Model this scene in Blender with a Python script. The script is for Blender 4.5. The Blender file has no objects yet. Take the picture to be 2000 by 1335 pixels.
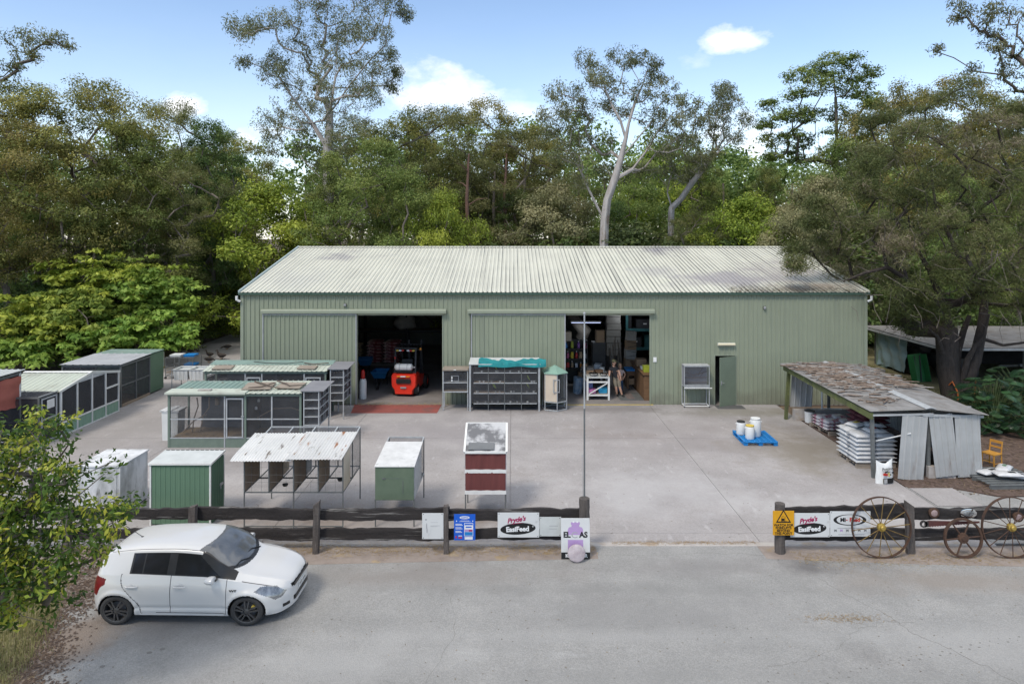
import bpy, bmesh, math, random
import numpy as np
from mathutils import Vector, Matrix, Euler

R = math.radians
random.seed(7)
scene = bpy.context.scene
COL = scene.collection

# ------------------------------------------------------------------ camera
CAM_H = 7.08
cam_data = bpy.data.cameras.new('camera')
cam_data.lens = 24.0
cam_data.sensor_width = 36.0
cam_data.shift_y = -0.1033
cam_data.clip_end = 3000
cam = bpy.data.objects.new('camera', cam_data)
cam.location = (0, 0, CAM_H)
cam.rotation_euler = (R(90), 0, 0)
COL.objects.link(cam)
scene.camera = cam

# ------------------------------------------------------------------ sky, sun, exposure
SUN_EL, SUN_AZ = 52.0, -145.0            # azimuth measured from +Y towards +X
world = bpy.data.worlds.new('World')
scene.world = world
world.use_nodes = True
nt = world.node_tree
nt.nodes.clear()
def wn(t, **k):
    n = nt.nodes.new(t)
    for a, b in k.items(): setattr(n, a, b)
    return n
sky = wn('ShaderNodeTexSky', sky_type='NISHITA')
sky.sun_disc = False
sky.sun_elevation = R(SUN_EL)
sky.sun_rotation = R(SUN_AZ)
sky.air_density = 1.0
sky.dust_density = 0.1
sky.ozone_density = 2.5
tc = wn('ShaderNodeTexCoord')
def wmath(op, a, b=None, c=None, clamp=False):
    n = wn('ShaderNodeMath', operation=op, use_clamp=clamp)
    for i, v in enumerate((a, b, c)):
        if v is None: continue
        if isinstance(v, (int, float)): n.inputs[i].default_value = v
        else: nt.links.new(v, n.inputs[i])
    return n.outputs[0]
def cloud_noise(scale, sz, detail, off=0.0):
    mp = wn('ShaderNodeMapping')
    mp.inputs['Scale'].default_value = (scale, scale, scale * sz)
    mp.inputs['Location'].default_value = (off, off * .7, off * .3)
    nt.links.new(tc.outputs['Generated'], mp.inputs[0])
    ns = wn('ShaderNodeTexNoise')
    ns.inputs['Scale'].default_value = 1.0
    ns.inputs['Detail'].default_value = detail
    ns.inputs['Roughness'].default_value = .58
    nt.links.new(mp.outputs[0], ns.inputs['Vector'])
    return ns.outputs['Fac']
sep = wn('ShaderNodeSeparateXYZ')
nt.links.new(tc.outputs['Generated'], sep.inputs[0])
big = cloud_noise(3.1, 2.6, 9.0, 1.7)
fine = cloud_noise(11.0, 1.7, 8.0, 4.1)
# broken cloud over the whole sky, more added unseen overhead for soft neutral light
cover = wmath('MULTIPLY_ADD', fine, .28, wmath('MULTIPLY', big, .72))
up = wmath('SMOOTH_MAX', sep.outputs[2], 0.0, .1)
rise = wn('ShaderNodeMapRange', interpolation_type='SMOOTHSTEP'); rise.inputs[1].default_value = .36; rise.inputs[2].default_value = .75
nt.links.new(sep.outputs[2], rise.inputs[0])
mask = wmath('MULTIPLY', wmath('SUBTRACT', wmath('MULTIPLY_ADD', rise.outputs[0], .27, cover), .635), 7.0, clamp=True)
# the few small cumulus clouds: (direction, angular size across, flattening, weight)
def cumulus(x, z, rx, rz, w, soft=.95):
    # a cloud around the direction (x, 1, z)
    dx = wmath('DIVIDE', wmath('SUBTRACT', wmath('DIVIDE', sep.outputs[0], sep.outputs[1]), x), rx)
    dz = wmath('DIVIDE', wmath('SUBTRACT', wmath('DIVIDE', sep.outputs[2], sep.outputs[1]), z), rz)
    r2 = wmath('ADD', wmath('MULTIPLY', dx, dx), wmath('MULTIPLY', dz, dz))
    v = wmath('SUBTRACT', wmath('MULTIPLY_ADD', wmath('SUBTRACT', fine, .5), 3.4, 1.0), wmath('SQRT', r2))
    v = wmath('MULTIPLY', wmath('MULTIPLY', v, 1.0 / soft, clamp=True), w)
    front = wmath('GREATER_THAN', sep.outputs[1], 0.0)
    return wmath('MULTIPLY', v, front)
for c in ((.315, .285, .055, .019, 1.0), (.27, .25, .03, .022, .35), (-.11, .212, .11, .034, .8),
          (-.03, .20, .17, .03, .22), (-.475, .19, .045, .018, 1.0), (.35, .13, .09, .05, .95), (-.36, .155, .06, .03, .7),
          (.02, .18, .16, .03, .5), (.56, .19, .12, .03, .4)):
    mask = wmath('MAXIMUM', mask, cumulus(*c))
# thin haze veil low over the horizon
veil = wmath('MULTIPLY', wmath('POWER', wmath('SUBTRACT', 1.0, up, clamp=True), 7.5), wmath('MULTIPLY_ADD', big, .9, .25), clamp=True)
mask = wmath('MAXIMUM', mask, veil)
mixc = wn('ShaderNodeMixRGB')
nt.links.new(mask, mixc.inputs[0])
nt.links.new(sky.outputs[0], mixc.inputs[1])
mixc.inputs[2].default_value = (6.9, 6.95, 7.05, 1)
bg = wn('ShaderNodeBackground')
bg.inputs['Strength'].default_value = 0.12
nt.links.new(mixc.outputs[0], bg.inputs[0])
wo = wn('ShaderNodeOutputWorld')
nt.links.new(bg.outputs[0], wo.inputs[0])

sun_d = bpy.data.lights.new('sun', 'SUN')
sun_d.energy = 1.5
sun_d.angle = R(14)
sun_d.color = (1.0, .915, .79)
sun = bpy.data.objects.new('sun', sun_d)
sdir = Vector((math.sin(R(SUN_AZ)) * math.cos(R(SUN_EL)), math.cos(R(SUN_AZ)) * math.cos(R(SUN_EL)), math.sin(R(SUN_EL))))
sun.rotation_euler = sdir.to_track_quat('Z', 'Y').to_euler()
sun.location = (0, 0, 60)
COL.objects.link(sun)

vs = scene.view_settings
scene.display_settings.display_device = 'sRGB'
vs.view_transform = 'Standard'
vs.look = 'None'
vs.gamma = 1.0
vs.use_curve_mapping = False
vs.exposure = 0.78
cy = scene.cycles
scene.render.engine = 'CYCLES'
cy.max_bounces = 7
cy.diffuse_bounces = 4
cy.glossy_bounces = 2
cy.transmission_bounces = 4
cy.transparent_max_bounces = 24
cy.use_denoising = True
cy.caustics_reflective = False
cy.caustics_refractive = False

# ------------------------------------------------------------------ materials
MATS = {}
def mat(name, col, col2=None, scale=2.0, rough=.7, metal=0.0, bump=0.0, bscale=60.0, sv=None, stain=None, stain2=None, spec=.35, coat=0.0, lo=.35, hi=.68, det=6.0):
    """principled material: two-colour noise, optional stains (colour, scale, threshold, softness[, stretch]) and fine bump"""
    m = bpy.data.materials.new(name); m.use_nodes = True
    t = m.node_tree; N = t.nodes; L = t.links
    p = N['Principled BSDF']
    p.inputs['Roughness'].default_value = rough
    p.inputs['Metallic'].default_value = metal
    p.inputs['Specular IOR Level'].default_value = spec
    if coat:
        p.inputs['Coat Weight'].default_value = coat
        p.inputs['Coat Roughness'].default_value = .06
    tcn = N.new('ShaderNodeTexCoord')
    def noise(sc, st=None, detail=6.0):
        mp = N.new('ShaderNodeMapping')
        st = st or (1, 1, 1)
        mp.inputs['Scale'].default_value = (sc * st[0], sc * st[1], sc * st[2])
        L.new(tcn.outputs['Object'], mp.inputs[0])
        n = N.new('ShaderNodeTexNoise'); n.inputs['Scale'].default_value = 1.0
        n.inputs['Detail'].default_value = detail; n.inputs['Roughness'].default_value = .62
        L.new(mp.outputs[0], n.inputs['Vector'])
        return n.outputs['Fac']
    def ramp(f, a, b):
        r = N.new('ShaderNodeMapRange'); r.inputs[1].default_value = a; r.inputs[2].default_value = b
        L.new(f, r.inputs[0]); return r.outputs[0]
    def mix(f, a, b):
        x = N.new('ShaderNodeMixRGB'); L.new(f, x.inputs[0])
        for i, c in ((1, a), (2, b)):
            if isinstance(c, tuple): x.inputs[i].default_value = (*c, 1)
            else: L.new(c, x.inputs[i])
        return x.outputs[0]
    c = tuple(col)
    if col2 is None: col2 = tuple(v * .82 for v in col)
    c = mix(ramp(noise(scale, sv, det), lo, hi), c, tuple(col2))
    for s in (stain, stain2):
        if s:
            sc, ss, th, so = s[:4]
            c = mix(ramp(noise(ss, s[4] if len(s) > 4 else None, 8.0), th, th + so), c, tuple(sc))
    L.new(c, p.inputs['Base Color'])
    if bump:
        b = N.new('ShaderNodeBump'); b.inputs['Strength'].default_value = bump; b.inputs['Distance'].default_value = .02
        L.new(noise(bscale), b.inputs['Height']); L.new(b.outputs[0], p.inputs['Normal'])
    MATS[name] = m
    return m

def net_mat(name, col, opac):
    """wire netting far too fine to show its wires: part see-through, part wire"""
    m = bpy.data.materials.new(name); m.use_nodes = True
    t = m.node_tree; N = t.nodes; L = t.links
    out = N['Material Output']; p = N['Principled BSDF']
    p.inputs['Base Color'].default_value = (*col, 1); p.inputs['Roughness'].default_value = .6
    tr = N.new('ShaderNodeBsdfTransparent'); mx = N.new('ShaderNodeMixShader')
    tcn = N.new('ShaderNodeTexCoord'); n = N.new('ShaderNodeTexNoise'); n.inputs['Scale'].default_value = 3.0
    L.new(tcn.outputs['Object'], n.inputs['Vector'])
    r = N.new('ShaderNodeMapRange'); r.inputs[1].default_value = .3; r.inputs[2].default_value = .7
    r.inputs[3].default_value = opac - .08; r.inputs[4].default_value = opac + .08
    L.new(n.outputs['Fac'], r.inputs[0]); L.new(r.outputs[0], mx.inputs[0])
    L.new(tr.outputs[0], mx.inputs[1]); L.new(p.outputs[0], mx.inputs[2]); L.new(mx.outputs[0], out.inputs[0])
    MATS[name] = m
    return m

# ------------------------------------------------------------------ mesh builder
class MB:
    def __init__(s): s.V = []; s.F = []; s.MI = []; s.mi = 0
    def add(s, vs, fs):
        b = len(s.V); s.V.extend([tuple(v) for v in vs])
        for f in fs: s.F.append(tuple(b + i for i in f)); s.MI.append(s.mi)
        return s
    def box(s, x0, x1, y0, y1, z0, z1):
        return s.add([(x0,y0,z0),(x1,y0,z0),(x1,y1,z0),(x0,y1,z0),(x0,y0,z1),(x1,y0,z1),(x1,y1,z1),(x0,y1,z1)],
                     [(0,3,2,1),(4,5,6,7),(0,1,5,4),(1,2,6,5),(2,3,7,6),(3,0,4,7)])
    def obox(s, c, size, rot=(0,0,0), taper=1.0):
        M = Euler(rot).to_matrix(); hx, hy, hz = (v / 2 for v in size); vs = []
        for z in (-hz, hz):
            k = taper if z > 0 else 1.0
            for x, y in ((-hx,-hy),(hx,-hy),(hx,hy),(-hx,hy)):
                vs.append(M @ Vector((x * k, y * k, z)) + Vector(c))
        return s.add(vs, [(0,3,2,1),(4,5,6,7),(0,1,5,4),(1,2,6,5),(2,3,7,6),(3,0,4,7)])
    def beam(s, p0, p1, w, h=None, up=(0,0,1)):
        """square bar between two points"""
        h = h or w; p0 = Vector(p0); p1 = Vector(p1); d = (p1 - p0).normalized()
        u = Vector(up)
        if abs(d.dot(u)) > .97: u = Vector((0, 1, 0))
        a = d.cross(u).normalized() * w / 2; b = a.cross(d).normalized() * h / 2
        vs = [p + i * a + j * b for p in (p0, p1) for i, j in ((-1,-1),(1,-1),(1,1),(-1,1))]
        return s.add(vs, [(0,1,2,3),(7,6,5,4),(0,4,5,1),(1,5,6,2),(2,6,7,3),(3,7,4,0)])
    def path(s, pts, r, n=8, cap=True):
        pts = [Vector(p) for p in pts]; k = len(pts)
        rs = r if isinstance(r, (list, tuple)) else [r] * k
        rings = []; pa = None
        for i, p in enumerate(pts):
            d = (pts[min(i+1, k-1)] - pts[max(i-1, 0)])
            d = d.normalized() if d.length > 1e-9 else Vector((0,0,1))
            if pa is None:
                a = d.cross(Vector((0,0,1)) if abs(d.z) < .9 else Vector((1,0,0))).normalized()
            else:
                a = (pa - d * pa.dot(d))
                a = a.normalized() if a.length > 1e-6 else d.orthogonal().normalized()
            pa = a; b = d.cross(a)
            rings.append([p + (a * math.cos(2*math.pi*j/n) + b * math.sin(2*math.pi*j/n)) * rs[i] for j in range(n)])
        vs = [v for q in rings for v in q]; fs = []
        for i in range(k - 1):
            for j in range(n):
                fs.append((i*n+j, i*n+(j+1)%n, (i+1)*n+(j+1)%n, (i+1)*n+j))
        if cap:
            fs.append(tuple(range(n-1, -1, -1))); fs.append(tuple((k-1)*n + j for j in range(n)))
        return s.add(vs, fs)
    def tube(s, p0, p1, r, r1=None, n=8): return s.path([p0, p1], [r, r if r1 is None else r1], n)
    def ring(s, c, rad, r, axis='y', n=32, m=6, sq=None):
        """torus (or square section ring when sq=(radial, axial))"""
        vs = []; fs = []
        for i in range(n):
            t = 2*math.pi*i/n
            for j in range(m if not sq else 4):
                if sq:
                    dr, da = ((-sq[0],-sq[1]),(sq[0],-sq[1]),(sq[0],sq[1]),(-sq[0],sq[1]))[j]; dr /= 2; da /= 2
                else:
                    q = 2*math.pi*j/m; dr = r*math.cos(q); da = r*math.sin(q)
                a, b, h = (rad+dr)*math.cos(t), (rad+dr)*math.sin(t), da
                v = {'y': (a, h, b), 'z': (a, b, h), 'x': (h, a, b)}[axis]
                vs.append((c[0]+v[0], c[1]+v[1], c[2]+v[2]))
        k = m if not sq else 4
        for i in range(n):
            for j in range(k):
                fs.append((i*k+j, i*k+(j+1)%k, ((i+1)%n)*k+(j+1)%k, ((i+1)%n)*k+j))
        return s.add(vs, fs)
    def lathe(s, prof, c=(0,0,0), n=16, axis='z', sx=1.0, sy=1.0, cap=True):
        vs = []; fs = []; k = len(prof)
        for r, h in prof:
            for j in range(n):
                t = 2*math.pi*j/n; a, b = r*math.cos(t)*sx, r*math.sin(t)*sy
                v = {'z': (a, b, h), 'y': (a, h, b), 'x': (h, a, b)}[axis]
                vs.append((c[0]+v[0], c[1]+v[1], c[2]+v[2]))
        for i in range(k-1):
            for j in range(n):
                fs.append((i*n+j, i*n+(j+1)%n, (i+1)*n+(j+1)%n, (i+1)*n+j))
        if cap and prof[0][0] > 1e-5: fs.append(tuple(range(n-1,-1,-1)))
        if cap and prof[-1][0] > 1e-5: fs.append(tuple((k-1)*n+j for j in range(n)))
        return s.add(vs, fs)
    def prism(s, poly, axis, a, b):
        """polygon extruded along an axis; poly in the other two axes in x,y,z order"""
        def P(q, h):
            return {'x': (h, q[0], q[1]), 'y': (q[0], h, q[1]), 'z': (q[0], q[1], h)}[axis]
        n = len(poly)
        vs = [P(q, a) for q in poly] + [P(q, b) for q in poly]
        fs = [tuple(range(n)), tuple(range(2*n-1, n-1, -1))] + [(i, i+n, (i+1)%n+n, (i+1)%n) for i in range(n)]
        return s.add(vs, fs)
    def sheet(s, o, u, v, w, l, pitch=.076, amp=.009, kind='sine', th=.004, seg=None, bend=None):
        """profiled metal sheet: starts at o, profile runs along u (width w), length l along v"""
        o, u, v = Vector(o), Vector(u).normalized(), Vector(v).normalized(); n = u.cross(v).normalized()
        prof = []
        if kind == 'sine':
            q = seg or 6; k = max(2, int(round(w / pitch * q)))
            prof = [(w*i/k, amp*math.sin(2*math.pi*(w*i/k)/pitch)) for i in range(k+1)]
        else:
            k = max(1, int(round(w / pitch))); pt = w / k
            for i in range(k):
                b = i * pt
                prof += [(b, 0), (b + pt*.66, 0), (b + pt*.74, amp), (b + pt*.92, amp)]
            prof.append((w, 0))
        m = len(prof); rows = bend or [(0, 0), (1, 0)]; vs = []
        for side in (0, -th):
            for t, dz in rows:
                vs += [o + u*a + v*(l*t) + n*(h + side + dz) for a, h in prof]
        fs = []; rn = len(rows); off = rn*m
        for i in range(rn-1):
            for j in range(m-1):
                fs.append((i*m+j, i*m+j+1, (i+1)*m+j+1, (i+1)*m+j))
                fs.append((off+(i+1)*m+j, off+(i+1)*m+j+1, off+i*m+j+1, off+i*m+j))
        for j in range(m-1):
            fs.append((off+j, off+j+1, j+1, j)); e = (rn-1)*m
            fs.append((e+j, e+j+1, off+e+j+1, off+e+j))
        for i in range(rn-1):
            fs.append((i*m, (i+1)*m, off+(i+1)*m, off+i*m)); q = m-1
            fs.append((off+i*m+q, off+(i+1)*m+q, (i+1)*m+q, i*m+q))
        return s.add(vs, fs)
    def build(s, name, mats, parent=None, smooth=35, loc=None, rot=None):
        me = bpy.data.meshes.new(name)
        me.from_pydata(s.V, [], s.F)
        ml = mats if isinstance(mats, (list, tuple)) else [mats]
        for m in ml: me.materials.append(m)
        if len(ml) > 1: me.polygons.foreach_set('material_index', s.MI)
        if smooth:
            me.polygons.foreach_set('use_smooth', [True]*len(s.F))
            me.set_sharp_from_angle(angle=R(smooth))
        me.update()
        return link(name, me, parent, loc, rot)

def link(name, data, parent=None, loc=None, rot=None):
    o = bpy.data.objects.new(name, data); COL.objects.link(o)
    if parent is not None: o.parent = parent
    if loc: o.location = loc
    if rot: o.rotation_euler = rot
    return o
def tag(o, label=None, cat=None, group=None, kind=None):
    if label: o['label'] = label
    if cat: o['category'] = cat
    if group: o['group'] = group
    if kind: o['kind'] = kind
    return o
def thing(name, label, cat, loc=(0,0,0), rz=0.0, group=None):
    o = bpy.data.objects.new(name, None); COL.objects.link(o)
    o.empty_display_size = .2; o.location = loc; o.rotation_euler = (0, 0, rz)
    return tag(o, label, cat, group)
def dup(root, loc=None, rz=None, label=None, scale=None, group=None):
    """a copy of a thing with its parts and sub-parts"""
    r = root.copy(); COL.objects.link(r)
    if loc is not None: r.location = loc
    if rz is not None: r.rotation_euler = (r.rotation_euler[0], r.rotation_euler[1], rz)
    if scale is not None: r.scale = scale if isinstance(scale, (tuple, list)) else (scale,)*3
    if label: r['label'] = label
    if group: r['group'] = group
    for ch in list(root.children):
        c = ch.copy(); COL.objects.link(c); c.parent = r
        for g in list(ch.children):
            d = g.copy(); COL.objects.link(d); d.parent = c
    return r
def np_mesh(name, verts, quads, mats, tint=None, smooth=False):
    me = bpy.data.meshes.new(name)
    me.vertices.add(len(verts)); me.vertices.foreach_set('co', np.asarray(verts, 'f4').ravel())
    q = np.asarray(quads, 'i4'); n, k = q.shape
    me.loops.add(n*k); me.loops.foreach_set('vertex_index', q.ravel())
    me.polygons.add(n); me.polygons.foreach_set('loop_start', np.arange(0, n*k, k, dtype='i4'))
    for m in (mats if isinstance(mats, (list, tuple)) else [mats]): me.materials.append(m)
    if tint is not None:
        a = me.attributes.new('tint', 'FLOAT', 'POINT'); a.data.foreach_set('value', np.asarray(tint, 'f4'))
    if smooth: me.polygons.foreach_set('use_smooth', np.ones(n, bool))
    me.update(calc_edges=True); me.validate()
    return me
def text_mesh(txt, size, mat_, parent, loc, rot=(R(90),0,0), align='CENTER', shear=0.0, bold=0.0, spacing=1.0, sx=1.0, name='lettering', ext=.0015):
    """lettering as a thin raised mesh; faces -Y with the default rotation"""
    cu = bpy.data.curves.new('lettering', 'FONT')
    cu.body = txt; cu.size = size; cu.align_x = align; cu.align_y = 'CENTER'; cu.shear = shear
    cu.offset = bold; cu.space_character = spacing; cu.extrude = ext; cu.resolution_u = 3
    t = bpy.data.objects.new('lettering', cu)
    COL.objects.link(t)
    bpy.context.view_layer.update()
    me = bpy.data.meshes.new_from_object(t.evaluated_get(bpy.context.evaluated_depsgraph_get()))
    bpy.data.objects.remove(t); bpy.data.curves.remove(cu)
    me.materials.clear(); me.materials.append(mat_)
    o = link(name, me, parent, loc, rot); o.scale = (sx, 1, 1)
    return o
# ================================================================== materials of the setting
m_conc = mat('yard_concrete', (.345,.325,.318), (.265,.248,.243), scale=.55, rough=.85, bump=.25, bscale=35,
             stain=((.20,.165,.145), .23, .56, .22), stain2=((.47,.45,.455), 1.3, .60, .2, (3, .8, 1)))
m_road = mat('weathered_asphalt', (.308,.302,.290), (.25,.247,.238), scale=.9, rough=.92, bump=.9, bscale=55,
             stain=((.19,.182,.176), .21, .55, .2), stain2=((.39,.385,.375), .45, .60, .25, (1, 3, 1)), det=12)
def speckle(m, sc, amt, dark=.5, light=1.5):
    # coarse aggregate: small light and dark stones over the colour already there
    t = m.node_tree; N = t.nodes; L = t.links; p = N['Principled BSDF']; src = p.inputs['Base Color'].links[0].from_socket
    tcn = N.new('ShaderNodeTexCoord'); v = N.new('ShaderNodeTexVoronoi'); v.inputs['Scale'].default_value = sc; L.new(tcn.outputs['Object'], v.inputs['Vector'])
    sp = N.new('ShaderNodeSeparateColor'); L.new(v.outputs['Color'], sp.inputs[0]); r = N.new('ShaderNodeMapRange'); r.inputs[3].default_value = 1-(1-dark)*amt; r.inputs[4].default_value = 1+(light-1)*amt
    L.new(sp.outputs[0], r.inputs[0]); mx = N.new('ShaderNodeMixRGB'); mx.blend_type = 'MULTIPLY'; mx.inputs[0].default_value = 1.0
    L.new(src, mx.inputs[1]); L.new(r.outputs[0], mx.inputs[2]); L.new(mx.outputs[0], p.inputs['Base Color'])
speckle(m_road, 48, .26); speckle(m_conc, 30, .16)
def blotch(m, spots):
    # stains and painted soft shadows with a place of their own: (x, y, radius x, radius y, colour, strength)
    t = m.node_tree; N = t.nodes; L = t.links; p = N['Principled BSDF']
    tcn = N.new('ShaderNodeTexCoord'); nz = N.new('ShaderNodeTexNoise'); nz.inputs['Scale'].default_value = .8; nz.inputs['Detail'].default_value = 9; nz.inputs['Roughness'].default_value = .65; L.new(tcn.outputs['Object'], nz.inputs['Vector'])
    for (x, y, rx, ry, c, k) in spots:
        src = p.inputs['Base Color'].links[0].from_socket
        mp = N.new('ShaderNodeMapping'); mp.inputs['Location'].default_value = (-x/rx, -y/ry, 0); mp.inputs['Scale'].default_value = (1/rx, 1/ry, 0); L.new(tcn.outputs['Object'], mp.inputs[0])
        ln = N.new('ShaderNodeVectorMath'); ln.operation = 'LENGTH'; L.new(mp.outputs[0], ln.inputs[0])
        a = N.new('ShaderNodeMath'); a.operation = 'MULTIPLY_ADD'; L.new(nz.outputs['Fac'], a.inputs[0]); a.inputs[1].default_value = 2.6; a.inputs[2].default_value = -.65
        b = N.new('ShaderNodeMath'); b.operation = 'SUBTRACT'; L.new(a.outputs[0], b.inputs[0]); L.new(ln.outputs['Value'], b.inputs[1])
        r = N.new('ShaderNodeMapRange'); r.inputs[1].default_value = -.35; r.inputs[2].default_value = .45; r.inputs[4].default_value = k; L.new(b.outputs[0], r.inputs[0])
        mx = N.new('ShaderNodeMixRGB'); L.new(r.outputs[0], mx.inputs[0]); L.new(src, mx.inputs[1]); mx.inputs[2].default_value = (*c, 1); L.new(mx.outputs[0], p.inputs['Base Color'])
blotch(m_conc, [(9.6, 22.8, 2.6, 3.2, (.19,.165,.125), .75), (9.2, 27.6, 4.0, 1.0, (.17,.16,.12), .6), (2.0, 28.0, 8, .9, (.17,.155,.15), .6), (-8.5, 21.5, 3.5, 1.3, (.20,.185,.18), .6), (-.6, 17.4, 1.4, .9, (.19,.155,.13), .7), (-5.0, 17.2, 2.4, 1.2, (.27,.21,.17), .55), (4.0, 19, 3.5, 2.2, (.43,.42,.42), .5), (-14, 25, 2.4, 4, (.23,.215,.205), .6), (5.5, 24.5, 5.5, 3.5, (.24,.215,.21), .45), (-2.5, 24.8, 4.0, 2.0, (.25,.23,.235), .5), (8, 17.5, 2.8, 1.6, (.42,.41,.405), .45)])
blotch(m_road, [(-6.0, 12.4, 2.4, .9, (.17,.16,.155), .6), (-1.5, 14.3, 3.0, .8, (.21,.19,.175), .65), (4.5, 14.6, 3.2, .6, (.215,.205,.20), .6), (9.0, 14.0, 3.2, .7, (.25,.215,.185), .6), (6.3, 14.55, .8, .5, (.13,.125,.125), .75), (-3.0, 11.4, 3.2, .7, (.37,.365,.355), .5), (2.5, 12.8, 3.5, 1.1, (.225,.22,.215), .5), (8.5, 11.8, 3.0, 1.0, (.35,.345,.335), .45), (1.5, 12.1, 8, .30, (.36,.355,.345), .35), (1.5, 13.7, 8, .28, (.21,.208,.20), .4), (3, 11.0, 7, .28, (.22,.218,.21), .35), (-7.6, 12.2, .7, 1.4, (.22,.175,.14), .75), (-8.7, 13.9, 1.3, 1.7, (.20,.158,.128), .9), (-7.95, 11.5, .85, 1.7, (.21,.17,.14), .9)])  # includes painted soft shadows by the car and the right entrance post
m_litter = mat('leaf_litter', (.16,.115,.08), (.09,.065,.048), scale=1.3, rough=.95, bump=.8, bscale=25,
               stain=((.26,.20,.12), 3.0, .58, .12), stain2=((.05,.055,.03), .35, .55, .2))
m_mulch = mat('mulch', (.14,.095,.075), (.07,.05,.042), scale=6, rough=.95, bump=1.0, bscale=22, stain=((.24,.19,.15), 9, .6, .1))
m_verge = mat('verge_dirt', (.30,.255,.225), (.22,.18,.155), scale=2.2, rough=.95, bump=.7, bscale=40, stain=((.42,.31,.15), 1.4, .58, .12), stain2=((.17,.13,.11), .7, .56, .15))
m_kerb = mat('kerb_concrete', (.42,.395,.37), (.32,.29,.27), scale=3, rough=.9, bump=.4, bscale=40, stain=((.30,.22,.14), 1.1, .55, .15))
m_grassb = mat('grass_soil', (.24,.22,.12), (.17,.15,.08), scale=3, rough=.95, bump=.8, bscale=30)

def slab_poly(name, poly, z, mt, parent=None, kind='structure', th=.12):
    b = MB(); b.prism(poly, 'z', z - th, z)
    o = b.build(name, mt, parent, smooth=0)
    # prism winds by polygon order; make the normals consistent
    bm = bmesh.new(); bm.from_mesh(o.data); bmesh.ops.recalc_face_normals(bm, faces=bm.faces); bm.to_mesh(o.data); bm.free()
    if kind and parent is None: o['kind'] = kind
    return o

# terrain to the horizon
b = MB(); b.add([(-1200,-400,-.05),(1200,-400,-.05),(1200,1600,-.05),(-1200,1600,-.05)], [(0,1,2,3)])
o = b.build('ground', m_litter, smooth=0); tag(o, 'brown leaf littered earth under the trees', kind='structure')

# road: asphalt in front of the fence
slab_poly('road', [(-5.6,-8),(60,-8),(60,15.62),(-9.9,15.62),(-9.25,14.8),(-9.0,14.1),(-8.55,13.0),(-8.25,12.3),(-8.0,11.7),(-7.6,10.8),(-7.2,9.9),(-6.6,7)], -.004, m_road)
tag(bpy.data.objects['road'], 'grey weathered asphalt driveway in front of the rail fence')
# asphalt patch right of the concrete yard
slab_poly('pavement', [(11.12,15.76),(60,15.76),(60,18.6),(13.2,18.55),(12.3,19.2),(11.12,19.3)], -.004, m_road)
tag(bpy.data.objects['pavement'], 'grey asphalt strip behind the right hand rail fence')

# concrete yard: slabs between recessed joints
yard = link('concrete_yard', bpy.data.meshes.new('concrete_yard'))
bm_ = MB(); bm_.box(-20.3, 11.1, 15.78, 28.75, -.13, -.03); bm_.box(-20.3, -11.62, 28.751, 49.0, -.13, -.03); bpy.data.objects.remove(yard)
yard = bm_.build('concrete_yard', m_conc, smooth=0); tag(yard, 'stained concrete yard in front of the shed', kind='structure')
xs = [-20.3, -17.4, -11.6, -5.8, -.05, 5.75, 11.1]
ys = [15.78, 16.3, 23.96, 31.6, 38.0, 43.9, 49.0]
for j in range(len(ys)-1):
    for i in range(len(xs)-1):
        if ys[j] > 31 and xs[i] > -11.7: continue          # inside the shed
        x0, x1, y0, y1 = xs[i]+.006, xs[i+1]-.006, ys[j]+.006, ys[j+1]-.006
        if ys[j] > 23 and ys[j] < 31 and xs[i] > -12: y1 = 28.75
        p = MB(); p.box(x0, x1, y0, y1, -.029, 0.0)
        p.build('concrete_slab', m_conc, yard, smooth=0)
# kerb along the edge of the yard
b = MB(); n = 60
pr = [(0, -.15), (.14, -.15), (.14, .006), (.03, -.002), (0, -.012)]
b.prism([(15.63, -.15), (15.775, -.15), (15.775, .012), (15.66, .004), (15.63, -.012)], 'x', -13.0, 11.1)
o = b.build('kerb', m_kerb, smooth=0); tag(o, 'low concrete kerb at the front of the yard', kind='structure')
# sandy verge under each rail fence
slab_poly('verge', [(-10.4,14.75),(-6.2,14.65),(-2.0,14.85),(1.9,15.0),(1.9,15.6),(-10.5,15.6)], .0006, m_verge); tag(bpy.data.objects['verge'], 'straw strewn sandy verge under the left rail fence')
slab_poly('verge', [(5.6,15.0),(8.8,14.75),(12,14.6),(22,14.6),(22,15.6),(5.6,15.6)], .0006, m_verge); tag(bpy.data.objects['verge.001'], 'sandy verge under the right rail fence')
slab_poly('verge', [(-30,-8),(-5.3,-8),(-6.2,7),(-6.8,9.9),(-7.3,10.8),(-7.7,11.7),(-7.95,12.3),(-8.2,13.0),(-8.6,14.1),(-9.6,15.6),(-30,15.6)], -.009, m_verge); tag(bpy.data.objects['verge.002'], 'dirt verge at the left edge of the asphalt')
slab_poly('lawn', [(-30,-8),(-6.6,-8),(-7.2,7.0),(-7.7,9.6),(-7.98,10.8),(-8.12,11.6),(-8.45,12.5),(-8.85,13.4),(-9.7,14.5),(-30,14.5)], .004, m_grassb); tag(bpy.data.objects['lawn'], 'patch of dry grass beside the asphalt')
slab_poly('lawn', [(15.4,26.2),(30,26.2),(30,44),(15.4,44)], .0, m_grassb); tag(bpy.data.objects['lawn.001'], 'grass between the shed and the low open lean-to')
slab_poly('mulch_bed', [(11.15,19.2),(12.4,19.25),(13.3,18.62),(40,18.65),(40,26.15),(11.15,26.15)], .0, m_mulch); tag(bpy.data.objects['mulch_bed'], 'brown bark mulch bed beside the small lean-to')

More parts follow.
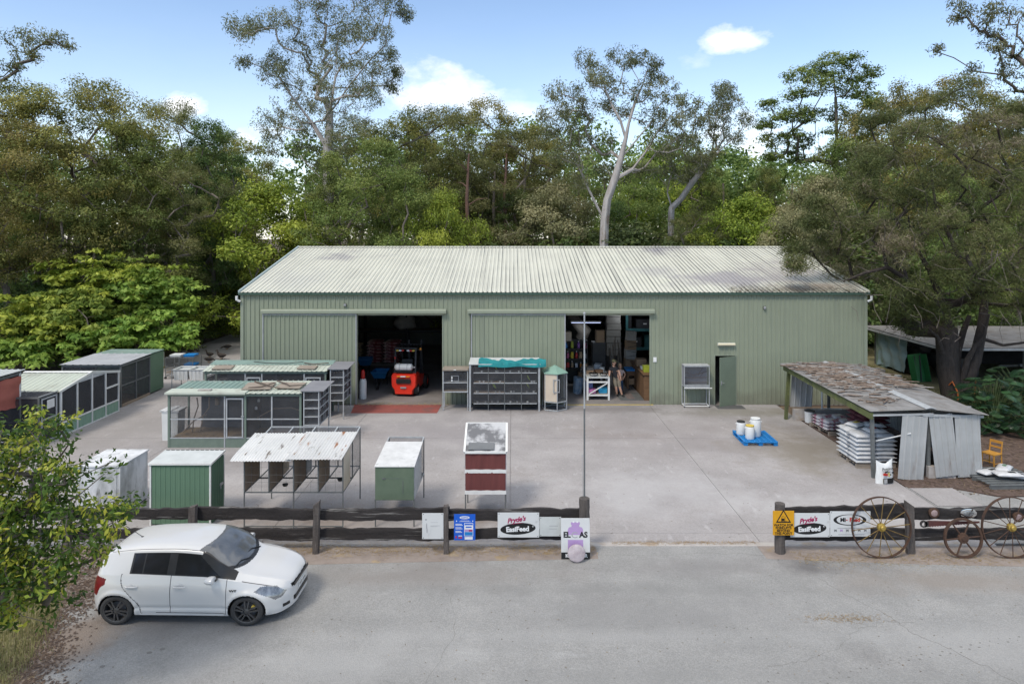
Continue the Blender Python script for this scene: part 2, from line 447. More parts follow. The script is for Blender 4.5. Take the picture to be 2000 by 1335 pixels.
# cracks and a surfacing seam in the asphalt, a trail of small prints
m_crack = mat('crack_filler', (.19,.183,.172), rough=.95); rg = random.Random(6); rd = bpy.data.objects['road']
for pts, w_ in (([(6.35,14.2),(6.6,13.5),(7.05,12.7),(7.15,12.2),(7.5,11.75),(7.8,11.2),(8.1,10.6)], .012), ([(4.2,11.25),(4.9,11.4),(5.6,11.75),(6.2,12.3),(6.9,12.55),(7.4,12.5)], .006), ([(-9.3,14.9),(-4,15.0),(1.2,15.1),(4.5,15.25),(6,15.2)], .007), ([(-1.4,10.8),(-1.0,12.2),(-1.2,13.4),(-.9,14.6)], .004)):
    b = MB(); vs = []; P_ = []
    for (a, c) in zip(pts, pts[1:]):
        for k in range(7): f = k/7; P_.append((a[0]+(c[0]-a[0])*f+rg.gauss(0,.02), a[1]+(c[1]-a[1])*f+rg.gauss(0,.02)))
    P_.append(pts[-1])
    for i, (x, y) in enumerate(P_):
        q = P_[min(i+1, len(P_)-1)]; o_ = P_[max(i-1, 0)]; d = Vector((q[0]-o_[0], q[1]-o_[1])).normalized(); w2 = w_*(.4+.9*rg.random())/2
        vs += [(x-d.y*w2, y+d.x*w2, -.002), (x+d.y*w2, y-d.x*w2, -.002)]
    b.add(vs, [(2*i, 2*i+1, 2*i+3, 2*i+2) for i in range(len(P_)-1)]); b.build('crack', m_crack, rd, smooth=0)
b = MB()
for i in range(60):
    f = i/59; x = 4.6+6.0*f; y = 10.7+1.75*f**.8+rg.gauss(0,.02)+(.05 if i % 2 else -.05); r_p = rg.uniform(.010,.019)
    b.add([(x+r_p*math.cos(q*1.0472)*1.3, y+r_p*math.sin(q*1.0472), -.0015) for q in range(6)], [(0,1,2,3,4,5)])
for x, y in ((-6.17,11.62),(-6.0,11.72),(-6.75,11.25)): b.add([(x+(.045*math.cos(q*.5236)), y+.035*math.sin(q*.5236), -.0015) for q in range(12)], [tuple(range(12))])
o = b.build('wet_prints', m_crack, rd, smooth=0); o['kind'] = 'stuff'
# ================================================================== the big green shed
m_wall = mat('green_cladding', (.25,.278,.205), (.222,.248,.182), scale=.5, rough=.55, spec=.3, stain=((.185,.21,.165), .45, .55, .25, (4, 4, .35)))
m_trim = mat('green_trim', (.25,.278,.212), (.222,.25,.188), scale=2, rough=.5)
m_gutter = mat('dark_green_gutter', (.035,.075,.055), (.05,.09,.07), scale=2, rough=.5)
m_roof = mat('pale_roof_sheet', (.575,.572,.49), (.515,.512,.44), scale=.6, rough=.5, spec=.3,
             stain=((.30,.295,.26), 1.0, .60, .07, (9.5, .06, .06)), stain2=((.27,.255,.27), .16, .60, .14, (1, 1.5, 1)))
def riblines(m, x0, pitch, lo, hi, col, k):
    # darker line along the foot of every roof rib, varied by noise
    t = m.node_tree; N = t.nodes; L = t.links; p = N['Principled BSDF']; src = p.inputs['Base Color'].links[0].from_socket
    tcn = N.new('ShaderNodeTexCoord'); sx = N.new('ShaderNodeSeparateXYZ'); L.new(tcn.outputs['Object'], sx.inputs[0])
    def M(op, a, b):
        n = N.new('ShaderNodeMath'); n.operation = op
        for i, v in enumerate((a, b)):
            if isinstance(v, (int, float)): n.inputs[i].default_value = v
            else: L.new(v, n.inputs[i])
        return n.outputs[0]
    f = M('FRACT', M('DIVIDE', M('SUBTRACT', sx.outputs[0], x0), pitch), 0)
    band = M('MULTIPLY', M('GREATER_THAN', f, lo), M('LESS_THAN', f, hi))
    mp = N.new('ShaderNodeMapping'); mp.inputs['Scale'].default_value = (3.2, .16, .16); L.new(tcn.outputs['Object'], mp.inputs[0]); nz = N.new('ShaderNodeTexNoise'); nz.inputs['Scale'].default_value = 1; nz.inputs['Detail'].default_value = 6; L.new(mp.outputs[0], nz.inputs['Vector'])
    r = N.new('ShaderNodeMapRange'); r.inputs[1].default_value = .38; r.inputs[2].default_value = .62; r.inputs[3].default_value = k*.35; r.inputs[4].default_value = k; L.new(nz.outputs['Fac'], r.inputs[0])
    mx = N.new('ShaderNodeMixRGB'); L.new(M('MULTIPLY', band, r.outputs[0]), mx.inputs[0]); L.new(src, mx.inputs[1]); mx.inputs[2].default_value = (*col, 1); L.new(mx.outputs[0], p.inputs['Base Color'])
riblines(m_roof, -11.41, 26.34/139, .52, .76, (.11,.115,.105), .85)
blotch(m_roof, [(9.5, 30.6, 3.2, 1.5, (.27,.255,.265), .8), (12.6, 31.5, 2.2, 2.4, (.29,.27,.265), .7), (6.8, 31.8, 1.5, 1.3, (.33,.32,.32), .6), (12.8, 29.4, 2.0, .8, (.30,.25,.20), .7), (-9.5, 30.5, 2.2, 1.6, (.42,.42,.385), .5)])
m_in = mat('shed_lining', (.20,.21,.19), (.15,.16,.145), scale=1, rough=.8)
m_floor = mat('shed_floor', (.27,.25,.24), (.19,.175,.165), scale=.9, rough=.75, bump=.2, bscale=30)
m_white = mat('white_paint', (.72,.72,.70), (.62,.62,.60), scale=3, rough=.45)
m_steel = mat('galvanised_steel', (.42,.43,.44), (.33,.34,.35), scale=5, rough=.45, metal=.35)
m_dark = mat('dark_steel', (.035,.037,.04), (.05,.05,.055), scale=6, rough=.6)
m_yellow = mat('yellow_line_paint', (.62,.45,.06), (.45,.34,.08), scale=8, rough=.7)

def basedirt(m, col):
    # mud splashed up the foot of a wall
    t = m.node_tree; N = t.nodes; L = t.links; p = N['Principled BSDF']; src = p.inputs['Base Color'].links[0].from_socket
    tcn = N.new('ShaderNodeTexCoord'); sx = N.new('ShaderNodeSeparateXYZ'); L.new(tcn.outputs['Object'], sx.inputs[0]); nz = N.new('ShaderNodeTexNoise'); nz.inputs['Scale'].default_value = 1.7; nz.inputs['Detail'].default_value = 8; L.new(tcn.outputs['Object'], nz.inputs['Vector'])
    a = N.new('ShaderNodeMath'); a.operation = 'MULTIPLY_ADD'; L.new(nz.outputs['Fac'], a.inputs[0]); a.inputs[1].default_value = 1.6; a.inputs[2].default_value = -.45
    b = N.new('ShaderNodeMath'); b.operation = 'SUBTRACT'; L.new(a.outputs[0], b.inputs[0]); L.new(sx.outputs[2], b.inputs[1])
    r = N.new('ShaderNodeMapRange'); r.inputs[1].default_value = -.25; r.inputs[2].default_value = .35; r.inputs[4].default_value = .65; L.new(b.outputs[0], r.inputs[0])
    mx = N.new('ShaderNodeMixRGB'); L.new(r.outputs[0], mx.inputs[0]); L.new(src, mx.inputs[1]); mx.inputs[2].default_value = (*col, 1); L.new(mx.outputs[0], p.inputs['Base Color'])
basedirt(m_wall, (.155,.15,.115))
SX0, SX1, SY0, SYR, SY1 = -11.36, 14.88, 28.7, 36.6, 44.5
EAVE, RIDGE = 4.70, 6.44
shed = thing('metal_shed', 'long green corrugated metal shed with pale pitched roof', 'shed', (0, 0, 0))
# front wall in bays round the openings
O1, O2, DR = (-6.48, -2.88), (2.24, 5.83), (8.53, 9.38)
OT, DT = 3.83, 2.06
def wall_bay(x0, x1, z0, z1):
    b = MB(); b.sheet((x0, SY0, z0), (1,0,0), (0,0,1), x1-x0, z1-z0, pitch=.19, amp=.03, kind='trap', th=.004)
    return b
full = EAVE
for (x0, x1, z0, z1) in ((SX0, O1[0], 0, full), (O1[0], O1[1], OT, full), (O1[1], O2[0], 0, full), (O2[0], O2[1], OT, full),
                         (O2[1], DR[0], 0, full), (DR[0], DR[1], DT, full), (DR[1], SX1, 0, full)):
    wall_bay(x0, x1, z0, z1).build('wall', m_wall, shed, smooth=0)
# side and rear walls, lining
for x, sgn in ((SX0, 1), (SX1, -1)):
    b = MB()
    b.sheet((x, SY1 if sgn > 0 else SY0, 0), (0, -1 if sgn > 0 else 1, 0), (0,0,1), SY1-SY0, EAVE, pitch=.19, amp=.03, kind='trap')
    b.build('wall', m_wall, shed, smooth=0)
    g = MB(); t = .01*sgn
    g.add([(x-t, SY0, EAVE+.002), (x-t, SY1, EAVE+.002), (x-t, SYR, RIDGE-.03), (x+t, SY0, EAVE+.002), (x+t, SY1, EAVE+.002), (x+t, SYR, RIDGE-.03)],
          [(0,1,2),(5,4,3),(0,3,4,1),(1,4,5,2),(2,5,3,0)])
    g.build('gable', m_wall, shed, smooth=0)
b = MB(); b.box(SX0, SX1, SY1, SY1+.02, 0, EAVE); b.build('rear_wall', m_in, shed, smooth=0)
b = MB(); b.box(SX0+.15, SX1-.15, SY1-.05, SY1-.03, .01, EAVE-.05); b.build('lining', m_in, shed, smooth=0)
b = MB(); b.box(-1.2, -1.12, SY0+.5, SY1-.1, .01, 4.4); b.build('partition', m_in, shed, smooth=0)
b = MB(); b.box(SX0+.05, SX1-.05, SY0-.02, SY1, -.02, .004); b.build('floor', m_floor, shed, smooth=0)
# corner flashings, portal columns just inside
b = MB()
b.box(SX0-.04, SX0+.09, SY0-.05, SY0+.06, 0, EAVE); b.build('corner_flashing', m_trim, shed)
b = MB(); b.box(SX1-.09, SX1+.04, SY0-.05, SY0+.06, 0, EAVE); b.build('corner_flashing', m_trim, shed)
for x in (-9.5, -2.5, 1.8, 6.3, 11.5):
    for y in (SY0+.25, SYR, SY1-.3):
        b = MB(); b.box(x-.08, x+.08, y-.1, y+.1, 0, 4.55 if y != SYR else 6.2); b.build('column', m_dark, shed)
# roof: one ribbed sheet per slope, ridge cap, barge, gutter
sl = math.atan2(RIDGE-EAVE, SYR-SY0); slope = math.hypot(SYR-SY0+.15, (RIDGE-EAVE)*(SYR-SY0+.15)/(SYR-SY0))
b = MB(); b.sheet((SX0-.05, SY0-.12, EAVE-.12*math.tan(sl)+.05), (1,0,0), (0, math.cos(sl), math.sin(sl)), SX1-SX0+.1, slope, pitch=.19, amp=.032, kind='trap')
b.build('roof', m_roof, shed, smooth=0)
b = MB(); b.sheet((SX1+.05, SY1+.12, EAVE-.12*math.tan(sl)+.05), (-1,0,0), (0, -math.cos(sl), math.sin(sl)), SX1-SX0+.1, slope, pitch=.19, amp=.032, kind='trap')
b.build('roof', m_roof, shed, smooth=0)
b = MB(); b.prism([(SYR-.2, RIDGE+.055), (SYR, RIDGE+.10), (SYR+.2, RIDGE+.055), (SYR+.2, RIDGE+.045), (SYR, RIDGE+.085), (SYR-.2, RIDGE+.045)], 'x', SX0-.08, SX1+.08)
b.build('ridge_cap', m_roof, shed, smooth=0)
for x in (SX0-.09, SX1+.05):
    b = MB(); b.beam((x+.02, SY0-.15, EAVE+.02), (x+.02, SYR, RIDGE+.05), .05, .16); b.build('barge_cap', mat('barge_%d' % (x > 0), (.42,.50,.52), (.36,.44,.44), rough=.5) if x < 0 else m_roof, shed)
b = MB()
b.prism([(SY0-.15, EAVE-.08), (SY0-.04, EAVE-.08), (SY0-.04, EAVE-.065), (SY0-.135, EAVE-.065), (SY0-.135, EAVE+.01), (SY0-.15, EAVE+.01)], 'x', SX0-.1, SX1+.1)
b.build('gutter', m_gutter, shed, smooth=0)
for x, s in ((SX0-.15, -1), (SX1+.15, 1)):
    b = MB(); b.path([(x, SY0-.16, EAVE-.12), (x+.0*s, SY0-.16, EAVE-.28), (x-.12*s, SY0-.1, EAVE-.36)], .055, 10); b.build('downpipe_elbow', m_white, shed)
# sliding doors and their track hoods
for k, (x0, x1, t0, t1) in enumerate(((-10.45, O1[0]-.03, -10.5, -2.75), (-1.72, O2[0], -1.86, 5.97))):
    b = MB(); b.prism([(SY0-.03, OT+.02), (SY0-.20, OT+.02), (SY0-.20, OT+.13), (SY0-.16, OT+.18), (SY0-.03, OT+.2)], 'x', t0, t1)
    hood = b.build('track_hood', m_trim, shed, smooth=0)
    b = MB(); b.sheet((x0, SY0-.085, .05), (1,0,0), (0,0,1), x1-x0, OT-.06, pitch=.19, amp=.03, kind='trap')
    sd = b.build('sliding_door', m_wall, shed, smooth=0)
    b = MB()
    for xx in (x0, x1-.04): b.box(xx, xx+.04, SY0-.125, SY0-.075, .04, OT)
    b.box(x0+.041, x1-.041, SY0-.125, SY0-.075, OT-.05, OT-.01)
    b.build('frame', m_steel, sd)
for (x0, x1) in (O1, O2):
    b = MB(); b.box(x0, x1, SY0-.03, SY0+.02, OT-.075, OT-.002); b.build('header_trim', mat('header_%d' % (x0 > 0), (.34,.36,.27), (.24,.26,.2), scale=6), shed)
    b = MB(); b.box(x1-.05, x1, SY0-.035, SY0+.04, 0, OT-.08); b.build('jamb', m_trim, shed)
b = MB(); b.box(O2[0], O2[1]+.1, SY0-.075, SY0+.0, .003, .012); b.build('threshold_line', m_yellow, shed, smooth=0)
# service door, ajar
b = MB()
b.box(DR[0]-.05, DR[0], SY0-.04, SY0+.05, 0, DT+.04); b.box(DR[1], DR[1]+.05, SY0-.04, SY0+.05, 0, DT+.04); b.box(DR[0], DR[1], SY0-.04, SY0+.05, DT, DT+.04)
b.build('door_frame', m_trim, shed)
b = MB(); b.box(-.84, 0, -.02, .02, 0, 2.03)
dl = b.build('door', mat('door_green', (.17,.21,.155), (.145,.18,.135), scale=1.5, rough=.5), shed, loc=(DR[1]-.005, SY0-.055, .015), rot=(0, 0, R(25)))
b = MB(); b.tube((-.77, -.02, .98), (-.77, -.07, .98), .012); b.tube((-.77, -.065, .98), (-.66, -.065, .98), .011); b.box(-.80, -.74, -.026, -.0205, .9, 1.06)
b.build('handle', m_steel, dl)
b = MB(); b.box(-.84, .3, -.55, .02, .002, .012)
tag(b.build('doormat', mat('grey_mat', (.10,.10,.10), rough=.95), loc=(9.3, 28.55, 0)), 'thin grey mat on the concrete by the ajar service door', 'mat')
# batten light over the service door, small wall fittings
lt = thing('batten_light', 'cream batten light on the green wall above the service door', 'light', (8.99, SY0-.05, 2.54))
b = MB(); b.box(-.36, .36, -.06, .02, -.05, .06); b.build('body', m_white, lt)
b = MB(); b.prism([(-.06, -.045), (-.11, -.02), (-.11, .03), (-.06, .055)], 'x', -.355, .355); b.build('diffuser', mat('cream_plastic', (.70,.64,.46), (.62,.56,.4), rough=.4), lt)
for (x, z, l) in ((-7.0, 4.19, 'small dark lamp on the wall above the first sliding door'), (10.6, 4.07, 'small dark sensor high on the plain green wall'), (6.0, 1.9, 'small white notice plate beside the second doorway')):
    if z > 3:
        f = thing('wall_lamp', l, 'lamp', (x, SY0-.035, z))
        b = MB(); b.box(-.05, .05, -.02, .0, -.07, .07); b.build('bracket', m_dark, f)
        b = MB(); b.lathe([(.02,0),(.055,-.03),(.05,-.1),(.0,-.12)], (0,-.05,.06), 10); b.build('shade', m_steel, f)
    else:
        b = MB(); b.box(x-.07, x+.07, SY0-.045, SY0-.036, z-.1, z+.1); tag(b.build('notice_plate', m_white), l, 'sign')
b = MB(); b.add([(-6.45,27.32,.006),(-3.0,27.32,.006),(-2.96,28.62,.02),(-6.6,28.62,.02),(-6.45,27.32,.001),(-3.0,27.32,.001),(-2.96,28.62,.001),(-6.6,28.62,.001)],
             [(0,1,2,3),(7,6,5,4),(0,4,5,1),(1,5,6,2),(2,6,7,3),(3,7,4,0)])
tag(b.build('entrance_mat', mat('red_rubber', (.30,.085,.07), (.22,.07,.06), scale=2.5, rough=.85, stain=((.13,.09,.085), 1.1, .52, .18)), smooth=0), 'faded red mat lying in front of the forklift doorway', 'mat')
# ================================================================== bird cages, aviaries and lockers in the yard
m_net = net_mat('bird_wire', (.10,.10,.105), .34)
m_netd = net_mat('dark_bird_wire', (.05,.052,.06), .66)
m_cream = mat('cream_board', (.56,.48,.38), (.50,.42,.33), scale=3, rough=.8)
m_tan = mat('tan_ply', (.33,.255,.19), (.26,.20,.15), scale=4, rough=.85, sv=(1,1,.25))
m_mint = mat('mint_sheet', (.47,.51,.435), (.40,.43,.37), scale=1.5, rough=.55, stain=((.29,.29,.24), 1.6, .53, .2), stain2=((.2,.17,.13), 4.0, .64, .06))
m_mintd = mat('mint_panel', (.24,.36,.27), (.20,.31,.23), scale=1.5, rough=.5)
m_teal = mat('teal_sheet', (.20,.285,.25), (.16,.23,.205), scale=1.2, rough=.55, stain=((.31,.345,.31), 1.5, .55, .15), stain2=((.15,.14,.11), 3.5, .62, .08))
m_lgreen = mat('locker_green', (.115,.195,.13), (.10,.175,.115), scale=.9, rough=.5)
m_grn = mat('hutch_green', (.125,.165,.115), (.10,.14,.095), scale=3, rough=.6)
m_lroof = mat('grey_white_sheet', (.52,.54,.53), (.44,.46,.45), scale=3, rough=.55)
m_dirtw = mat('grimy_white', (.66,.665,.67), (.58,.59,.60), scale=1.2, rough=.6, stain=((.30,.305,.30), 1.7, .44, .22, (1,1,.5)), stain2=((.17,.17,.16), 3.5, .59, .1, (1.4,1.4,.3)))
m_galv = mat('galvanised_roof', (.60,.60,.585), (.50,.50,.49), scale=1.2, rough=.5, stain=((.15,.13,.11), 2.6, .605, .06, (2.6,.45,1)))
m_rust = mat('rusty_galvanised_roof', (.56,.56,.55), (.46,.46,.45), scale=1.2, rough=.55, stain=((.26,.115,.05), 1.9, .595, .06, (2.2,.55,1)), stain2=((.13,.115,.10), 2.9, .60, .06, (2.8,.4,1)))
m_frame = mat('dark_grey_frame', (.14,.15,.15), (.10,.105,.105), scale=6, rough=.6)
m_gframe = mat('green_grey_frame', (.155,.20,.165), (.13,.17,.14), scale=5, rough=.6)
m_wframe = mat('pale_grey_frame', (.40,.42,.43), (.30,.31,.32), scale=6, rough=.55)
m_wood = mat('grey_plank', (.30,.255,.21), (.22,.185,.15), scale=6, rough=.9, sv=(.4,3,3))
m_branch = mat('dead_branch', (.105,.08,.062), (.15,.12,.10), scale=8, rough=.95)
m_maroon = mat('maroon_blind', (.15,.045,.042), (.115,.035,.033), scale=2.5, rough=.8, sv=(3,3,.5))
m_straw = mat('straw_floor', (.26,.185,.11), (.16,.115,.075), scale=5, rough=.95, bump=.8, bscale=40)
m_blackin = mat('dark_interior', (.045,.046,.05), (.03,.031,.034), scale=2, rough=.9)
m_greyb = mat('grey_board', (.16,.165,.17), (.13,.135,.14), scale=2, rough=.85)
m_mottle = mat('weathered_felt', (.44,.44,.445), (.14,.14,.145), scale=2.6, rough=.85, lo=.42, hi=.56, det=9)
m_tealcl = mat('teal_cloth', (.02,.22,.23), (.015,.16,.175), scale=3, rough=.9)
m_plastic = mat('white_plastic', (.68,.69,.68), (.60,.61,.60), scale=3, rough=.4)
m_black = mat('black_plastic', (.02,.02,.02), (.03,.03,.03), scale=4, rough=.5)
m_blue = mat('blue_plastic', (.01,.20,.52), (.01,.16,.44), scale=3, rough=.45)
m_tarpred = mat('red_shade_cloth', (.36,.115,.085), (.29,.09,.07), scale=2.2, rough=.9, bump=.4, bscale=6)

def part(name, m, parent, fn, smooth=35):
    b = MB(); fn(b); return b.build(name, m, parent, smooth)

# ---- grimy white locker
t = thing('white_locker', 'grimy white square locker left of the green locker', 'locker', (-10.36, 17.75, 0))
part('body', m_dirtw, t, lambda b: b.box(-.54, .54, -.65, .65, .06, 1.30))
part('plinth', m_frame, t, lambda b: b.box(-.52, .52, -.62, .62, 0, .06))
part('roof', m_dirtw, t, lambda b: b.box(-.565, .565, -.68, .68, 1.301, 1.335))
part('door', m_dirtw, t, lambda b: b.box(-.46, .46, -.664, -.652, .12, 1.24))
part('corner_trim', m_dirtw, t, lambda b: b.box(.525, .553, -.664, -.636, .06, 1.29))
# ---- green ribbed locker
t = thing('green_locker', 'green ribbed metal locker with flat grey roof behind the rail fence', 'locker', (-8.125, 17.1, 0))
part('front_panel', m_lgreen, t, lambda b: b.sheet((-.72, -.37, .03), (1,0,0), (0,0,1), 1.44, 1.45, pitch=.12, amp=.008, kind='trap'))
part('side_panel', m_lgreen, t, lambda b: b.sheet((.73, -.36, .03), (0,1,0), (0,0,1), .72, 1.47, pitch=.105, amp=.03, kind='trap'))
part('side_panel', m_lgreen, t, lambda b: b.sheet((-.73, .36, .03), (0,-1,0), (0,0,1), .72, 1.47, pitch=.105, amp=.03, kind='trap'))
part('back_panel', m_lgreen, t, lambda b: b.box(-.72, .72, .352, .368, .03, 1.5))
for q in ((.712, .748, -.392, -.356, .0, 1.47), (-.748, -.712, -.392, -.356, .0, 1.47), (.716, .765, .345, .39, .0, 1.5)): part('corner_trim', m_white, t, lambda b: b.box(*q))
r = part('roof', m_lroof, t, lambda b: b.add([(-.77,-.41,1.49),(.77,-.41,1.49),(.77,.41,1.565),(-.77,.41,1.565),(-.77,-.41,1.53),(.77,-.41,1.53),(.77,.41,1.605),(-.77,.41,1.605)],
   [(0,3,2,1),(4,5,6,7),(0,1,5,4),(1,2,6,5),(2,3,7,6),(3,0,4,7)]))
part('edge_strip', m_white, r, lambda b: [b.beam((-.775,-.413,1.511), (.775,-.413,1.511), .012, .05), b.beam((.775,-.41,1.512), (.775,.41,1.588), .012, .05)])
part('ridge_slot', m_dark, r, lambda b: [b.obox((-.68+.125*k, .385, 1.606), (.09, .02, .012)) for k in range(12)])
part('latch', m_steel, t, lambda b: [b.obox((.775, .18, .82), (.03, .16, .05)), b.tube((.79,.1,.80), (.79,.1,.72), .012)])

# ---- four-bay cage bank on legs with corrugated roof
def cage_bank():
    t = thing('cage_bank', 'four-bay wire cage bank on legs under white and rusty corrugated iron', 'cage', (-5.30, 16.55, 0))
    x0, x1, D, zf, zfr, zbk = -1.19, 1.20, 1.88, .875, 1.74, 1.93; bays = [x0+(x1-x0)*k/4 for k in range(5)]
    for k, x in enumerate(bays):
        if k in (0, 2, 4):
            part('leg', m_frame, t, lambda b: b.box(x-.013, x+.013, -.013, .013, 0, zfr))
        else:
            part('post', m_frame, t, lambda b: b.box(x-.013, x+.013, -.013, .013, zf, zfr))
        part('leg' if k in (0, 4, 1) else 'post', m_frame, t, lambda b: b.box(x-.013, x+.013, D-.013, D+.013, 0 if k in (0,4,1) else zf, zbk))
        part('post', m_frame, t, lambda b: b.box(x-.012, x+.012, .98, 1.005, zf, 1.85))
        part('rail', m_frame, t, lambda b: b.beam((x, .014, zf), (x, D-.014, zf), .024))
        part('rail', m_wframe, t, lambda b: b.beam((x, .014, zfr), (x, D-.014, zbk), .03))
        if k < 4: part('side_board', m_tan, t, lambda b: b.box(x-.006, x+.006, .03, .96, zf+.02, zfr+.05))
        else: part('side_board', m_cream, t, lambda b: b.box(x-.004, x+.010, .03, .70, zf+.02, zfr+.03))
        part('back_board', m_cream if k in (1,) else m_wframe, t, lambda b: b.box(x-.006, x+.006, 1.03, 1.5, zf+.05, zbk-.08)) if k in (1, 2) else None
    part('front_rail', m_frame, t, lambda b: [b.beam((x0, 0, zf), (x1, 0, zf), .026), b.beam((x0, 0, zfr-.015), (x1, 0, zfr-.015), .02)])
    part('back_rail', m_wframe, t, lambda b: [b.beam((x0, D, zbk), (x1, D, zbk), .034), b.beam((x0, D, zf), (x1, D, zf), .026)])
    part('mid_rail', m_frame, t, lambda b: b.beam((x0, .99, zf), (x1, .99, zf), .03))
    part('foot_rail', m_frame, t, lambda b: b.beam((x0, 0, .05), (x1, 0, .05), .022))
    part('floor_wire', net_mat('floor_wire', (.22,.22,.225), .22), t, lambda b: b.add([(x0,0,zf-.01),(x1,0,zf-.01),(x1,D,zf-.01),(x0,D,zf-.01)], [(0,1,2,3)]), 0)
    part('wire_panel', m_net, t, lambda b: b.add([(x0,D,zf),(x1,D,zf),(x1,D,zbk),(x0,D,zbk)], [(0,1,2,3)]), 0)
    part('wire_panel', m_net, t, lambda b: b.add([(x1,.71,zf),(x1,D,zf),(x1,D,zbk),(x1,.71,zfr+.07)], [(0,1,2,3)]), 0)
    part('wire_panel', m_net, t, lambda b: b.add([(x0,1.3,zfr+.13),(x1,1.3,zfr+.13),(x1,D,zbk),(x0,D,zbk)], [(0,1,2,3)]), 0)
    # front wires, coarse enough to see
    def fw(b):
        for z in (1.12, 1.30, 1.48, 1.62): b.tube((x0, -.005, z), (x1, -.005, z), .0028, n=4)
        for k in range(4):
            for f in (.3, .7):
                x = bays[k]+(bays[k+1]-bays[k])*f; b.tube((x, -.005, zf), (x, -.005, zfr), .0026, n=4)
    part('front_wire', m_frame, t, fw)
    a = math.atan2(zbk-zfr, D); v = (0, math.cos(a), math.sin(a))
    s1 = part('roof_sheet', m_galv, t, lambda b: b.sheet((x0-.26, -.24, zfr-.0), (1,0,0), v, 1.46, 1.62, bend=[(0,-.035),(.12,-.008),(.25,.004),(1,.012)]), 80)
    s2 = part('roof_sheet', m_rust, t, lambda b: b.sheet((x0-.26+1.32, -.25, zfr+.012), (1,0,0), v, 1.36, 1.72), 80)
    for i, (u, yy) in enumerate(((.28,.0),(.49,.25),(.6,.9),(.88,.35),(.30,1.1))): pass
    return t
cage_bank()
for i, (x, y, r, lb) in enumerate(((-5.64, 16.98, .075, 'left bowl of the two black feed bowls side by side on the cage floor'), (-5.33, 16.87, .07, 'right bowl of the two black feed bowls side by side on the cage floor'), (-4.35, 17.35, .095, 'lone black feed bowl in the right bay of the cage bank'))):
    b = MB(); b.lathe([(r*.7,.0),(r,.05),(r*.9,.05),(r*.62,.012),(0,.012)], (0,0,0), 18)
    o = b.build('feed_bowl', m_black, loc=(x, y, .872)); tag(o, lb, 'bowl', 'black feed bowls in the cage bank')

# ---- green hutch on legs
def hutch():
    t = thing('rabbit_hutch', 'green fronted hutch on thin legs with white sloping roof', 'hutch', (-2.86, 16.65, 0))
    w, D = .47, 1.86
    for x in (-w, w):
        part('leg', m_frame, t, lambda b: b.box(x-.014, x+.014, -.014, .014, 0, .67)); part('leg', m_frame, t, lambda b: b.box(x-.014, x+.014, D-.014, D+.014, 0, 1.62))
    part('front_panel', m_grn, t, lambda b: b.box(-w, w, -.03, -.012, .66, 1.46))
    part('seam_strip', m_frame, t, lambda b: [b.box(-.30, -.22, -.042, -.031, 1.17, 1.20), b.box(.20, .212, -.036, -.0302, .82, 1.14), b.box(-.22, .2, -.0335, -.0302, 1.183, 1.189)])
    part('side_panel', m_wframe, t, lambda b: b.prism([(0,.66),(1.3,.66),(1.3,1.585),(0,1.465)], 'x', w-.006, w+.008), 0)
    part('side_panel', m_grn, t, lambda b: b.prism([(0,.66),(1.3,.66),(1.3,1.585),(0,1.465)], 'x', -w-.008, -w+.006), 0)
    part('floor', m_frame, t, lambda b: b.box(-w+.01, w-.01, 0, D, .645, .658))
    part('wire_panel', m_net, t, lambda b: b.add([(w,1.3,.66),(w,D,.66),(w,D,1.63),(w,1.3,1.58)], [(0,1,2,3)]), 0)
    part('wire_panel', m_net, t, lambda b: b.add([(-w,D,.66),(w,D,.66),(w,D,1.63),(-w,D,1.63)], [(0,1,2,3)]), 0)
    part('frame', m_wframe, t, lambda b: [b.beam((-w,D,1.63),(w,D,1.63),.03), b.beam((w,1.3,1.585),(w,D-.015,1.63),.03), b.beam((-w,1.3,1.585),(-w,D-.015,1.63),.03), b.beam((-w,D,.66),(w,D,.66),.025), b.beam((w,1.3,.66),(w,D-.012,.66),.02)])
    part('roof', mat('hutch_roof_white', (.62,.62,.61), (.50,.50,.49), scale=3.5, rough=.6, stain=((.34,.34,.34), 6, .6, .15)), t,
         lambda b: b.add([(-w-.02,-.05,1.465),(w+.02,-.05,1.465),(w+.02,1.5,1.605),(-w-.02,1.5,1.605),(-w-.02,-.05,1.483),(w+.02,-.05,1.483),(w+.02,1.5,1.623),(-w-.02,1.5,1.623)], [(0,3,2,1),(4,5,6,7),(0,1,5,4),(1,2,6,5),(2,3,7,6),(3,0,4,7)]))
hutch()

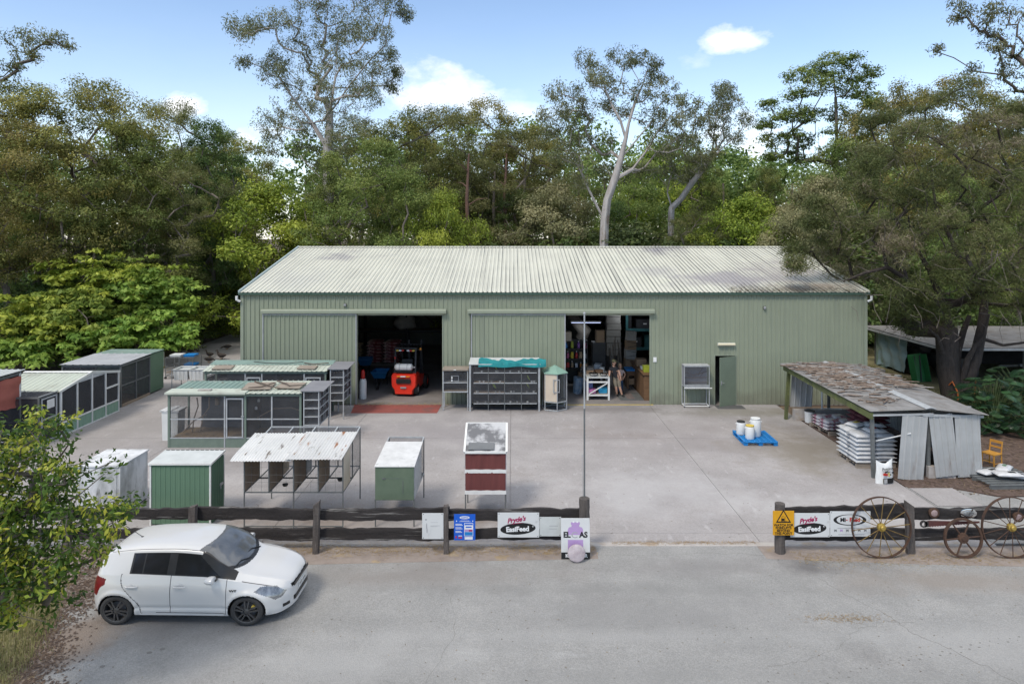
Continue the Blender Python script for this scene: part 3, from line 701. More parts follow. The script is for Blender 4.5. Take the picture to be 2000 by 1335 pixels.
# ---- maroon and white two-tier box cage
def red_cage():
    t = thing('two_tier_cage', 'two-tier box cage with maroon blinds and mottled grey roof', 'cage', (-.67, 17.26, 0))
    w, D = .52, .9; zf, zb_ = 1.62, 2.08
    for x in (-w+.015, w-.015):
        for y in (.015, D-.015): part('leg', m_frame, t, lambda b: b.box(x-.015, x+.015, y-.015, y+.015, 0, .6))
    part('body', m_dirtw, t, lambda b: b.prism([(0,.57),(D,.57),(D,zb_-.01),(0,zf-.01)], 'x', -w, w), 0)
    part('band', m_white, t, lambda b: [b.box(-w-.004, w+.004, -.022, -.001, 1.10, 1.19), b.box(-w-.004, w+.004, -.022, -.001, .565, .66)])
    def blind(z0, z1):
        b = MB(); n = 18; vs = []
        for i in range(n+1):
            x = -w+.01+(2*w-.02)*i/n; e = .012*math.sin(i*1.7)+.008*math.sin(i*.9+2)
            vs += [(x, -.012-.012*math.sin(i*1.15), z0+.0), (x, -.014-.010*math.sin(i*1.15+.6), z1+e)]
        b.add(vs, [(2*i, 2*i+2, 2*i+3, 2*i+1) for i in range(n)]); b.build('blind', m_maroon, t)
    blind(1.19, 1.60); blind(.66, 1.105)
    a = math.atan2(zb_-zf, D)
    rf = part('roof', m_mottle, t, lambda b: b.obox((0, D/2, (zf+zb_)/2+.01), (2*w+.03, D/math.cos(a)+.06, .022), (a,0,0)))
    part('edge_trim', m_white, rf, lambda b: [b.beam((s*(w+.012), -.03, zf+.008), (s*(w+.012), D+.03, zb_+.02), .05, .045) for s in (-1,1)]+[b.beam((-w,-.03,zf+.004),(w,-.03,zf+.004),.045,.05), b.beam((-w,D+.02,zb_+.016),(w,D+.02,zb_+.016),.045,.05)])
    part('hasp', m_steel, t, lambda b: b.ring((-w-.02, .02, 1.25), .03, .006, 'x', 12, 5))
    return a
a_ = red_cage()
b = MB(); b.obox((0,0,0), (.66,.24,.02), (a_,0,0)); tag(b.build('board', m_greyb, loc=(-.78, 17.38, 1.735)), 'small dark grey board lying on the mottled roof of the maroon cage', 'board')

# ---- the two long aviaries with a shelf cage at the right end
def long_aviary(label, x0, x1, y0, depth, zf, zr, roofs, bays, doors, group):
    t = thing('long_aviary', label, 'aviary', (x0, y0, 0), 0, group)
    L = x1-x0
    for x in bays:
        big = x in (bays[0], bays[-1]) or abs(x-L*.585) < .06
        part('post', m_gframe if big else m_wframe, t, lambda b: b.box(x-(.035 if big else .022), x+(.035 if big else .022), -.035, .035, 0, zf-.02))
    part('post', m_gframe, t, lambda b: [b.box(x-.03, x+.03, depth-.03, depth+.03, 0, zr-.03) for x in (0, L)])
    part('top_rail', m_gframe, t, lambda b: b.box(-.04, L+.04, -.045, .045, zf-.10, zf-.021))
    part('mid_rail', m_wframe, t, lambda b: b.box(.03, L-.03, -.02, .02, .93, .965))
    part('base_board', m_gframe, t, lambda b: b.box(.03, L-.03, -.02, .03, .0, .30))
    part('base_rail', m_wframe, t, lambda b: b.box(.03, L-.03, -.03, .025, .302, .33))
    part('back_wall', mat('aviary_back_%d' % int(y0), (.13,.135,.145), (.10,.105,.115), scale=1.2, rough=.8), t, lambda b: [b.box(.45, L, depth-.02, depth, .02, zr-.05)]+[b.box(.45, L, depth-.028, depth-.0205, z, z+.012) for z in (.5,.75,1.0,1.25,1.5)])
    part('divider', m_blackin, t, lambda b: b.box(L*.585-.01, L*.585+.01, .04, depth-.03, .05, zf-.06))
    part('end_wall', m_blackin, t, lambda b: b.box(L-.03, L-.01, .04, depth-.03, .05, zf-.06))
    part('floor_straw', m_straw, t, lambda b: b.box(.04, L-.04, .04, depth-.04, .01, .30))
    part('wire_panel', m_net, t, lambda b: b.add([(0,-.003,.33),(L,-.003,.33),(L,-.003,zf-.1),(0,-.003,zf-.1)], [(0,1,2,3)]), 0)
    part('wire_panel', m_net, t, lambda b: b.add([(0,.0,.1),(0,depth,.1),(0,depth,zr-.05),(0,0,zf-.1)], [(0,1,2,3)]), 0)
    for (d0, d1, dz) in doors:
        dr_ = part('door', m_wframe, t, lambda b: [b.box(d0, d0+.045, -.05, -.021, .33, dz), b.box(d1-.045, d1, -.05, -.021, .33, dz), b.box(d0+.046, d1-.046, -.05, -.021, dz-.05, dz), b.box(d0+.046, d1-.046, -.05, -.021, .95, .99), b.box(d0+.046, d1-.046, -.05, -.021, .33, .37)])
        part('latch', m_steel, dr_, lambda b: b.obox((d1-.02, -.06, 1.05), (.1, .02, .03)))
    for rx0, rx1, m, up in roofs:
        a = math.atan2(zr-zf, depth); part('roof_sheet', m, t, lambda b: b.sheet((rx0, -.12, zf-.0+up), (1,0,0), (0,math.cos(a),math.sin(a)), rx1-rx0, depth+.2, pitch=.19, amp=.02, kind='trap'), 0)
    return t
av1 = long_aviary('front of the two long wire aviaries, branches and boards on its roof', -11.5, -7.09, 22.9, 1.4, 1.82, 1.90,
    [(-.06, 2.62, m_teal, 0), (2.60, 4.47, m_mint, .006)], [0, 1.87, 2.56, 3.45, 4.41], [(1.92, 2.50, 1.66)], None)
part('front_flashing', m_mint, av1, lambda b: b.prism([(-.16,1.80),(-.16,1.86),(.35,1.895),(.35,1.855)], 'x', -.08, 2.6), 0)
for p in ([(.45,.7,.32),(.55,.6,.8),(.72,.55,1.25),(.70,.5,1.55)], [(.7,.75,.32),(.85,.65,.9),(1.1,.55,1.2),(1.12,.5,1.55)], [(2.75,.6,.85),(3.3,.6,1.15),(3.9,.6,1.18),(4.3,.6,1.05)], [(.2,.5,.35),(.5,.7,.7),(.9,.8,.9)]):
    part('perch', m_tan, av1, lambda b: b.path(p, .022, 6))
part('feeder', m_tan, av1, lambda b: [b.lathe([(.07,0),(.075,.2),(.05,.24)], (1.35,.6,1.28), 10), b.tube((1.35,.6,1.5),(1.35,.6,1.75),.006)])
for p in ((2.82,.5,1.4),(2.75,.45,1.15),(4.28,.4,1.12)): part('water_bottle', m_plastic, av1, lambda b: b.lathe([(0,0),(.045,.01),(.045,.08),(.02,.11),(0,.11)], p, 8))
av2 = long_aviary('rear of the two long wire aviaries, against the green shed wall', -11.96, -7.24, 26.66, .95, 1.82, 1.98,
    [(-.10, 4.76, m_mint, 0)], [0, 1.55, 2.2, 3.85, 4.68], [(1.6, 2.15, 1.58), (3.9, 4.5, 1.58)], None)
part('back_flashing', m_teal, av2, lambda b: b.obox((2.36, .82, 2.0), (4.9, .5, .02), (.17,0,0)))

def shelf_cage(label, x0, y0, w, depth, zt_, zb_, cells):
    t = thing('shelf_cage', label, 'cage', (x0, y0, 0))
    for x in (0, w):
        for y in (0, depth): part('leg', m_wframe, t, lambda b: b.box(x-.018, x+.018, y-.018, y+.018, 0, zt_-.02))
    part('roof', mat('shelf_roof_%d' % int(y0), (.22,.22,.235), (.18,.18,.195), scale=2, rough=.6), t, lambda b: b.obox((w/2+.03, depth/2, zt_+.02), (w+.30, depth+.14, .02), (.035,0,0)))
    for k in range(cells+1):
        z = zb_+(zt_-zb_-.03)*k/cells
        part('shelf', m_wframe, t, lambda b: [b.box(.02, w-.02, -.02, .015, z-.015, z+.015), b.box(w-.015, w+.02, .02, depth-.02, z-.015, z+.015), b.box(.02, w-.03, .02, depth-.02, z-.006, z+.004)])
    part('wire_panel', m_netd, t, lambda b: b.add([(w,0,zb_),(w,depth,zb_),(w,depth,zt_),(w,0,zt_)], [(0,1,2,3)]), 0)
    part('wire_panel', m_net, t, lambda b: b.add([(0,-.01,zb_),(w,-.01,zb_),(w,-.01,zt_),(0,-.01,zt_)], [(0,1,2,3)]), 0)
    part('back_panel', m_blackin, t, lambda b: [b.box(0, w, depth-.01, depth+.005, zb_, zt_), b.box(-.004, .004, .02, depth, zb_, zt_)])
    part('perch', m_tan, t, lambda b: [b.tube((.02, depth*.4, zb_+(zt_-zb_)*f), (w-.02, depth*.45, zb_+(zt_-zb_)*(f+.06)), .012) for f in (.15,.45,.8)])
    part('door_frame', m_wframe, t, lambda b: [b.box(w+.012, w+.026, y, y+.02, z, z+.28) for y in (depth*.1, depth*.42, depth*.55, depth*.9) for z in (zb_+.05, zb_+.45, zb_+.8)])
    return t
shelf_cage('grey roofed shelf cage at the right end of the front aviary', -6.98, 22.9, .50, 1.25, 1.90, .74, 4)
shelf_cage('grey roofed shelf cage at the right end of the rear aviary', -7.02, 26.4, .50, 1.2, 1.95, .72, 4)
# boards, stone and branches lying on the aviary roofs
def lying(name, label, cat, loc, size, rz, m, tilt=0):
    b = MB(); b.obox((0,0,0), size, (tilt,0,rz)); return tag(b.build(name, m, loc=loc), label, cat)
lying('board', 'pale flat board at the left end of the rear aviary roof', 'board', (-11.35, 26.85, 1.92), (.75, .45, .05), .06, m_wood, .1)
lying('board', 'pale flat board near the right end of the rear aviary roof', 'board', (-8.05, 26.85, 1.92), (.72, .40, .05), -.03, m_wood, .1)
lying('board', 'large tan board under the branches on the front aviary roof', 'board', (-8.7, 23.5, 1.93), (.95, .85, .03), .1, m_wood, .06)
lying('board', 'second tan board beside the shelf cage on the front aviary roof', 'board', (-7.62, 23.55, 1.935), (.85, .7, .03), -.06, m_wood, .06)
lying('stone_slab', 'small pale stone slab near the left front edge of the front aviary roof', 'stone', (-10.35, 23.02, 1.895), (.42, .17, .06), .02, m_kerb)
for i, (pts, lb) in enumerate((([(-9.0,23.9,1.99),(-8.6,23.55,2.0),(-8.1,23.15,1.97),(-7.85,23.1,1.95)], 'dark crooked branch slanting down across the front aviary roof'),
        ([(-8.95,23.2,1.93),(-8.5,23.2,1.97),(-8.2,23.6,2.02)], 'short forked dark branch crossing the slanting one on the aviary roof'),
        ([(-8.25,24.0,1.99),(-7.75,23.5,2.0),(-7.6,23.3,1.98),(-7.15,23.45,1.98)], 'bent dark branch nearest the shelf cage on the front aviary roof'))):
    b = MB(); b.path(pts, [.028,.024,.02,.012][:len(pts)], 6); tag(b.build('branch', m_branch), lb, 'branch')
b = MB(); b.path([(-8.3,27.3,2.02),(-7.9,27.1,2.0),(-7.3,27.2,2.03)], .02, 6); tag(b.build('branch', m_branch), 'thin stick on the right end of the rear aviary roof', 'branch')
b = MB(); b.path([(-10.4,27.5,2.03),(-9.8,27.35,2.0),(-9.0,27.3,1.99),(-8.4,27.5,2.02)], .014, 6); tag(b.build('hose', m_black), 'thin black hose lying along the rear aviary roof', 'hose')
# white lidded drum behind the front aviary
t = thing('white_bin', 'white square lidded bin half behind the left end of the front aviary', 'bin', (-11.85, 23.9, 0))
part('body', m_plastic, t, lambda b: b.obox((0,0,.5), (.52,.5,1.0), (0,0,0), 1.08)); part('lid', m_dirtw, t, lambda b: [b.box(-.33, .33, -.3, .3, 1.0, 1.05), b.box(-.1, .1, -.32, .32, 1.051, 1.075)])

# ---- left row of aviaries
def dark_aviary():
    t = thing('black_aviary', 'big black netted aviary with grey sheet roof and green back end', 'aviary', (-17.4, 28.26, 0))
    w = 1.2; D = 2.25; E = 3.45; z0, z1 = 1.75, 1.80
    for x in (-w, w):
        for y in (0, 1.15, D): part('post', m_frame, t, lambda b: b.box(x-.03, x+.03, y-.03, y+.03, 0, z0))
    part('top_rail', m_frame, t, lambda b: [b.box(-w, w, -.04, .04, z0-.08, z0-.0), b.box(w-.04, w+.04, .04, D, z0-.08, z0)])
    part('mid_rail', m_frame, t, lambda b: [b.box(w-.02, w+.02, .04, D-.04, .85, .9), b.box(-w, w, -.02, .02, .85, .9)])
    part('base_rail', m_tan, t, lambda b: [b.box(w-.05, w+.05, .04, D-.04, .0, .1)])
    part('wire_panel', m_netd, t, lambda b: b.add([(w,0,.05),(w,D,.05),(w,D,z0),(w,0,z0)], [(0,1,2,3)]), 0)
    part('wire_panel', m_netd, t, lambda b: b.add([(-w,0,.05),(w,0,.05),(w,0,z0),(-w,0,z0)], [(0,1,2,3)]), 0)
    part('wire_panel', m_netd, t, lambda b: b.add([(-w,0,.05),(-w,D,.05),(-w,D,z0),(-w,0,z0)], [(0,1,2,3)]), 0)
    part('floor', m_straw, t, lambda b: b.box(-w+.04, w-.06, .05, D, .003, .05))
    part('roof', mat('grey_roof_sheet', (.40,.41,.43), (.33,.34,.355), scale=1.5, rough=.5), t, lambda b: b.sheet((-w-.08, -.12, z0+.03), (1,0,0), (0,1,.02), 2*w+.14, D+.2, pitch=.3, amp=.012, kind='trap'), 0)
    part('green_end', m_lgreen, t, lambda b: [b.box(w-.01, w+.012, D+.03, E, .06, z1-.03), b.box(-w, w, E-.02, E, .06, z1), b.box(-w, w, D+.01, D+.025, .06, z1-.04), b.box(-w-.012, -w+.01, D+.03, E, .06, z1-.03)])
    part('end_roof', m_teal, t, lambda b: b.box(-w-.03, w+.03, D+.02, E+.03, z1, z1+.03))
    part('perch', m_tan, t, lambda b: [b.tube((w-.5,.4,1.1),(w-.3,1.5,.95),.018), b.tube((-.2,1.0,.4),(.8,1.6,.55),.02), b.tube((-.6,.6,.3),(.5,1.9,.35),.025)])
dark_aviary()
def gable_aviary():
    t = thing('gabled_aviary', 'mint roofed gabled aviary with white frame and dark windows', 'aviary', (-17.15, 25.85, 0))
    w, h, ze, za = 1.23, 1.76, 1.62, 1.93
    # gable end faces +X
    for y in (-h, -.86, 0.02, .88, h): part('post', m_white, t, lambda b: b.box(w-.03, w+.03, y-.028, y+.028, 0, ze+(za-ze)*(1-abs(y)/h)-.02))
    part('sill_rail', m_white, t, lambda b: [b.box(w-.028, w+.035, y0+.029, y1-.029, .45, .5) for y0, y1 in ((-h,-.86),(-.86,.02),(.02,.88),(.88,h))])
    part('base_rail', m_white, t, lambda b: b.box(w-.025, w+.02, -h+.03, h-.03, .0, .05))
    part('cross_rail', m_white, t, lambda b: b.box(w-.02, w+.034, .91, h-.03, 1.08, 1.14))
    part('rake_board', m_white, t, lambda b: [b.beam((w+.015, -h-.08, ze-.02), (w+.015, 0, za-.005), .04, .09), b.beam((w+.015, h+.08, ze-.02), (w+.015, 0, za-.005), .04, .09)])
    part('gable_panel', mat('pale_gable', (.52,.54,.55), rough=.6), t, lambda b: b.prism([(-.86,1.70),(.88,1.70),(.0,za-.03)], 'x', w-.012, w+.012), 0)
    part('lower_panel', m_mintd, t, lambda b: b.sheet((w+.005, -h+.03, .05), (0,1,0), (0,0,1), 2*h-.06, .40, pitch=.2, amp=.014, kind='trap'), 0)
    part('wire_panel', m_netd, t, lambda b: b.add([(w-.01,-h,.5),(w-.01,h,.5),(w-.01,h,ze-.02),(w-.01,.88,1.72),(w-.01,-.86,1.72),(w-.01,-h,ze-.02)], [(0,1,2,3,4,5)]), 0)
    part('front_wall', m_blackin, t, lambda b: b.box(-w, w-.04, -h, -h+.02, 0, ze-.03)); part('back_wall', m_blackin, t, lambda b: [b.box(-w, w-.04, h-.02, h, 0, ze-.03), b.box(-w, -w+.02, -h+.02, h-.02, 0, ze-.03), b.box(.3,.32,-h+.03,h-.03,.05,ze-.05)])
    for s in (-1, 1):
        n = (0, -s*math.cos(0), 0); L = math.hypot(h+.12, (za-ze)*(h+.12)/h); a = math.atan2(za-ze, h)
        if s > 0: part('roof_sheet', m_mint, t, lambda b: b.sheet((-w-.05, -h-.12, ze-.02), (1,0,0), (0,math.cos(a),math.sin(a)), 2*w+.1, L, pitch=.19, amp=.018, kind='trap'), 0)
        else: part('roof_sheet', m_mint, t, lambda b: b.sheet((w+.05, h+.12, ze-.02), (-1,0,0), (0,-math.cos(a),math.sin(a)), 2*w+.1, L, pitch=.19, amp=.018, kind='trap'), 0)
    part('ridge_cap', m_white, t, lambda b: b.prism([(-.13,za+.005),(0,za+.03),(.13,za+.005),(.13,za+.022),(0,za+.046),(-.13,za+.022)], 'x', -w-.05, w+.05), 0)
gable_aviary()
def mesh_porch():
    t = thing('mesh_porch', 'small dark mesh entry cage with a paper notice on its door', 'cage', (-17.15, 23.08, 0))
    w, D, z = 1.15, .96, 1.63
    part('frame', m_frame, t, lambda b: [b.box(x-.025, x+.025, y-.025, y+.025, 0, z) for x in (-w, w) for y in (0, D-.03)]+[b.box(-w+.026, w-.026, -.02, .02, z-.05, z), b.box(w-.02, w+.02, .026, D-.06, z-.05, z), b.box(-w+.026, w-.026, -.02, .02, .78, .82)])
    d = part('door', m_wframe, t, lambda b: [b.box(w+.022, w+.045, y, y+.045, .05, 1.55) for y in (.08, D-.14)]+[b.box(w+.022, w+.045, .126, D-.141, q, q+.045) for q in (.05, .8, 1.505)])
    part('wire_panel', m_netd, t, lambda b: [b.add([(-w,0,.02),(w,0,.02),(w,0,z),(-w,0,z)], [(0,1,2,3)]), b.add([(w,0,.02),(w,D,.02),(w,D,z),(w,0,z)], [(0,1,2,3)]), b.add([(-w,0,z-.005),(w,0,z-.005),(w,D,z-.005),(-w,D,z-.005)], [(0,1,2,3)])], 0)
    part('roof_rail', m_wframe, t, lambda b: [b.beam((x,0,z),(x,D,z),.03) for x in (-w,0,w)])
    b = MB(); b.box(w+.047, w+.052, .34, .72, 1.15, 1.45); tag(b.build('paper_notice', m_white, t), 'white paper notice', None)
mesh_porch()
def red_aviary():
    t = thing('tall_aviary', 'tall aviary at the left edge with a red shade cloth curtain', 'aviary', (-18.3, 21.4, 0))
    w, D, z = 1.5, 1.9, 2.45
    part('post', m_wframe, t, lambda b: [b.box(w-.03, w+.03, y-.03, y+.03, 0, z) for y in (-D, D)])
    part('roof', m_lroof, t, lambda b: b.sheet((-w-.1, -D-.15, z+.06), (1,0,0), (0,1,0), 2*w+.22, 2*D+.25, pitch=.2, amp=.02, kind='trap'), 0)
    part('top_rail', m_frame, t, lambda b: b.box(w-.025, w+.025, -D, D, z-.1, z))
    b = MB(); n, k = 26, 10; vs = []
    for i in range(n+1):
        y = -D+(2*D-.05)*i/n
        for j in range(k+1):
            f = j/k; sag = .05*math.sin(i*.8)*f+.03*math.sin(i*2.1+j)
            vs.append((w+.05+.03*math.sin(i*.55+j*.4)+.02*math.sin(j*1.3), y, z-.12-f*(1.05+.10*math.sin(i*.24+.4))+sag*.4))
    b.add(vs, [(i*(k+1)+j, (i+1)*(k+1)+j, (i+1)*(k+1)+j+1, i*(k+1)+j+1) for i in range(n) for j in range(k)]); b.build('curtain', m_tarpred, t)
    part('wire_panel', m_netd, t, lambda b: b.add([(w,-D,.02),(w,D,.02),(w,D,1.4),(w,-D,1.4)], [(0,1,2,3)]), 0)
    part('inner_wall', mat('brown_inner', (.10,.08,.07), rough=.9), t, lambda b: b.box(w-.5, w-.48, -D, D, 0, z-.1))
    part('side_panel', m_blackin, t, lambda b: b.box(-w, w-.04, D-.02, D, 0, z-.02))
    part('brace', m_white, t, lambda b: [b.tube((w+.06, D-.05, .02), (w+.03, D-.05, 2.4), .022), b.tube((w+.1, D, 0), (w+.05, -.2, .75), .016), b.tube((w+.12, D+.12, .02), (w+.06, .3, 1.1), .016), b.tube((w+.3, D+.1, .0), (w+.05, D-.3, .55), .016)])
red_aviary()

# ---- wire trolleys, tubs and oddments behind, left of the shed
def wire_crate():
    t = thing('wire_crate', 'upright wire crate trolley holding white and blue tubs', 'crate', (-16.5, 34.3, 0))
    w, d, h = .68, .45, 1.05
    def f(b):
        for x in (-w, 0, w):
            for y in (-d, d): b.tube((x,y,.1),(x,y,h),.018,n=6)
        for z in (.15, .6, h):
            for y in (-d, d): b.tube((-w,y,z),(w,y,z),.014,n=6)
            for x in (-w, 0, w): b.tube((x,-d,z),(x,d,z),.014,n=6)
    part('frame', m_frame, t, f)
    part('shelf', m_tan, t, lambda b: b.box(-w, 0, -d, d, .3, .33))
    part('wire_panel', m_net, t, lambda b: b.add([(-w,-d,.1),(w,-d,.1),(w,-d,h),(-w,-d,h)], [(0,1,2,3)]), 0)
    for x in (-w, w):
        part('castor', m_black, t, lambda b: b.lathe([(0,-.025),(.06,-.025),(.06,.025),(0,.025)], (x,-d,.06), 12, 'y'))
wire_crate()
for x, z, m, l in ((-16.8, 1.06, m_plastic, 'white tub on the wire crate trolley'), (-16.12, 1.06, m_blue, 'light blue tub on top of the wire crate trolley'), (-16.1, .61, m_blue, 'blue tub on the middle shelf of the wire crate trolley')):
    b = MB(); b.obox((0,0,.05), (.5,.5,.1), (0,0,0), 1.1); tag(b.build('tub', m, loc=(x, 34.3, z)), l, 'tub')
t = thing('tub_stand', 'low wire stand holding two white tubs beside the shed corner', 'stand', (-15.0, 32.0, 0))
def f(b):
    for x in (-.72, 0, .72):
        for y in (-.45, .45): b.tube((x,y,0),(x,y,.9),.018,n=6)
    for y in (-.45,.45): b.tube((-.72,y,.9),(.72,y,.9),.018,n=6)
    for x in (-.72,.72): b.tube((x,-.45,.9),(x,.45,.9),.018,n=6)
    for k in range(9): b.tube((-.72+.18*k,-.46,.4),(-.72+.18*k,-.46,.9),.008,n=5)
part('frame', m_wframe, t, f)
for x, l in ((-15.35, 'left white tub on the low wire stand'), (-14.62, 'right white tub on the low wire stand, stones inside')):
    q = thing('wash_tub', l, 'tub', (x, 32.0, .42)); part('bowl', m_plastic, q, lambda b: b.add(*(lambda V: (V, [(0,1,5,4),(1,2,6,5),(2,3,7,6),(3,0,4,7),(0,3,2,1)]))([(-.3,-.38,0),(.3,-.38,0),(.3,.38,0),(-.3,.38,0),(-.34,-.43,.46),(.34,-.43,.46),(.34,.43,.46),(-.34,.43,.46)]))); part('rim', m_plastic, q, lambda b: [b.box(-.36,.36,s*.42-.02,s*.42+.02,.455,.49) for s in (-1,1)]+[b.box(s*.34-.02,s*.34+.02,-.4,.4,.456,.489) for s in (-1,1)]); part('contents', m_lroof, q, lambda b: b.box(-.32,.32,-.4,.4,.3,.40))
t = thing('drum', 'white steel drum standing behind the green end of the black aviary', 'drum', (-18.85, 36.6, 0))
part('body', m_plastic, t, lambda b: b.lathe([(.0,0),(.2,0),(.2,.28),(.21,.3),(.2,.32),(.2,.6),(.21,.62),(.2,.64),(.2,.86),(0,.86)], (0,0,0), 18)); part('hoop', m_yellow, t, lambda b: b.lathe([(.2,.04),(.22,.05),(.22,.09),(.2,.1)], (0,0,0), 18))
t = thing('garden_pot', 'cream pot holding a white sack by the left shed corner', 'pot', (-11.75+-.25, 30.0, 0))
part('pot', m_cream, t, lambda b: b.lathe([(0,0),(.18,0),(.24,1.0),(.27,1.02),(.26,1.06),(.2,1.05),(.0,1.02)], (0,0,0), 16)); part('sack', m_white, t, lambda b: b.lathe([(.2,1.03),(.16,1.2),(.05,1.36),(0,1.38)], (0,0,0), 10))
b = MB(); b.sheet((-13.2, 29.3, 1.05), (0,1,0), (.94,0,.33), 1.2, 1.5, amp=.012); tag(b.build('iron_sheet', m_galv, smooth=80), 'loose white corrugated sheet leaning beside the left shed corner', 'sheet')
b = MB(); b.box(-13.2, -11.9, 29.3, 30.5, 0, .95); tag(b.build('timber_rack', m_blackin), 'dark rack under the loose corrugated sheet by the shed corner', 'rack')

# ---- cages along the shed front
def rack_cage():
    t = thing('rack_cage', 'wide four-shelf bird cage rack under a teal cloth', 'cage', (-.30, 27.66, 0))
    w, D, zf, zr = 1.40, .72, 1.88, 2.0
    for x in (-w, w):
        part('post', m_wframe, t, lambda b: b.box(x-.035, x+.035, -.03, .03, 0, zf-.02)); part('post', m_wframe, t, lambda b: b.box(x-.03, x+.03, D-.03, D+.03, 0, zr-.02))
    part('roof', m_lroof, t, lambda b: b.add([(-w-.05,-.06,zf),(w+.05,-.06,zf),(w+.03,D+.05,zr),(-w-.03,D+.05,zr),(-w-.05,-.06,zf+.03),(w+.05,-.06,zf+.03),(w+.03,D+.05,zr+.03),(-w-.03,D+.05,zr+.03)], [(0,3,2,1),(4,5,6,7),(0,1,5,4),(1,2,6,5),(2,3,7,6),(3,0,4,7)]))
    part('back_panel', m_blackin, t, lambda b: b.box(-w+.03, w-.03, D-.035, D-.031, .2, zr-.05))
    part('side_panel', m_black, t, lambda b: [b.box(s*(w-.05)-.004, s*(w-.05)+.004, .035, D-.04, .1, zf-.04) for s in (-1, 1)])
    zs = [1.546, 1.13, .717, .302]; xs_ = [-w+.13, -.66, .0, .68, w-.08]
    for i, z in enumerate(zs):
        for k in range(4):
            x0, x1 = xs_[k]+.015, xs_[k+1]-.015; part('shelf_edge', m_wframe, t, lambda b: b.box(x0, x1, -.03, -.005, z-.015, z+.015))
            if (i, k) in ((1,0),(1,1),(2,0),(2,1)): part('tray', m_tan, t, lambda b: b.box(x0, x1, .02, .55, z-.01, z+.012))
            else: part('tray', m_frame, t, lambda b: b.box(x0, x1, .02, .6, z-.008, z+.004))
    for x in xs_[1:4]: part('divider', m_frame, t, lambda b: b.box(x-.013, x+.013, -.02, .02, .05, zf-.03))
    part('wire_panel', m_net, t, lambda b: b.add([(-w,-.012,.3),(w,-.012,.3),(w,-.012,zf),(-w,-.012,zf)], [(0,1,2,3)]), 0)
    rg = random.Random(3)
    for i, z in enumerate(zs):
        for k in range(4):
            for q in range(rg.choice((1, 2, 2))):
                x = rg.uniform(xs_[k]+.1, xs_[k+1]-.1); part('feed_cup', m_plastic if rg.random() < .6 else m_steel, t, lambda b: b.lathe([(0,0),(.035,0),(.045,.05),(0,.05)], (x, .08, z+.02), 8))
    for x, z in ((.25-.66,1.72),(-.5,.98),(.9,.98),(.92,1.3),(-.05-.4,.96)):
        part('budgerigar', mat('budgie_%d' % int(x*100+900), (.35,.42,.05), (.2,.3,.05), scale=20), t, lambda b: b.path([(x,.2,z+.1),(x+.03,.2,z+.05),(x+.06,.2,z-.02),(x+.11,.2,z-.1)], [.018,.03,.026,.006], 7))
    return t
rack_cage()
# teal cloth bunched along the top of the rack
b = MB(); n, k = 40, 10; vs = []; rg = random.Random(5)
for i in range(n+1):
    u = i/n; x = -1.36+2.74*u; back = .24+.12*math.sin(u*8.3+.9)+.07*math.sin(u*19)+.04*math.sin(u*41)
    for j in range(k+1):
        f = j/k; y = 27.57+f*(back+.12); z = 1.915+(y-27.6)*.155+.03*abs(math.sin(u*23+f*6))+.045*f*abs(math.sin(u*11+f*4))+.02*math.sin(u*57+f*13)+.02
        if j == 0: z = 1.79+.02*math.sin(u*13); y = 27.585
        vs.append((x, y, z))
b.add(vs, [(i*(k+1)+j, (i+1)*(k+1)+j, (i+1)*(k+1)+j+1, i*(k+1)+j+1) for i in range(n) for j in range(k)])
tag(b.build('cloth', m_tealcl, smooth=60), 'crumpled teal cloth spread along the top of the wide cage rack', 'cloth')

t = thing('small_cage', 'small two-shelf wire cage on tall legs left of the cage rack', 'cage', (-2.30, 27.75, 0))
w, D = .50, .6
for x in (-w, w):
    part('leg', m_wframe, t, lambda b: b.box(x-.02, x+.02, -.02, .02, 0, 1.60)); part('leg', m_wframe, t, lambda b: b.box(x-.02, x+.02, D-.02, D+.02, 0, 1.62))
part('roof', m_wood, t, lambda b: b.box(-w-.03, w+.03, -.06, D+.05, 1.62, 1.68))
part('shelf', m_wframe, t, lambda b: [b.box(-w+.02, w-.02, -.02, D-.02, z-.02, z+.01) for z in (1.13,)]+[b.box(-w-.01, w+.01, -.05, D+.02, .74, .78)])
part('tray', m_straw, t, lambda b: b.box(-w+.03, w-.03, 0, D-.03, .781, .80))
part('back_panel', m_blackin, t, lambda b: [b.box(-w, w, D-.03, D-.022, .8, 1.6), b.box(-w+.021, -w+.03, .02, D-.03, .8, 1.6), b.box(w-.03, w-.021, .02, D-.03, .8, 1.6)])
part('wire_panel', m_net, t, lambda b: b.add([(-w,-.01,.78),(w,-.01,.78),(w,-.01,1.62),(-w,-.01,1.62)], [(0,1,2,3)]), 0)
part('door_frame', m_wframe, t, lambda b: [b.box(-.17, .13, -.03, -.02, z, z+.012) for z in (1.18, 1.40)]+[b.box(x, x+.012, -.03, -.02, 1.192, 1.399) for x in (-.17,.12)])
part('feed_cup', m_plastic, t, lambda b: [b.obox((-.14,-.03,1.33),(.05,.04,.07)), b.obox((-.14,-.03,1.22),(.05,.04,.06)), b.obox((-.02,-.07,1.655),(.1,.02,.03))])

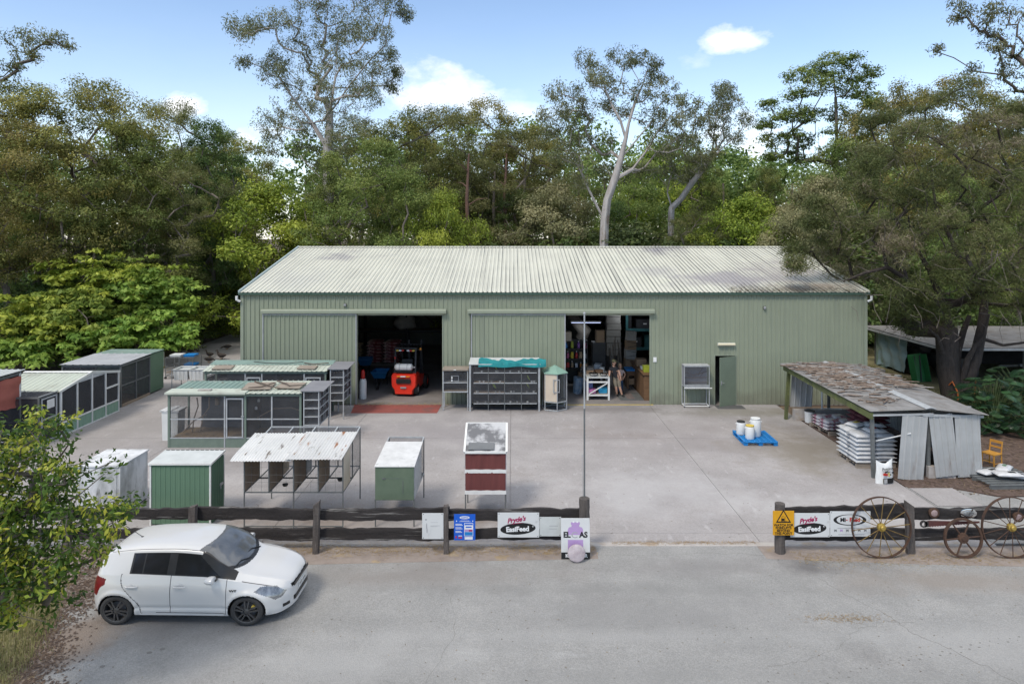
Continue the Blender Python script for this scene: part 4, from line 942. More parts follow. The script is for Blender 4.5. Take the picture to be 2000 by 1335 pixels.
def hex_aviary():
    t = thing('hexagonal_aviary', 'six-sided aviary on a tube stand with green pointed roof', 'aviary', (1.75, 28.05, 0), R(8))
    r = .52; P6 = [(r*math.cos(R(60*k+30)), r*math.sin(R(60*k+30))) for k in range(6)]
    z0, z1 = .36, 1.52
    part('post', m_wframe, t, lambda b: [b.tube((x,y,0),(x,y,z1),.018,n=6) for x, y in P6])
    part('base_ring', m_wframe, t, lambda b: [b.beam((*P6[k],.03),(*P6[(k+1)%6],.03),.035) for k in range(6)]+[b.beam((*P6[k],z0),(*P6[(k+1)%6],z0),.035) for k in range(6)])
    part('floor', m_frame, t, lambda b: b.prism(P6, 'z', z0+.02, z0+.03), 0)
    part('roof', mat('aviary_roof_green', (.22,.36,.29), (.19,.31,.25), scale=2, rough=.5), t, lambda b: b.add([(x*1.1,y*1.1,z1) for x,y in P6]+[(0,0,z1+.28)]+[(x*1.1,y*1.1,z1-.025) for x,y in P6], [(k,(k+1)%6,6) for k in range(6)]+[(7+k,7+(k+1)%6,(k+1)%6,k) for k in range(6)]+[(12,11,10,9,8,7)]), 0)
    for k in range(6):
        (xa, ya), (xb, yb) = P6[k], P6[(k+1)%6]
        if k in (2, 3): part('side_panel', m_cream, t, lambda b: b.add([(xa,ya,z0+.02),(xb,yb,z0+.02),(xb,yb,z1-.02),(xa,ya,z1-.02)], [(0,1,2,3)]), 0)
        else: part('wire_panel', m_netd if k in (0, 1) else m_net, t, lambda b: b.add([(xa,ya,z0+.02),(xb,yb,z0+.02),(xb,yb,z1-.02),(xa,ya,z1-.02)], [(0,1,2,3)]), 0)
    part('back_screen', m_blackin, t, lambda b: b.box(-.3, .3, .2, .21, z0+.03, z1-.05))
    part('door_frame', m_wframe, t, lambda b: [b.beam((x,-.5,.75),(x,-.5,1.3),.025) for x in (-.15,.09)]+[b.beam((-.15,-.5,z),(.09,-.5,z),.03) for z in (.78,1.28)])
hex_aviary()

def stand_cage():
    t = thing('stand_cage', 'grey parrot cage on a white tube stand left of the service door', 'cage', (7.64, 28.2, 0))
    w, D = .51, .42; z0, z1 = .84, 1.70
    part('leg', m_wframe, t, lambda b: [b.tube((x,y,.04),(x,y,z0),.02,n=6) for x in (-w,w) for y in (0,D)])
    part('foot_rail', m_white, t, lambda b: [b.tube((-w,y,.06),(w,y,.06),.02,n=6) for y in (0,D)]+[b.tube((x,0,.06),(x,D,.06),.02,n=6) for x in (-w,w)])
    part('castor', m_black, t, lambda b: [b.lathe([(0,-.015),(.03,-.015),(.03,.015),(0,.015)], (x,y,.03), 8, 'y') for x in (-w,w) for y in (0,D)])
    part('tray_rail', m_white, t, lambda b: b.box(-w-.03, w+.1, -.07, -.03, z0-.04, z0-.01))
    part('tray', m_wframe, t, lambda b: b.box(-w, w, -.02, D, z0, z0+.05))
    part('frame', m_wframe, t, lambda b: [b.tube((x,y,z0),(x,y,z1),.016,n=6) for x in (-w,w) for y in (0,D)]+[b.beam((-w,0,z1),(w,0,z1),.035), b.beam((-w,0,z0+.09),(w,0,z0+.09),.025)])
    part('roof', mat('mottled_sheet', (.45,.46,.46), (.3,.31,.31), scale=6, rough=.6), t, lambda b: b.box(-w-.02, w+.02, -.03, D+.03, z1+.01, z1+.04))
    part('back_panel', mat('pale_lining', (.28,.28,.31), (.22,.22,.25), rough=.7), t, lambda b: [b.box(-w+.02, w-.02, D-.03, D-.02, z0+.06, z1), b.box(-w+.0, -w+.008, .02, D-.03, z0+.06, z1)])
    part('wire_panel', m_net, t, lambda b: b.add([(-w,-.01,z0+.05),(w,-.01,z0+.05),(w,-.01,z1),(-w,-.01,z1)], [(0,1,2,3)]), 0)
    part('perch', m_branch, t, lambda b: [b.path([(-w+.03,.2,1.42),(-.1,.2,1.30),(.2,.2,1.38),(w-.03,.2,1.46)], .014, 6), b.tube((-w,.2,1.2),(w,.2,1.21),.014), b.path([(.1,.2,1.3),(.25,.2,1.55),(.28,.2,1.62)], .01, 5), b.tube((-w,.2,.99),(w,.2,1.0),.016), b.path([(.2,.2,1.25),(.35,.2,1.45)], .01, 5)])
stand_cage()
# ================================================================== rail fences, signs, old wheels, flagpole
m_log = mat('weathered_dark_timber', (.040,.035,.034), (.018,.016,.016), scale=3, rough=.95, bump=1.0, bscale=18, sv=(.35,3,3), stain=((.20,.19,.18), 2.2, .58, .09, (.3,3,5)))
m_post = mat('weathered_grey_post', (.115,.10,.092), (.06,.052,.048), scale=5, rough=.95, bump=1.0, bscale=22, sv=(3,3,.35), stain=((.22,.20,.185), 3, .62, .08, (3,3,.35)))
m_sign = mat('sign_white', (.58,.59,.59), (.53,.54,.54), scale=2, rough=.45, stain=((.42,.42,.42), 4, .62, .15))
m_signb = mat('sign_blue', (.008,.10,.52), (.008,.085,.46), scale=2, rough=.45)
m_signy = mat('sign_yellow', (.62,.31,.012), (.55,.27,.012), scale=3, rough=.5)
m_ink = mat('black_ink', (.012,.012,.013), rough=.5)
m_pink = mat('crimson_ink', (.34,.008,.085), rough=.5)
m_redink = mat('red_ink', (.48,.03,.02), rough=.5)
m_mauve = mat('mauve_ink', (.42,.28,.52), rough=.5)
m_paleink = mat('pale_grey_ink', (.35,.35,.37), rough=.5)
m_signw = mat('print_white', (.72,.73,.74), rough=.5)
m_rusty = mat('rusty_iron', (.10,.055,.035), (.055,.035,.028), scale=9, rough=.85, metal=.2)
m_rustg = mat('gilt_rust', (.24,.16,.05), (.12,.075,.03), scale=9, rough=.7, metal=.3)
m_gilt = mat('gilt_hub', (.42,.30,.07), (.30,.2,.05), scale=9, rough=.5, metal=.5)
m_lamp = mat('lamp_lens', (.30,.31,.32), (.06,.065,.07), scale=9, rough=.12, spec=.8, coat=1.0, metal=.3)
m_chrome = mat('chrome', (.75,.76,.77), rough=.12, metal=1.0)
FY = 15.27
def rough_rail(name, p0, p1, h, w, m, parent, seed, taper=0.0):
    """a split timber rail with uneven edges"""
    rg = random.Random(seed); b = MB(); n = 26; vs = []
    p0, p1 = Vector(p0), Vector(p1); e1 = e2 = e3 = 0
    for i in range(n+1):
        f = i/n; c = p0.lerp(p1, f); hh = h*(1-taper*f)
        e1 = e1*.7+rg.uniform(-.018,.018); e2 = e2*.75+rg.uniform(-.018,.018); e3 = e3*.7+rg.uniform(-.008,.008)
        for a, s in ((-1,-1),(-1.12,0),(-1,1),(0,1.08),(1,1),(1.1,0),(1,-1),(0,-1.05)):
            vs.append((c.x, c.y+a*w/2+e3+rg.uniform(-.004,.004), c.z+s*hh/2+(e1 if s > 0 else e2)+rg.uniform(-.003,.003)))
    fs = [(i*8+j, i*8+(j+1)%8, (i+1)*8+(j+1)%8, (i+1)*8+j) for i in range(n) for j in range(8)]
    fs += [tuple(range(7,-1,-1)), tuple(n*8+j for j in range(8))]
    b.add(vs, fs); return b.build(name, m, parent, smooth=50)
def rough_post(x, y, z, w, d, parent, seed, round_=False, lean=0, point=0):
    rg = random.Random(seed); b = MB(); n = 12; vs = []; k = 12 if round_ else 8
    for i in range(n+1):
        f = i/n; zz = z*f
        for j in range(k):
            if round_:
                t = 2*math.pi*j/k; a, c = math.cos(t)*w/2, math.sin(t)*d/2
            else:
                a, c = ((-1,-1),(0,-1.06),(1,-1),(1.08,0),(1,1),(0,1.05),(-1,1),(-1.05,0))[j]; a *= w/2; c *= d/2
            top = (point*a/w) if i == n else 0
            vs.append((a+rg.uniform(-.006,.006)+lean*f, c+rg.uniform(-.006,.006), zz+top))
    fs = [(i*k+j, i*k+(j+1)%k, (i+1)*k+(j+1)%k, (i+1)*k+j) for i in range(n) for j in range(k)]+[tuple(range(k-1,-1,-1)), tuple(n*k+j for j in range(k))]
    b.add(vs, fs); o = b.build('post', m_post, parent, smooth=50, loc=(x, y, 0)); return o
fl = thing('rail_fence', 'dark split-rail timber fence left of the yard entrance', 'fence', (0, 0, 0))
for i, (x, h, w, ln, pt) in enumerate(((-9.95,1.0,.13,.02,.02),(-7.16,1.05,.15,.03,.04),(-4.39,1.12,.125,.03,.10),(-1.47,1.06,.105,-.01,.02))): rough_post(x, FY, h, w, .14, fl, i, False, ln, pt)
rough_post(1.62, FY+.02, 1.22, .235, .235, fl, 9, True)
xsr = [-12.4, -9.95, -7.16, -4.39, -1.47, 1.53]
for i in range(5):
    rough_rail('rail', (xsr[i]-.05, FY+.15, .83-.012*i+(.03 if i == 2 else 0)), (xsr[i+1]+.06, FY+.16, .825-.004*i), .25 if i != 4 else .24, .09, m_log, fl, 20+i, .12 if i == 1 else .04)
    rough_rail('rail', (xsr[i]-.05, FY+.15, .37), (xsr[i+1]+.06, FY+.15, .36-.004*i), .235, .08, m_log, fl, 40+i)
fr = thing('rail_fence', 'dark split-rail timber fence right of the yard entrance hung with wheels', 'fence', (0, 0, 0))
rough_post(6.0, FY+.02, 1.10, .225, .225, fr, 13, True)
rough_post(8.90, FY-.02, 1.12, .17, .10, fr, 14, False, -.03, -.12)
rough_post(11.8, FY, 1.05, .15, .12, fr, 15)
for i, (a, c) in enumerate(((6.08, 8.95), (8.85, 11.85), (11.8, 14.8))):
    rough_rail('rail', (a, FY+.14, .86+(-.02 if i else -.05)), (c, FY+.14, .86+(.03 if i == 0 else -.03)), .24 if i else .27, .08, m_log, fr, 60+i, -.08 if i == 0 else .03)
    rough_rail('rail', (a, FY+.14, .36), (c, FY+.14, .37), .25, .08, m_log, fr, 70+i)

def P(u, v, y):
    return ((u-1000)*y/1333.3, CAM_H-(v-461)*y/1333.3)
def panel(name, label, u0, u1, v0, v1, y, m, th=.008, lean=0.0):
    """flat sign board; children are placed on its front in local x, z"""
    x0, z1 = P(u0, v0, y); x1, z0 = P(u1, v1, y)
    t = thing(name, label, 'sign', ((x0+x1)/2, y, (z0+z1)/2)); w, h = x1-x0, z1-z0
    b = MB(); b.box(-w/2, w/2, 0, th, -h/2, h/2); b.build('board', m, t, smooth=0)
    return t, w, h
def shape(t, name, m, poly, lift=.002):
    b = MB(); n = len(poly); b.add([(x, -lift, z) for x, z in poly]+[(x, -.0002, z) for x, z in poly], [tuple(range(n))]+[(i, i+n, (i+1)%n+n, (i+1)%n) for i in range(n)])
    return b.build(name, m, t, smooth=0)
def ell(cx, cz, rx, rz, n=40, tilt=0.0):
    ct, st = math.cos(tilt), math.sin(tilt)
    return [(cx+rx*math.cos(t)*ct-rz*math.sin(t)*st, cz+rx*math.cos(t)*st+rz*math.sin(t)*ct) for t in [2*math.pi*k/n for k in range(n)]]
def rect(x0, x1, z0, z1): return [(x0,z0),(x1,z0),(x1,z1),(x0,z1)]
def screws(t, w, h, m):
    for sx in (-1,1):
        for sz in (-1,1): shape(t, 'screw', m, ell(sx*(w/2-.03), sz*(h/2-.025), .009, .009, 10), .003)
SY = FY-.085
# plain white sign with faint old print
t, w, h = panel('white_sign', 'blank faded white sign on the left rail fence', 824.5, 866, 1001.5, 1052, SY, m_sign); screws(t, w, h, m_ink)
shape(t, 'faded_print', m_paleink, rect(-w*.10, w*.34, .01*h, .015*h+.004)); shape(t, 'faded_print', m_paleink, rect(-w*.12, w*.20, -.02*h, -.012*h)); shape(t, 'faded_print', m_paleink, rect(w*-.10, w*.24, .14*h, .147*h))
shape(t, 'smudge', m_greyb, ell(-w*.32, h*.25, .018, .012, 9)); shape(t, 'smudge', m_paleink, ell(-w*.29, 0, .012, .07, 9)); shape(t, 'smudge', m_paleink, ell(-w*.27, -.1, .011, .06, 9))
# blue sign
t, w, h = panel('blue_sign', 'blue pet food sign with white lettering on the left rail fence', 886.7, 928.3, 1003.5, 1054.3, SY, m_signb)
shape(t, 'logo_plate', m_signw, ell(0, h*.37, w*.235, h*.055)); shape(t, 'logo_mark', m_signb, [(-w*.16,h*.355),(-w*.05,h*.35),(w*.06,h*.36),(w*.17,h*.355),(w*.15,h*.385),(w*.02,h*.39),(-w*.1,h*.38),(-w*.15,h*.388)], .004)
shape(t, 'print_line', m_signw, rect(-w*.2, w*.22, h*.24, h*.252)); shape(t, 'print_line', m_signw, rect(-w*.26, w*.28, h*.212, h*.222))
for sx in (-1, 1): shape(t, 'print_mark', m_signw, ell(sx*w*.38, h*.235, .012, .014, 10))
for i, l in enumerate((.30, .34, .0, .28, .33, .0, .26, .31)):
    if l: shape(t, 'print_line', m_signw, rect(-w*.43, -w*.43+w*l, h*(.11-.045*i), h*(.13-.045*i)))
shape(t, 'bag_print', m_signw, rect(-w*.02, w*.40, -h*.34, h*.16)); shape(t, 'bag_print', m_mauve, rect(0, w*.38, -h*.17, -h*.08), .003); shape(t, 'bag_print', m_signb, rect(0, w*.38, .08*h, h*.14), .003); shape(t, 'bag_print', m_blue, rect(.0, w*.38, -h*.32, -h*.18), .003)
shape(t, 'bag_print', m_pink, rect(w*.2, w*.36, -h*.16, -h*.10), .004); shape(t, 'bag_print', m_signb, rect(w*.05, w*.33, -.02*h, .03*h), .003)
shape(t, 'price_box', m_signw, rect(w*.0, w*.38, -h*.47, -h*.37)); shape(t, 'mark', m_redink, ell(-w*.40, -h*.38, .018, .03, 12)); shape(t, 'mark', m_redink, rect(-w*.3, -w*.12, -h*.43, -h*.38)); shape(t, 'print_line', m_signw, rect(-w*.3, -w*.12, -h*.35, -h*.32))
def easifeed(label, u0, u1, v0, v1):
    t, w, h = panel('feed_sign', label, u0, u1, v0, v1, SY, m_sign); screws(t, w, h, m_ink)
    shape(t, 'oval', m_ink, ell(-w*.01, -h*.15, w*.425, h*.235, 48, .06))
    text_mesh("Pryde's", h*.27, m_pink, t, (-w*.055, -.004, h*.21), (R(90), R(-9), 0), shear=.35, bold=.004, spacing=.95)
    shape(t, 'underline', m_pink, [(-w*.27,.015),(-w*.02,h*.085),(w*.12,h*.095),(-w*.02,h*.06)], .003)
    text_mesh('EasiFeed', h*.275, m_signw, t, (-w*.02, -.004, -h*.17), (R(90), R(-2.5), 0), bold=.006, spacing=.98)
    text_mesh('®', h*.09, m_signw, t, (w*.35, -.004, -h*.06))
easifeed('white feed sign with black oval on the left rail fence', 972, 1053, 1000.5, 1048.8)
easifeed('white feed sign with black oval beside the yellow forklift sign', 1544, 1620.5, 1001.5, 1048.2)
t, w, h = panel('grey_sign', 'blank pale grey sign between the feed sign and the gas board', 1053.6, 1096, 1009, 1046.5, SY+.02, m_lroof)
shape(t, 'faded_print', m_paleink, rect(-.05*w, .35*w, .02*h, .05*h)); shape(t, 'faded_print', m_paleink, rect(-.05*w, .3*w, -.13*h, -.11*h)); screws(t, w, h, m_ink)
# Mi-Feed sign
t, w, h = panel('feed_sign', 'white feed sign with ringed oval half behind a wagon wheel', 1621.5, 1700, 998, 1047, SY, m_sign); screws(t, w, h, m_ink)
shape(t, 'oval', m_ink, ell(w*-.01, h*.16, w*.41, h*.22)); shape(t, 'oval', m_sign, ell(w*-.015, h*.165, w*.325, h*.195), .003)
text_mesh('Mi', h*.22, m_ink, t, (-w*.185, -.005, h*.16), bold=.005); text_mesh('-', h*.2, m_redink, t, (-w*.09, -.005, h*.17), bold=.004); text_mesh('Feed', h*.22, m_redink, t, (w*.11, -.005, h*.16), bold=.005)
shape(t, 'print_line', m_paleink, rect(-w*.32, w*.3, -h*.185, -h*.16)); shape(t, 'print_line', m_paleink, rect(-w*.3, w*.05, -h*.43, -h*.41)); shape(t, 'print_line', m_paleink, rect(w*.1, w*.35, -h*.43, -h*.41))
for i in range(6):
    cx = w*(-.37+.148*i); shape(t, 'animal_mark', m_mauve if i == 1 else m_greyb, [(cx-.03,-.03-h*.27),(cx-.025,.01-h*.27),(cx-.035,.03-h*.27),(cx,.022-h*.27),(cx+.03,.03-h*.27),(cx+.028,-h*.27),(cx+.034,-.03-h*.27),(cx+.012,-.01-h*.27),(cx-.012,-.012-h*.27)])
# yellow forklift warning sign on the right entrance post
t, w, h = panel('warning_sign', 'yellow forklift warning sign on the round post right of the entrance', 1509.5, 1551, 997, 1044.5, FY-.13, m_signy)
def tri(s, cz): return [(-s, cz-s*.78), (s, cz-s*.78), (0, cz+s*.95)]
shape(t, 'triangle', m_ink, tri(w*.36, h*.26)); shape(t, 'triangle', m_signy, tri(w*.265, h*.25), .003)
fk = [(-.055,.06),(.0,.06),(.012,.10),(.02,.10),(.02,.055),(.045,.055),(.045,.045),(.05,.045),(.05,.036),(-.055,.036)]
shape(t, 'forklift_mark', m_ink, rect(-.05, .02, h*.10, h*.19), .0045); shape(t, 'forklift_mark', m_ink, rect(.028, .036, h*.08, h*.27), .0045); shape(t, 'forklift_mark', m_ink, rect(-.04, -.032, h*.19, h*.27), .0045); shape(t, 'forklift_mark', m_ink, rect(-.04, .012, h*.26, h*.275), .0045); shape(t, 'forklift_mark', m_ink, rect(.03, .07, h*.08, h*.09), .0045)
shape(t, 'forklift_mark', m_ink, ell(-.035, h*.09, .014, .014, 12), .0045); shape(t, 'forklift_mark', m_ink, ell(.008, h*.09, .012, .012, 12), .0045)
for i, s in enumerate(('WATCH FOR', 'FORKLIFTS', 'BEYOND', 'THIS POINT')): text_mesh(s, h*.135, m_ink, t, (0, -.003, h*(-.085-.115*i)), bold=.002)
# gas board leaning against the entrance post, round stone in front of it
t, w, h = panel('gas_board', 'white board printed with a mauve gas bottle against the entrance post', 1096, 1152, 1011, 1087.5, 15.02, m_sign, .02)
t.location.z = h/2*math.cos(R(6))+.003; t.rotation_euler = (R(-6), 0, 0)
bt = [(-.18,.02),(-.18,.14),(-.155,.19),(-.09,.205),(-.09,.25),(-.105,.255),(-.105,.31),(.105,.31),(.105,.255),(.09,.25),(.09,.205),(.155,.19),(.18,.14),(.18,.02)]
s_ = h/.85*.92
shape(t, 'bottle_print', m_mauve, [(x*s_, z*s_+.07*h) for x, z in bt]); shape(t, 'bottle_print', m_mauve, rect(-.18*s_, .18*s_, -.32*h, -.03*h))
for sx in (-1, 1): shape(t, 'bottle_print', m_signw, ell(sx*.045*s_, .41*h, .022*s_, .018*s_, 12), .004)
text_mesh('EL', h*.19, m_ink, t, (-w*.30, -.003, h*.09), bold=.006, spacing=.95); text_mesh('AS', h*.19, m_ink, t, (w*.28, -.003, h*.09), bold=.006, spacing=.95)
b = MB(); pr = [.06*h, .088*h]; vs = []; n = 22
for k in range(n+1):
    a = R(40+280*k/n); vs += [(r*math.cos(a)*1.05-.01, -.003, h*.09+r*math.sin(a)*.85) for r in pr]
b.add(vs, [(2*k, 2*k+1, 2*k+3, 2*k+2) for k in range(n)]); b.build('logo_print', m_paleink, t, smooth=0)
shape(t, 'footer_band', m_ink, rect(-w/2, w/2, -h/2, -h*.335)); text_mesh('K', h*.12, m_signw, t, (-w*.30, -.004, -h*.42), bold=.004); text_mesh('R', h*.12, m_signw, t, (w*.36, -.004, -h*.42), bold=.004)
b = MB(); b.lathe([(0,-.045),(.15,-.045),(.185,-.03),(.195,0),(.185,.03),(.15,.045),(0,.045)], (0,0,0), 26, 'y', 1, .95)
o = b.build('millstone', mat('pink_stone', (.46,.41,.43), (.32,.27,.29), scale=9, rough=.9, bump=.8, bscale=25, det=8), loc=(1.405, 14.86, .183)); o.rotation_euler = (R(-12), 0, 0); tag(o, 'round pinkish stone disc leaning against the gas board', 'stone')
# wagon wheels
def wagon_wheel(label, x, z, r, ns, a0, lean, m_sp, m_r, m_h, y, thick=False):
    t = thing('wagon_wheel' if not thick else 'spoked_ring', label, 'wheel', (x, y, z)); t.rotation_euler = (R(-lean), 0, 0)
    b = MB(); b.ring((0,0,0), r, 0, 'y', 56, sq=(.022, .055)) if not thick else b.ring((0,0,0), r, 0, 'y', 48, sq=(.045, .05)); b.build('rim', m_r, t)
    for k in range(ns):
        a = a0+2*math.pi*k/ns; s = .03*(1 if k % 2 else -1)*(0 if thick else 1)
        b = MB(); b.path([(math.cos(a)*.05, s, math.sin(a)*.05), (math.cos(a)*(r-.01), 0, math.sin(a)*(r-.01))], [.009,.009] if not thick else [.02,.016], 6); b.build('spoke', m_sp, t)
    b = MB(); b.lathe([(.0,-.10),(.035,-.10),(.055,-.085),(.06,-.05),(.085,-.04),(.095,0),(.085,.04),(.05,.06),(0,.06)] if not thick else [(0,-.05),(.05,-.05),(.06,-.03),(.11,-.025),(.115,.02),(0,.03)], (0,0,0), 20, 'y'); b.build('hub', m_h, t)
wagon_wheel('spoked iron wagon wheel in front of the ringed oval sign, gilt hub', 8.16, .655, .648, 14, .1, 5, m_rustg, m_rusty, m_gilt, FY-.19)
wagon_wheel('spoked iron wagon wheel beside the saw handle end, gilt hub', 11.03, .655, .648, 14, .22, 5, m_rusty, m_rusty, m_gilt, FY-.19)
wagon_wheel('small six-spoke cast iron implement wheel between the wagon wheels', 9.96, .42, .405, 6, .1, 6, m_rusty, m_rusty, m_rusty, FY-.2, True)
# saw and old headlamps on the rails
t = thing('hand_saw', 'rusty crosscut saw hanging on the fence above the small iron wheel', 'saw', (9.75, FY-.07, .69))
b = MB(); n = 40; top = [(-.50+1.16*i/n, .062-.012*i/n-.004*math.sin(i/n*3)) for i in range(n+1)]; bot = [(-.50+1.16*i/n, -.085+.085*i/n+(.012 if i % 2 else 0)) for i in range(n, -1, -1)]
b.prism(top+bot, 'y', -.002, .002); b.build('blade', mat('rusty_blade', (.10,.035,.03), (.07,.03,.028), scale=6, rough=.8), t, smooth=0)
b = MB(); b.ring((-.585, 0, -.015), .062, 0, 'y', 20, sq=(.035,.03)); b.obox((-.52,0,-.015), (.08,.03,.12)); b.build('handle', m_log, t)
for i, (u, v, rx, rz, m, l) in enumerate(((1826, 1002.5, .105, .105, mat('pink_lens', (.34,.25,.24), (.22,.16,.16), scale=20, rough=.25, spec=.7), 'round pinkish old headlamp on the top rail left of the oval lamp'),
        (1893, 1003, .17, .095, m_chrome, 'oval chrome old headlamp on the top rail'), (1991, 1010.5, .105, .10, MATS.get('pink_lens'), 'round old headlamp behind the right-hand wagon wheel'))):
    x, z = P(u, v, FY-.0); m = m or MATS['pink_lens']
    t = thing('headlamp', l, 'lamp', (x*(FY-.0)/FY, FY+.05, z))
    b = MB(); b.lathe([(.0,-.045),(.05,-.043),(.09,-.03),(.10,-.02)], (0,0,0), 24, 'y', rx/.105, rz/.105); b.build('lens', m if m is not m_chrome else m_lamp, t)
    b = MB(); b.lathe([(.10,-.035),(.115,-.03),(.115,-.0),(.09,.05),(.0,.07)], (0,0,0), 24, 'y', rx/.105, rz/.105); b.build('rim', m_chrome if i == 1 else m_rusty, t)
# flagpole on the entrance post
t = thing('flagpole', 'thin bare flagpole rising from the round entrance post', 'pole', (1.63, FY+.10, 1.2))
b = MB(); b.tube((0,0,0), (0,0,2.0), .020, .019, 8); b.build('lower_tube', m_frame, t)
b = MB(); b.tube((0,0,2.0), (0,0,4.12), .0175, .016, 8); b.lathe([(.022,0),(.03,.02),(.02,.05),(0,.055)], (0,0,4.12), 8); b.build('upper_tube', m_wframe, t)
b = MB(); b.ring((-.04, 0, .95), .02, .006, 'y', 10, 5); b.tube((-.05,0,.93),(-.035,-.01,.05),.004,n=4); b.build('cleat', m_steel, t)
# ================================================================== the small lean-to with bag pallets, right of the yard
m_moss = mat('mossy_beam', (.13,.15,.05), (.07,.075,.045), scale=4, rough=.95, stain=((.22,.25,.09), 3, .58, .12))
m_cgrey = mat('grey_corrugated', (.235,.23,.225), (.15,.145,.14), scale=2, rough=.7, stain=((.13,.105,.085), 1.6, .52, .2))
m_csilver = mat('silver_cladding', (.42,.43,.43), (.34,.35,.35), scale=1.4, rough=.5, metal=.15, stain=((.27,.25,.235), 1.8, .56, .2, (2,2,.5)))
m_bag = mat('white_plastic_bag', (.58,.585,.59), (.48,.485,.49), scale=5, rough=.35, spec=.5, bump=.5, bscale=9, stain=((.16,.16,.17), 3.2, .63, .06, (1,1,3)))
m_bagp = mat('pink_print_bag', (.52,.50,.51), (.30,.12,.16), scale=4, rough=.4, lo=.5, hi=.56)
m_maroonbag = mat('maroon_bag', (.16,.05,.06), (.11,.035,.045), scale=3, rough=.5, stain=((.45,.40,.40), 3.5, .64, .05))
m_bark = mat('dark_bark', (.062,.05,.043), (.032,.026,.023), scale=6, rough=.95, bump=1.0, bscale=14, sv=(2.5,2.5,.5), stain=((.14,.125,.115), 3.5, .62, .1, (2,2,.4)))
m_curl = mat('shed_bark', (.215,.165,.13), (.115,.085,.067), scale=9, rough=.95)
m_curl2 = mat('grey_bark', (.27,.25,.23), (.17,.155,.14), scale=9, rough=.95)
lt = thing('lean_to', 'low open lean-to with bark littered iron roof and loose sheets', 'shelter', (0, 0, 0))
def roofZ(x, y):
    base = 2.06-(26.45-y)/6.5*.13
    return base+.06*(1-abs((x-12.2)/1.6)) if x < 13.8 else base-.06
A, Bc, Cc, Dd = (10.62,26.5), (10.56,19.95), (13.8,20.1), (13.85,26.5)
for (x, y, z, ln, m) in ((10.72, 26.42, 1.95, -.12, m_moss), (10.55, 20.02, 1.90, .05, m_frame), (12.25, 20.1, 1.9, 0, m_frame), (13.72, 20.15, 1.8, 0, m_frame), (13.8, 26.3, 1.9, 0, m_frame), (12.2, 26.3, 2.0, 0, m_frame)):
    b = MB(); b.beam((x+ln, y, 0), (x, y, z), .11 if m is m_moss else .09); b.build('post', m, lt)
b = MB(); b.beam((10.58, 26.55, 1.97), (10.50, 19.9, 1.83), .07, .19); b.build('edge_beam', m_moss, lt)
for k in range(5):
    y = 20.3+1.5*k; b = MB(); b.beam((10.6, y, roofZ(10.6, y)-.12), (13.8, y, roofZ(13.8, y)-.12), .06, .1); b.build('rafter', m_frame, lt)
for k in range(8):    # sheets run across the slope; laps between them
    y0 = 19.88+.84*k; y1 = y0+.86
    z0 = roofZ(10.5, y0)+.05+.004*(k % 2); zr = roofZ(12.2, y0)+.05+.004*(k % 2)
    b = MB(); b.sheet((12.2, y0, zr), (0,1,.02), (-1.75, 0, z0-zr), .86, 1.76, pitch=.076, amp=.01); b.build('roof_sheet', m_cgrey, lt, smooth=80)
    b = MB(); b.sheet((13.9, y0, roofZ(13.8, y0)+.0), (0,1,.02), (-1.7, 0, zr-roofZ(13.8, y0)-.0), .86, 1.71, pitch=.076, amp=.01); b.build('roof_sheet', m_cgrey, lt, smooth=80)
b = MB(); b.prism([(12.05, 0), (12.2, .03), (12.35, 0), (12.35, .014), (12.2, .045), (12.05, .014)], 'y', 0, 6.7); o = b.build('ridge_cap', m_wframe, lt, smooth=0, loc=(0, 19.86, roofZ(12.2, 19.86)+.06)); o.rotation_euler = (R(1.15), 0, 0)
b = MB(); b.beam((12.0, 19.93, 1.86), (13.85, 20.06, 1.78), .04, .07); b.build('front_beam', m_wframe, lt)
b = MB(); b.beam((10.52, 19.9, 1.86), (12.3, 19.93, 1.89), .03, .05); b.build('front_beam', m_wframe, lt)
# loose cladding sheets on the near side
for (x0, z0, x1, wdt, rot, yy) in ((11.22, .03, 0, .76, .094, 19.86), (12.38, .035, 0, .70, -.105, 19.93), (13.04, .03, 0, .74, -.04, 19.96)):
    b = MB(); b.sheet((0,0,0), (1,0,0), (0,0,1), wdt, 1.86 if rot > 0 else 1.80, pitch=.19, amp=.022, kind='trap', th=.003)
    o = b.build('wall_sheet', m_csilver, lt, smooth=0, loc=(x0, yy, z0)); o.rotation_euler = (R(-1.5), rot, R(1.5))
for (y, z, a) in ((26.42, .4, 0),):
    b = MB(); b.sheet((10.80, y+.1, .45), (1,0,0), (.06,0,1), .85, 1.5, pitch=.19, amp=.02, kind='trap'); b.build('wall_sheet', m_csilver, lt, smooth=0)
b = MB(); b.sheet((13.86, 26.4, .1), (0,-1,0), (0,0,1), 6.2, 1.75, pitch=.19, amp=.02, kind='trap'); b.build('wall_sheet', m_csilver, lt, smooth=0)
b = MB(); b.box(10.85, 13.7, 26.2, 26.42, 0, .42); b.build('block_wall', m_kerb, lt)
b = MB(); b.box(12.2, 13.0, 19.98, 20.12, 0, .34); b.build('block_wall', m_kerb, lt)
b = MB(); b.path([(11.85, 26.1, 1.9), (11.85, 26.1, .5), (12.6, 26.1, .46)], .035, 8); b.build('drain_pipe', m_plastic, lt)
b = MB(); b.tube((10.85, 20.35, .98), (11.6, 19.85, 1.35), .02, n=6); b.build('brace', m_plastic, lt)
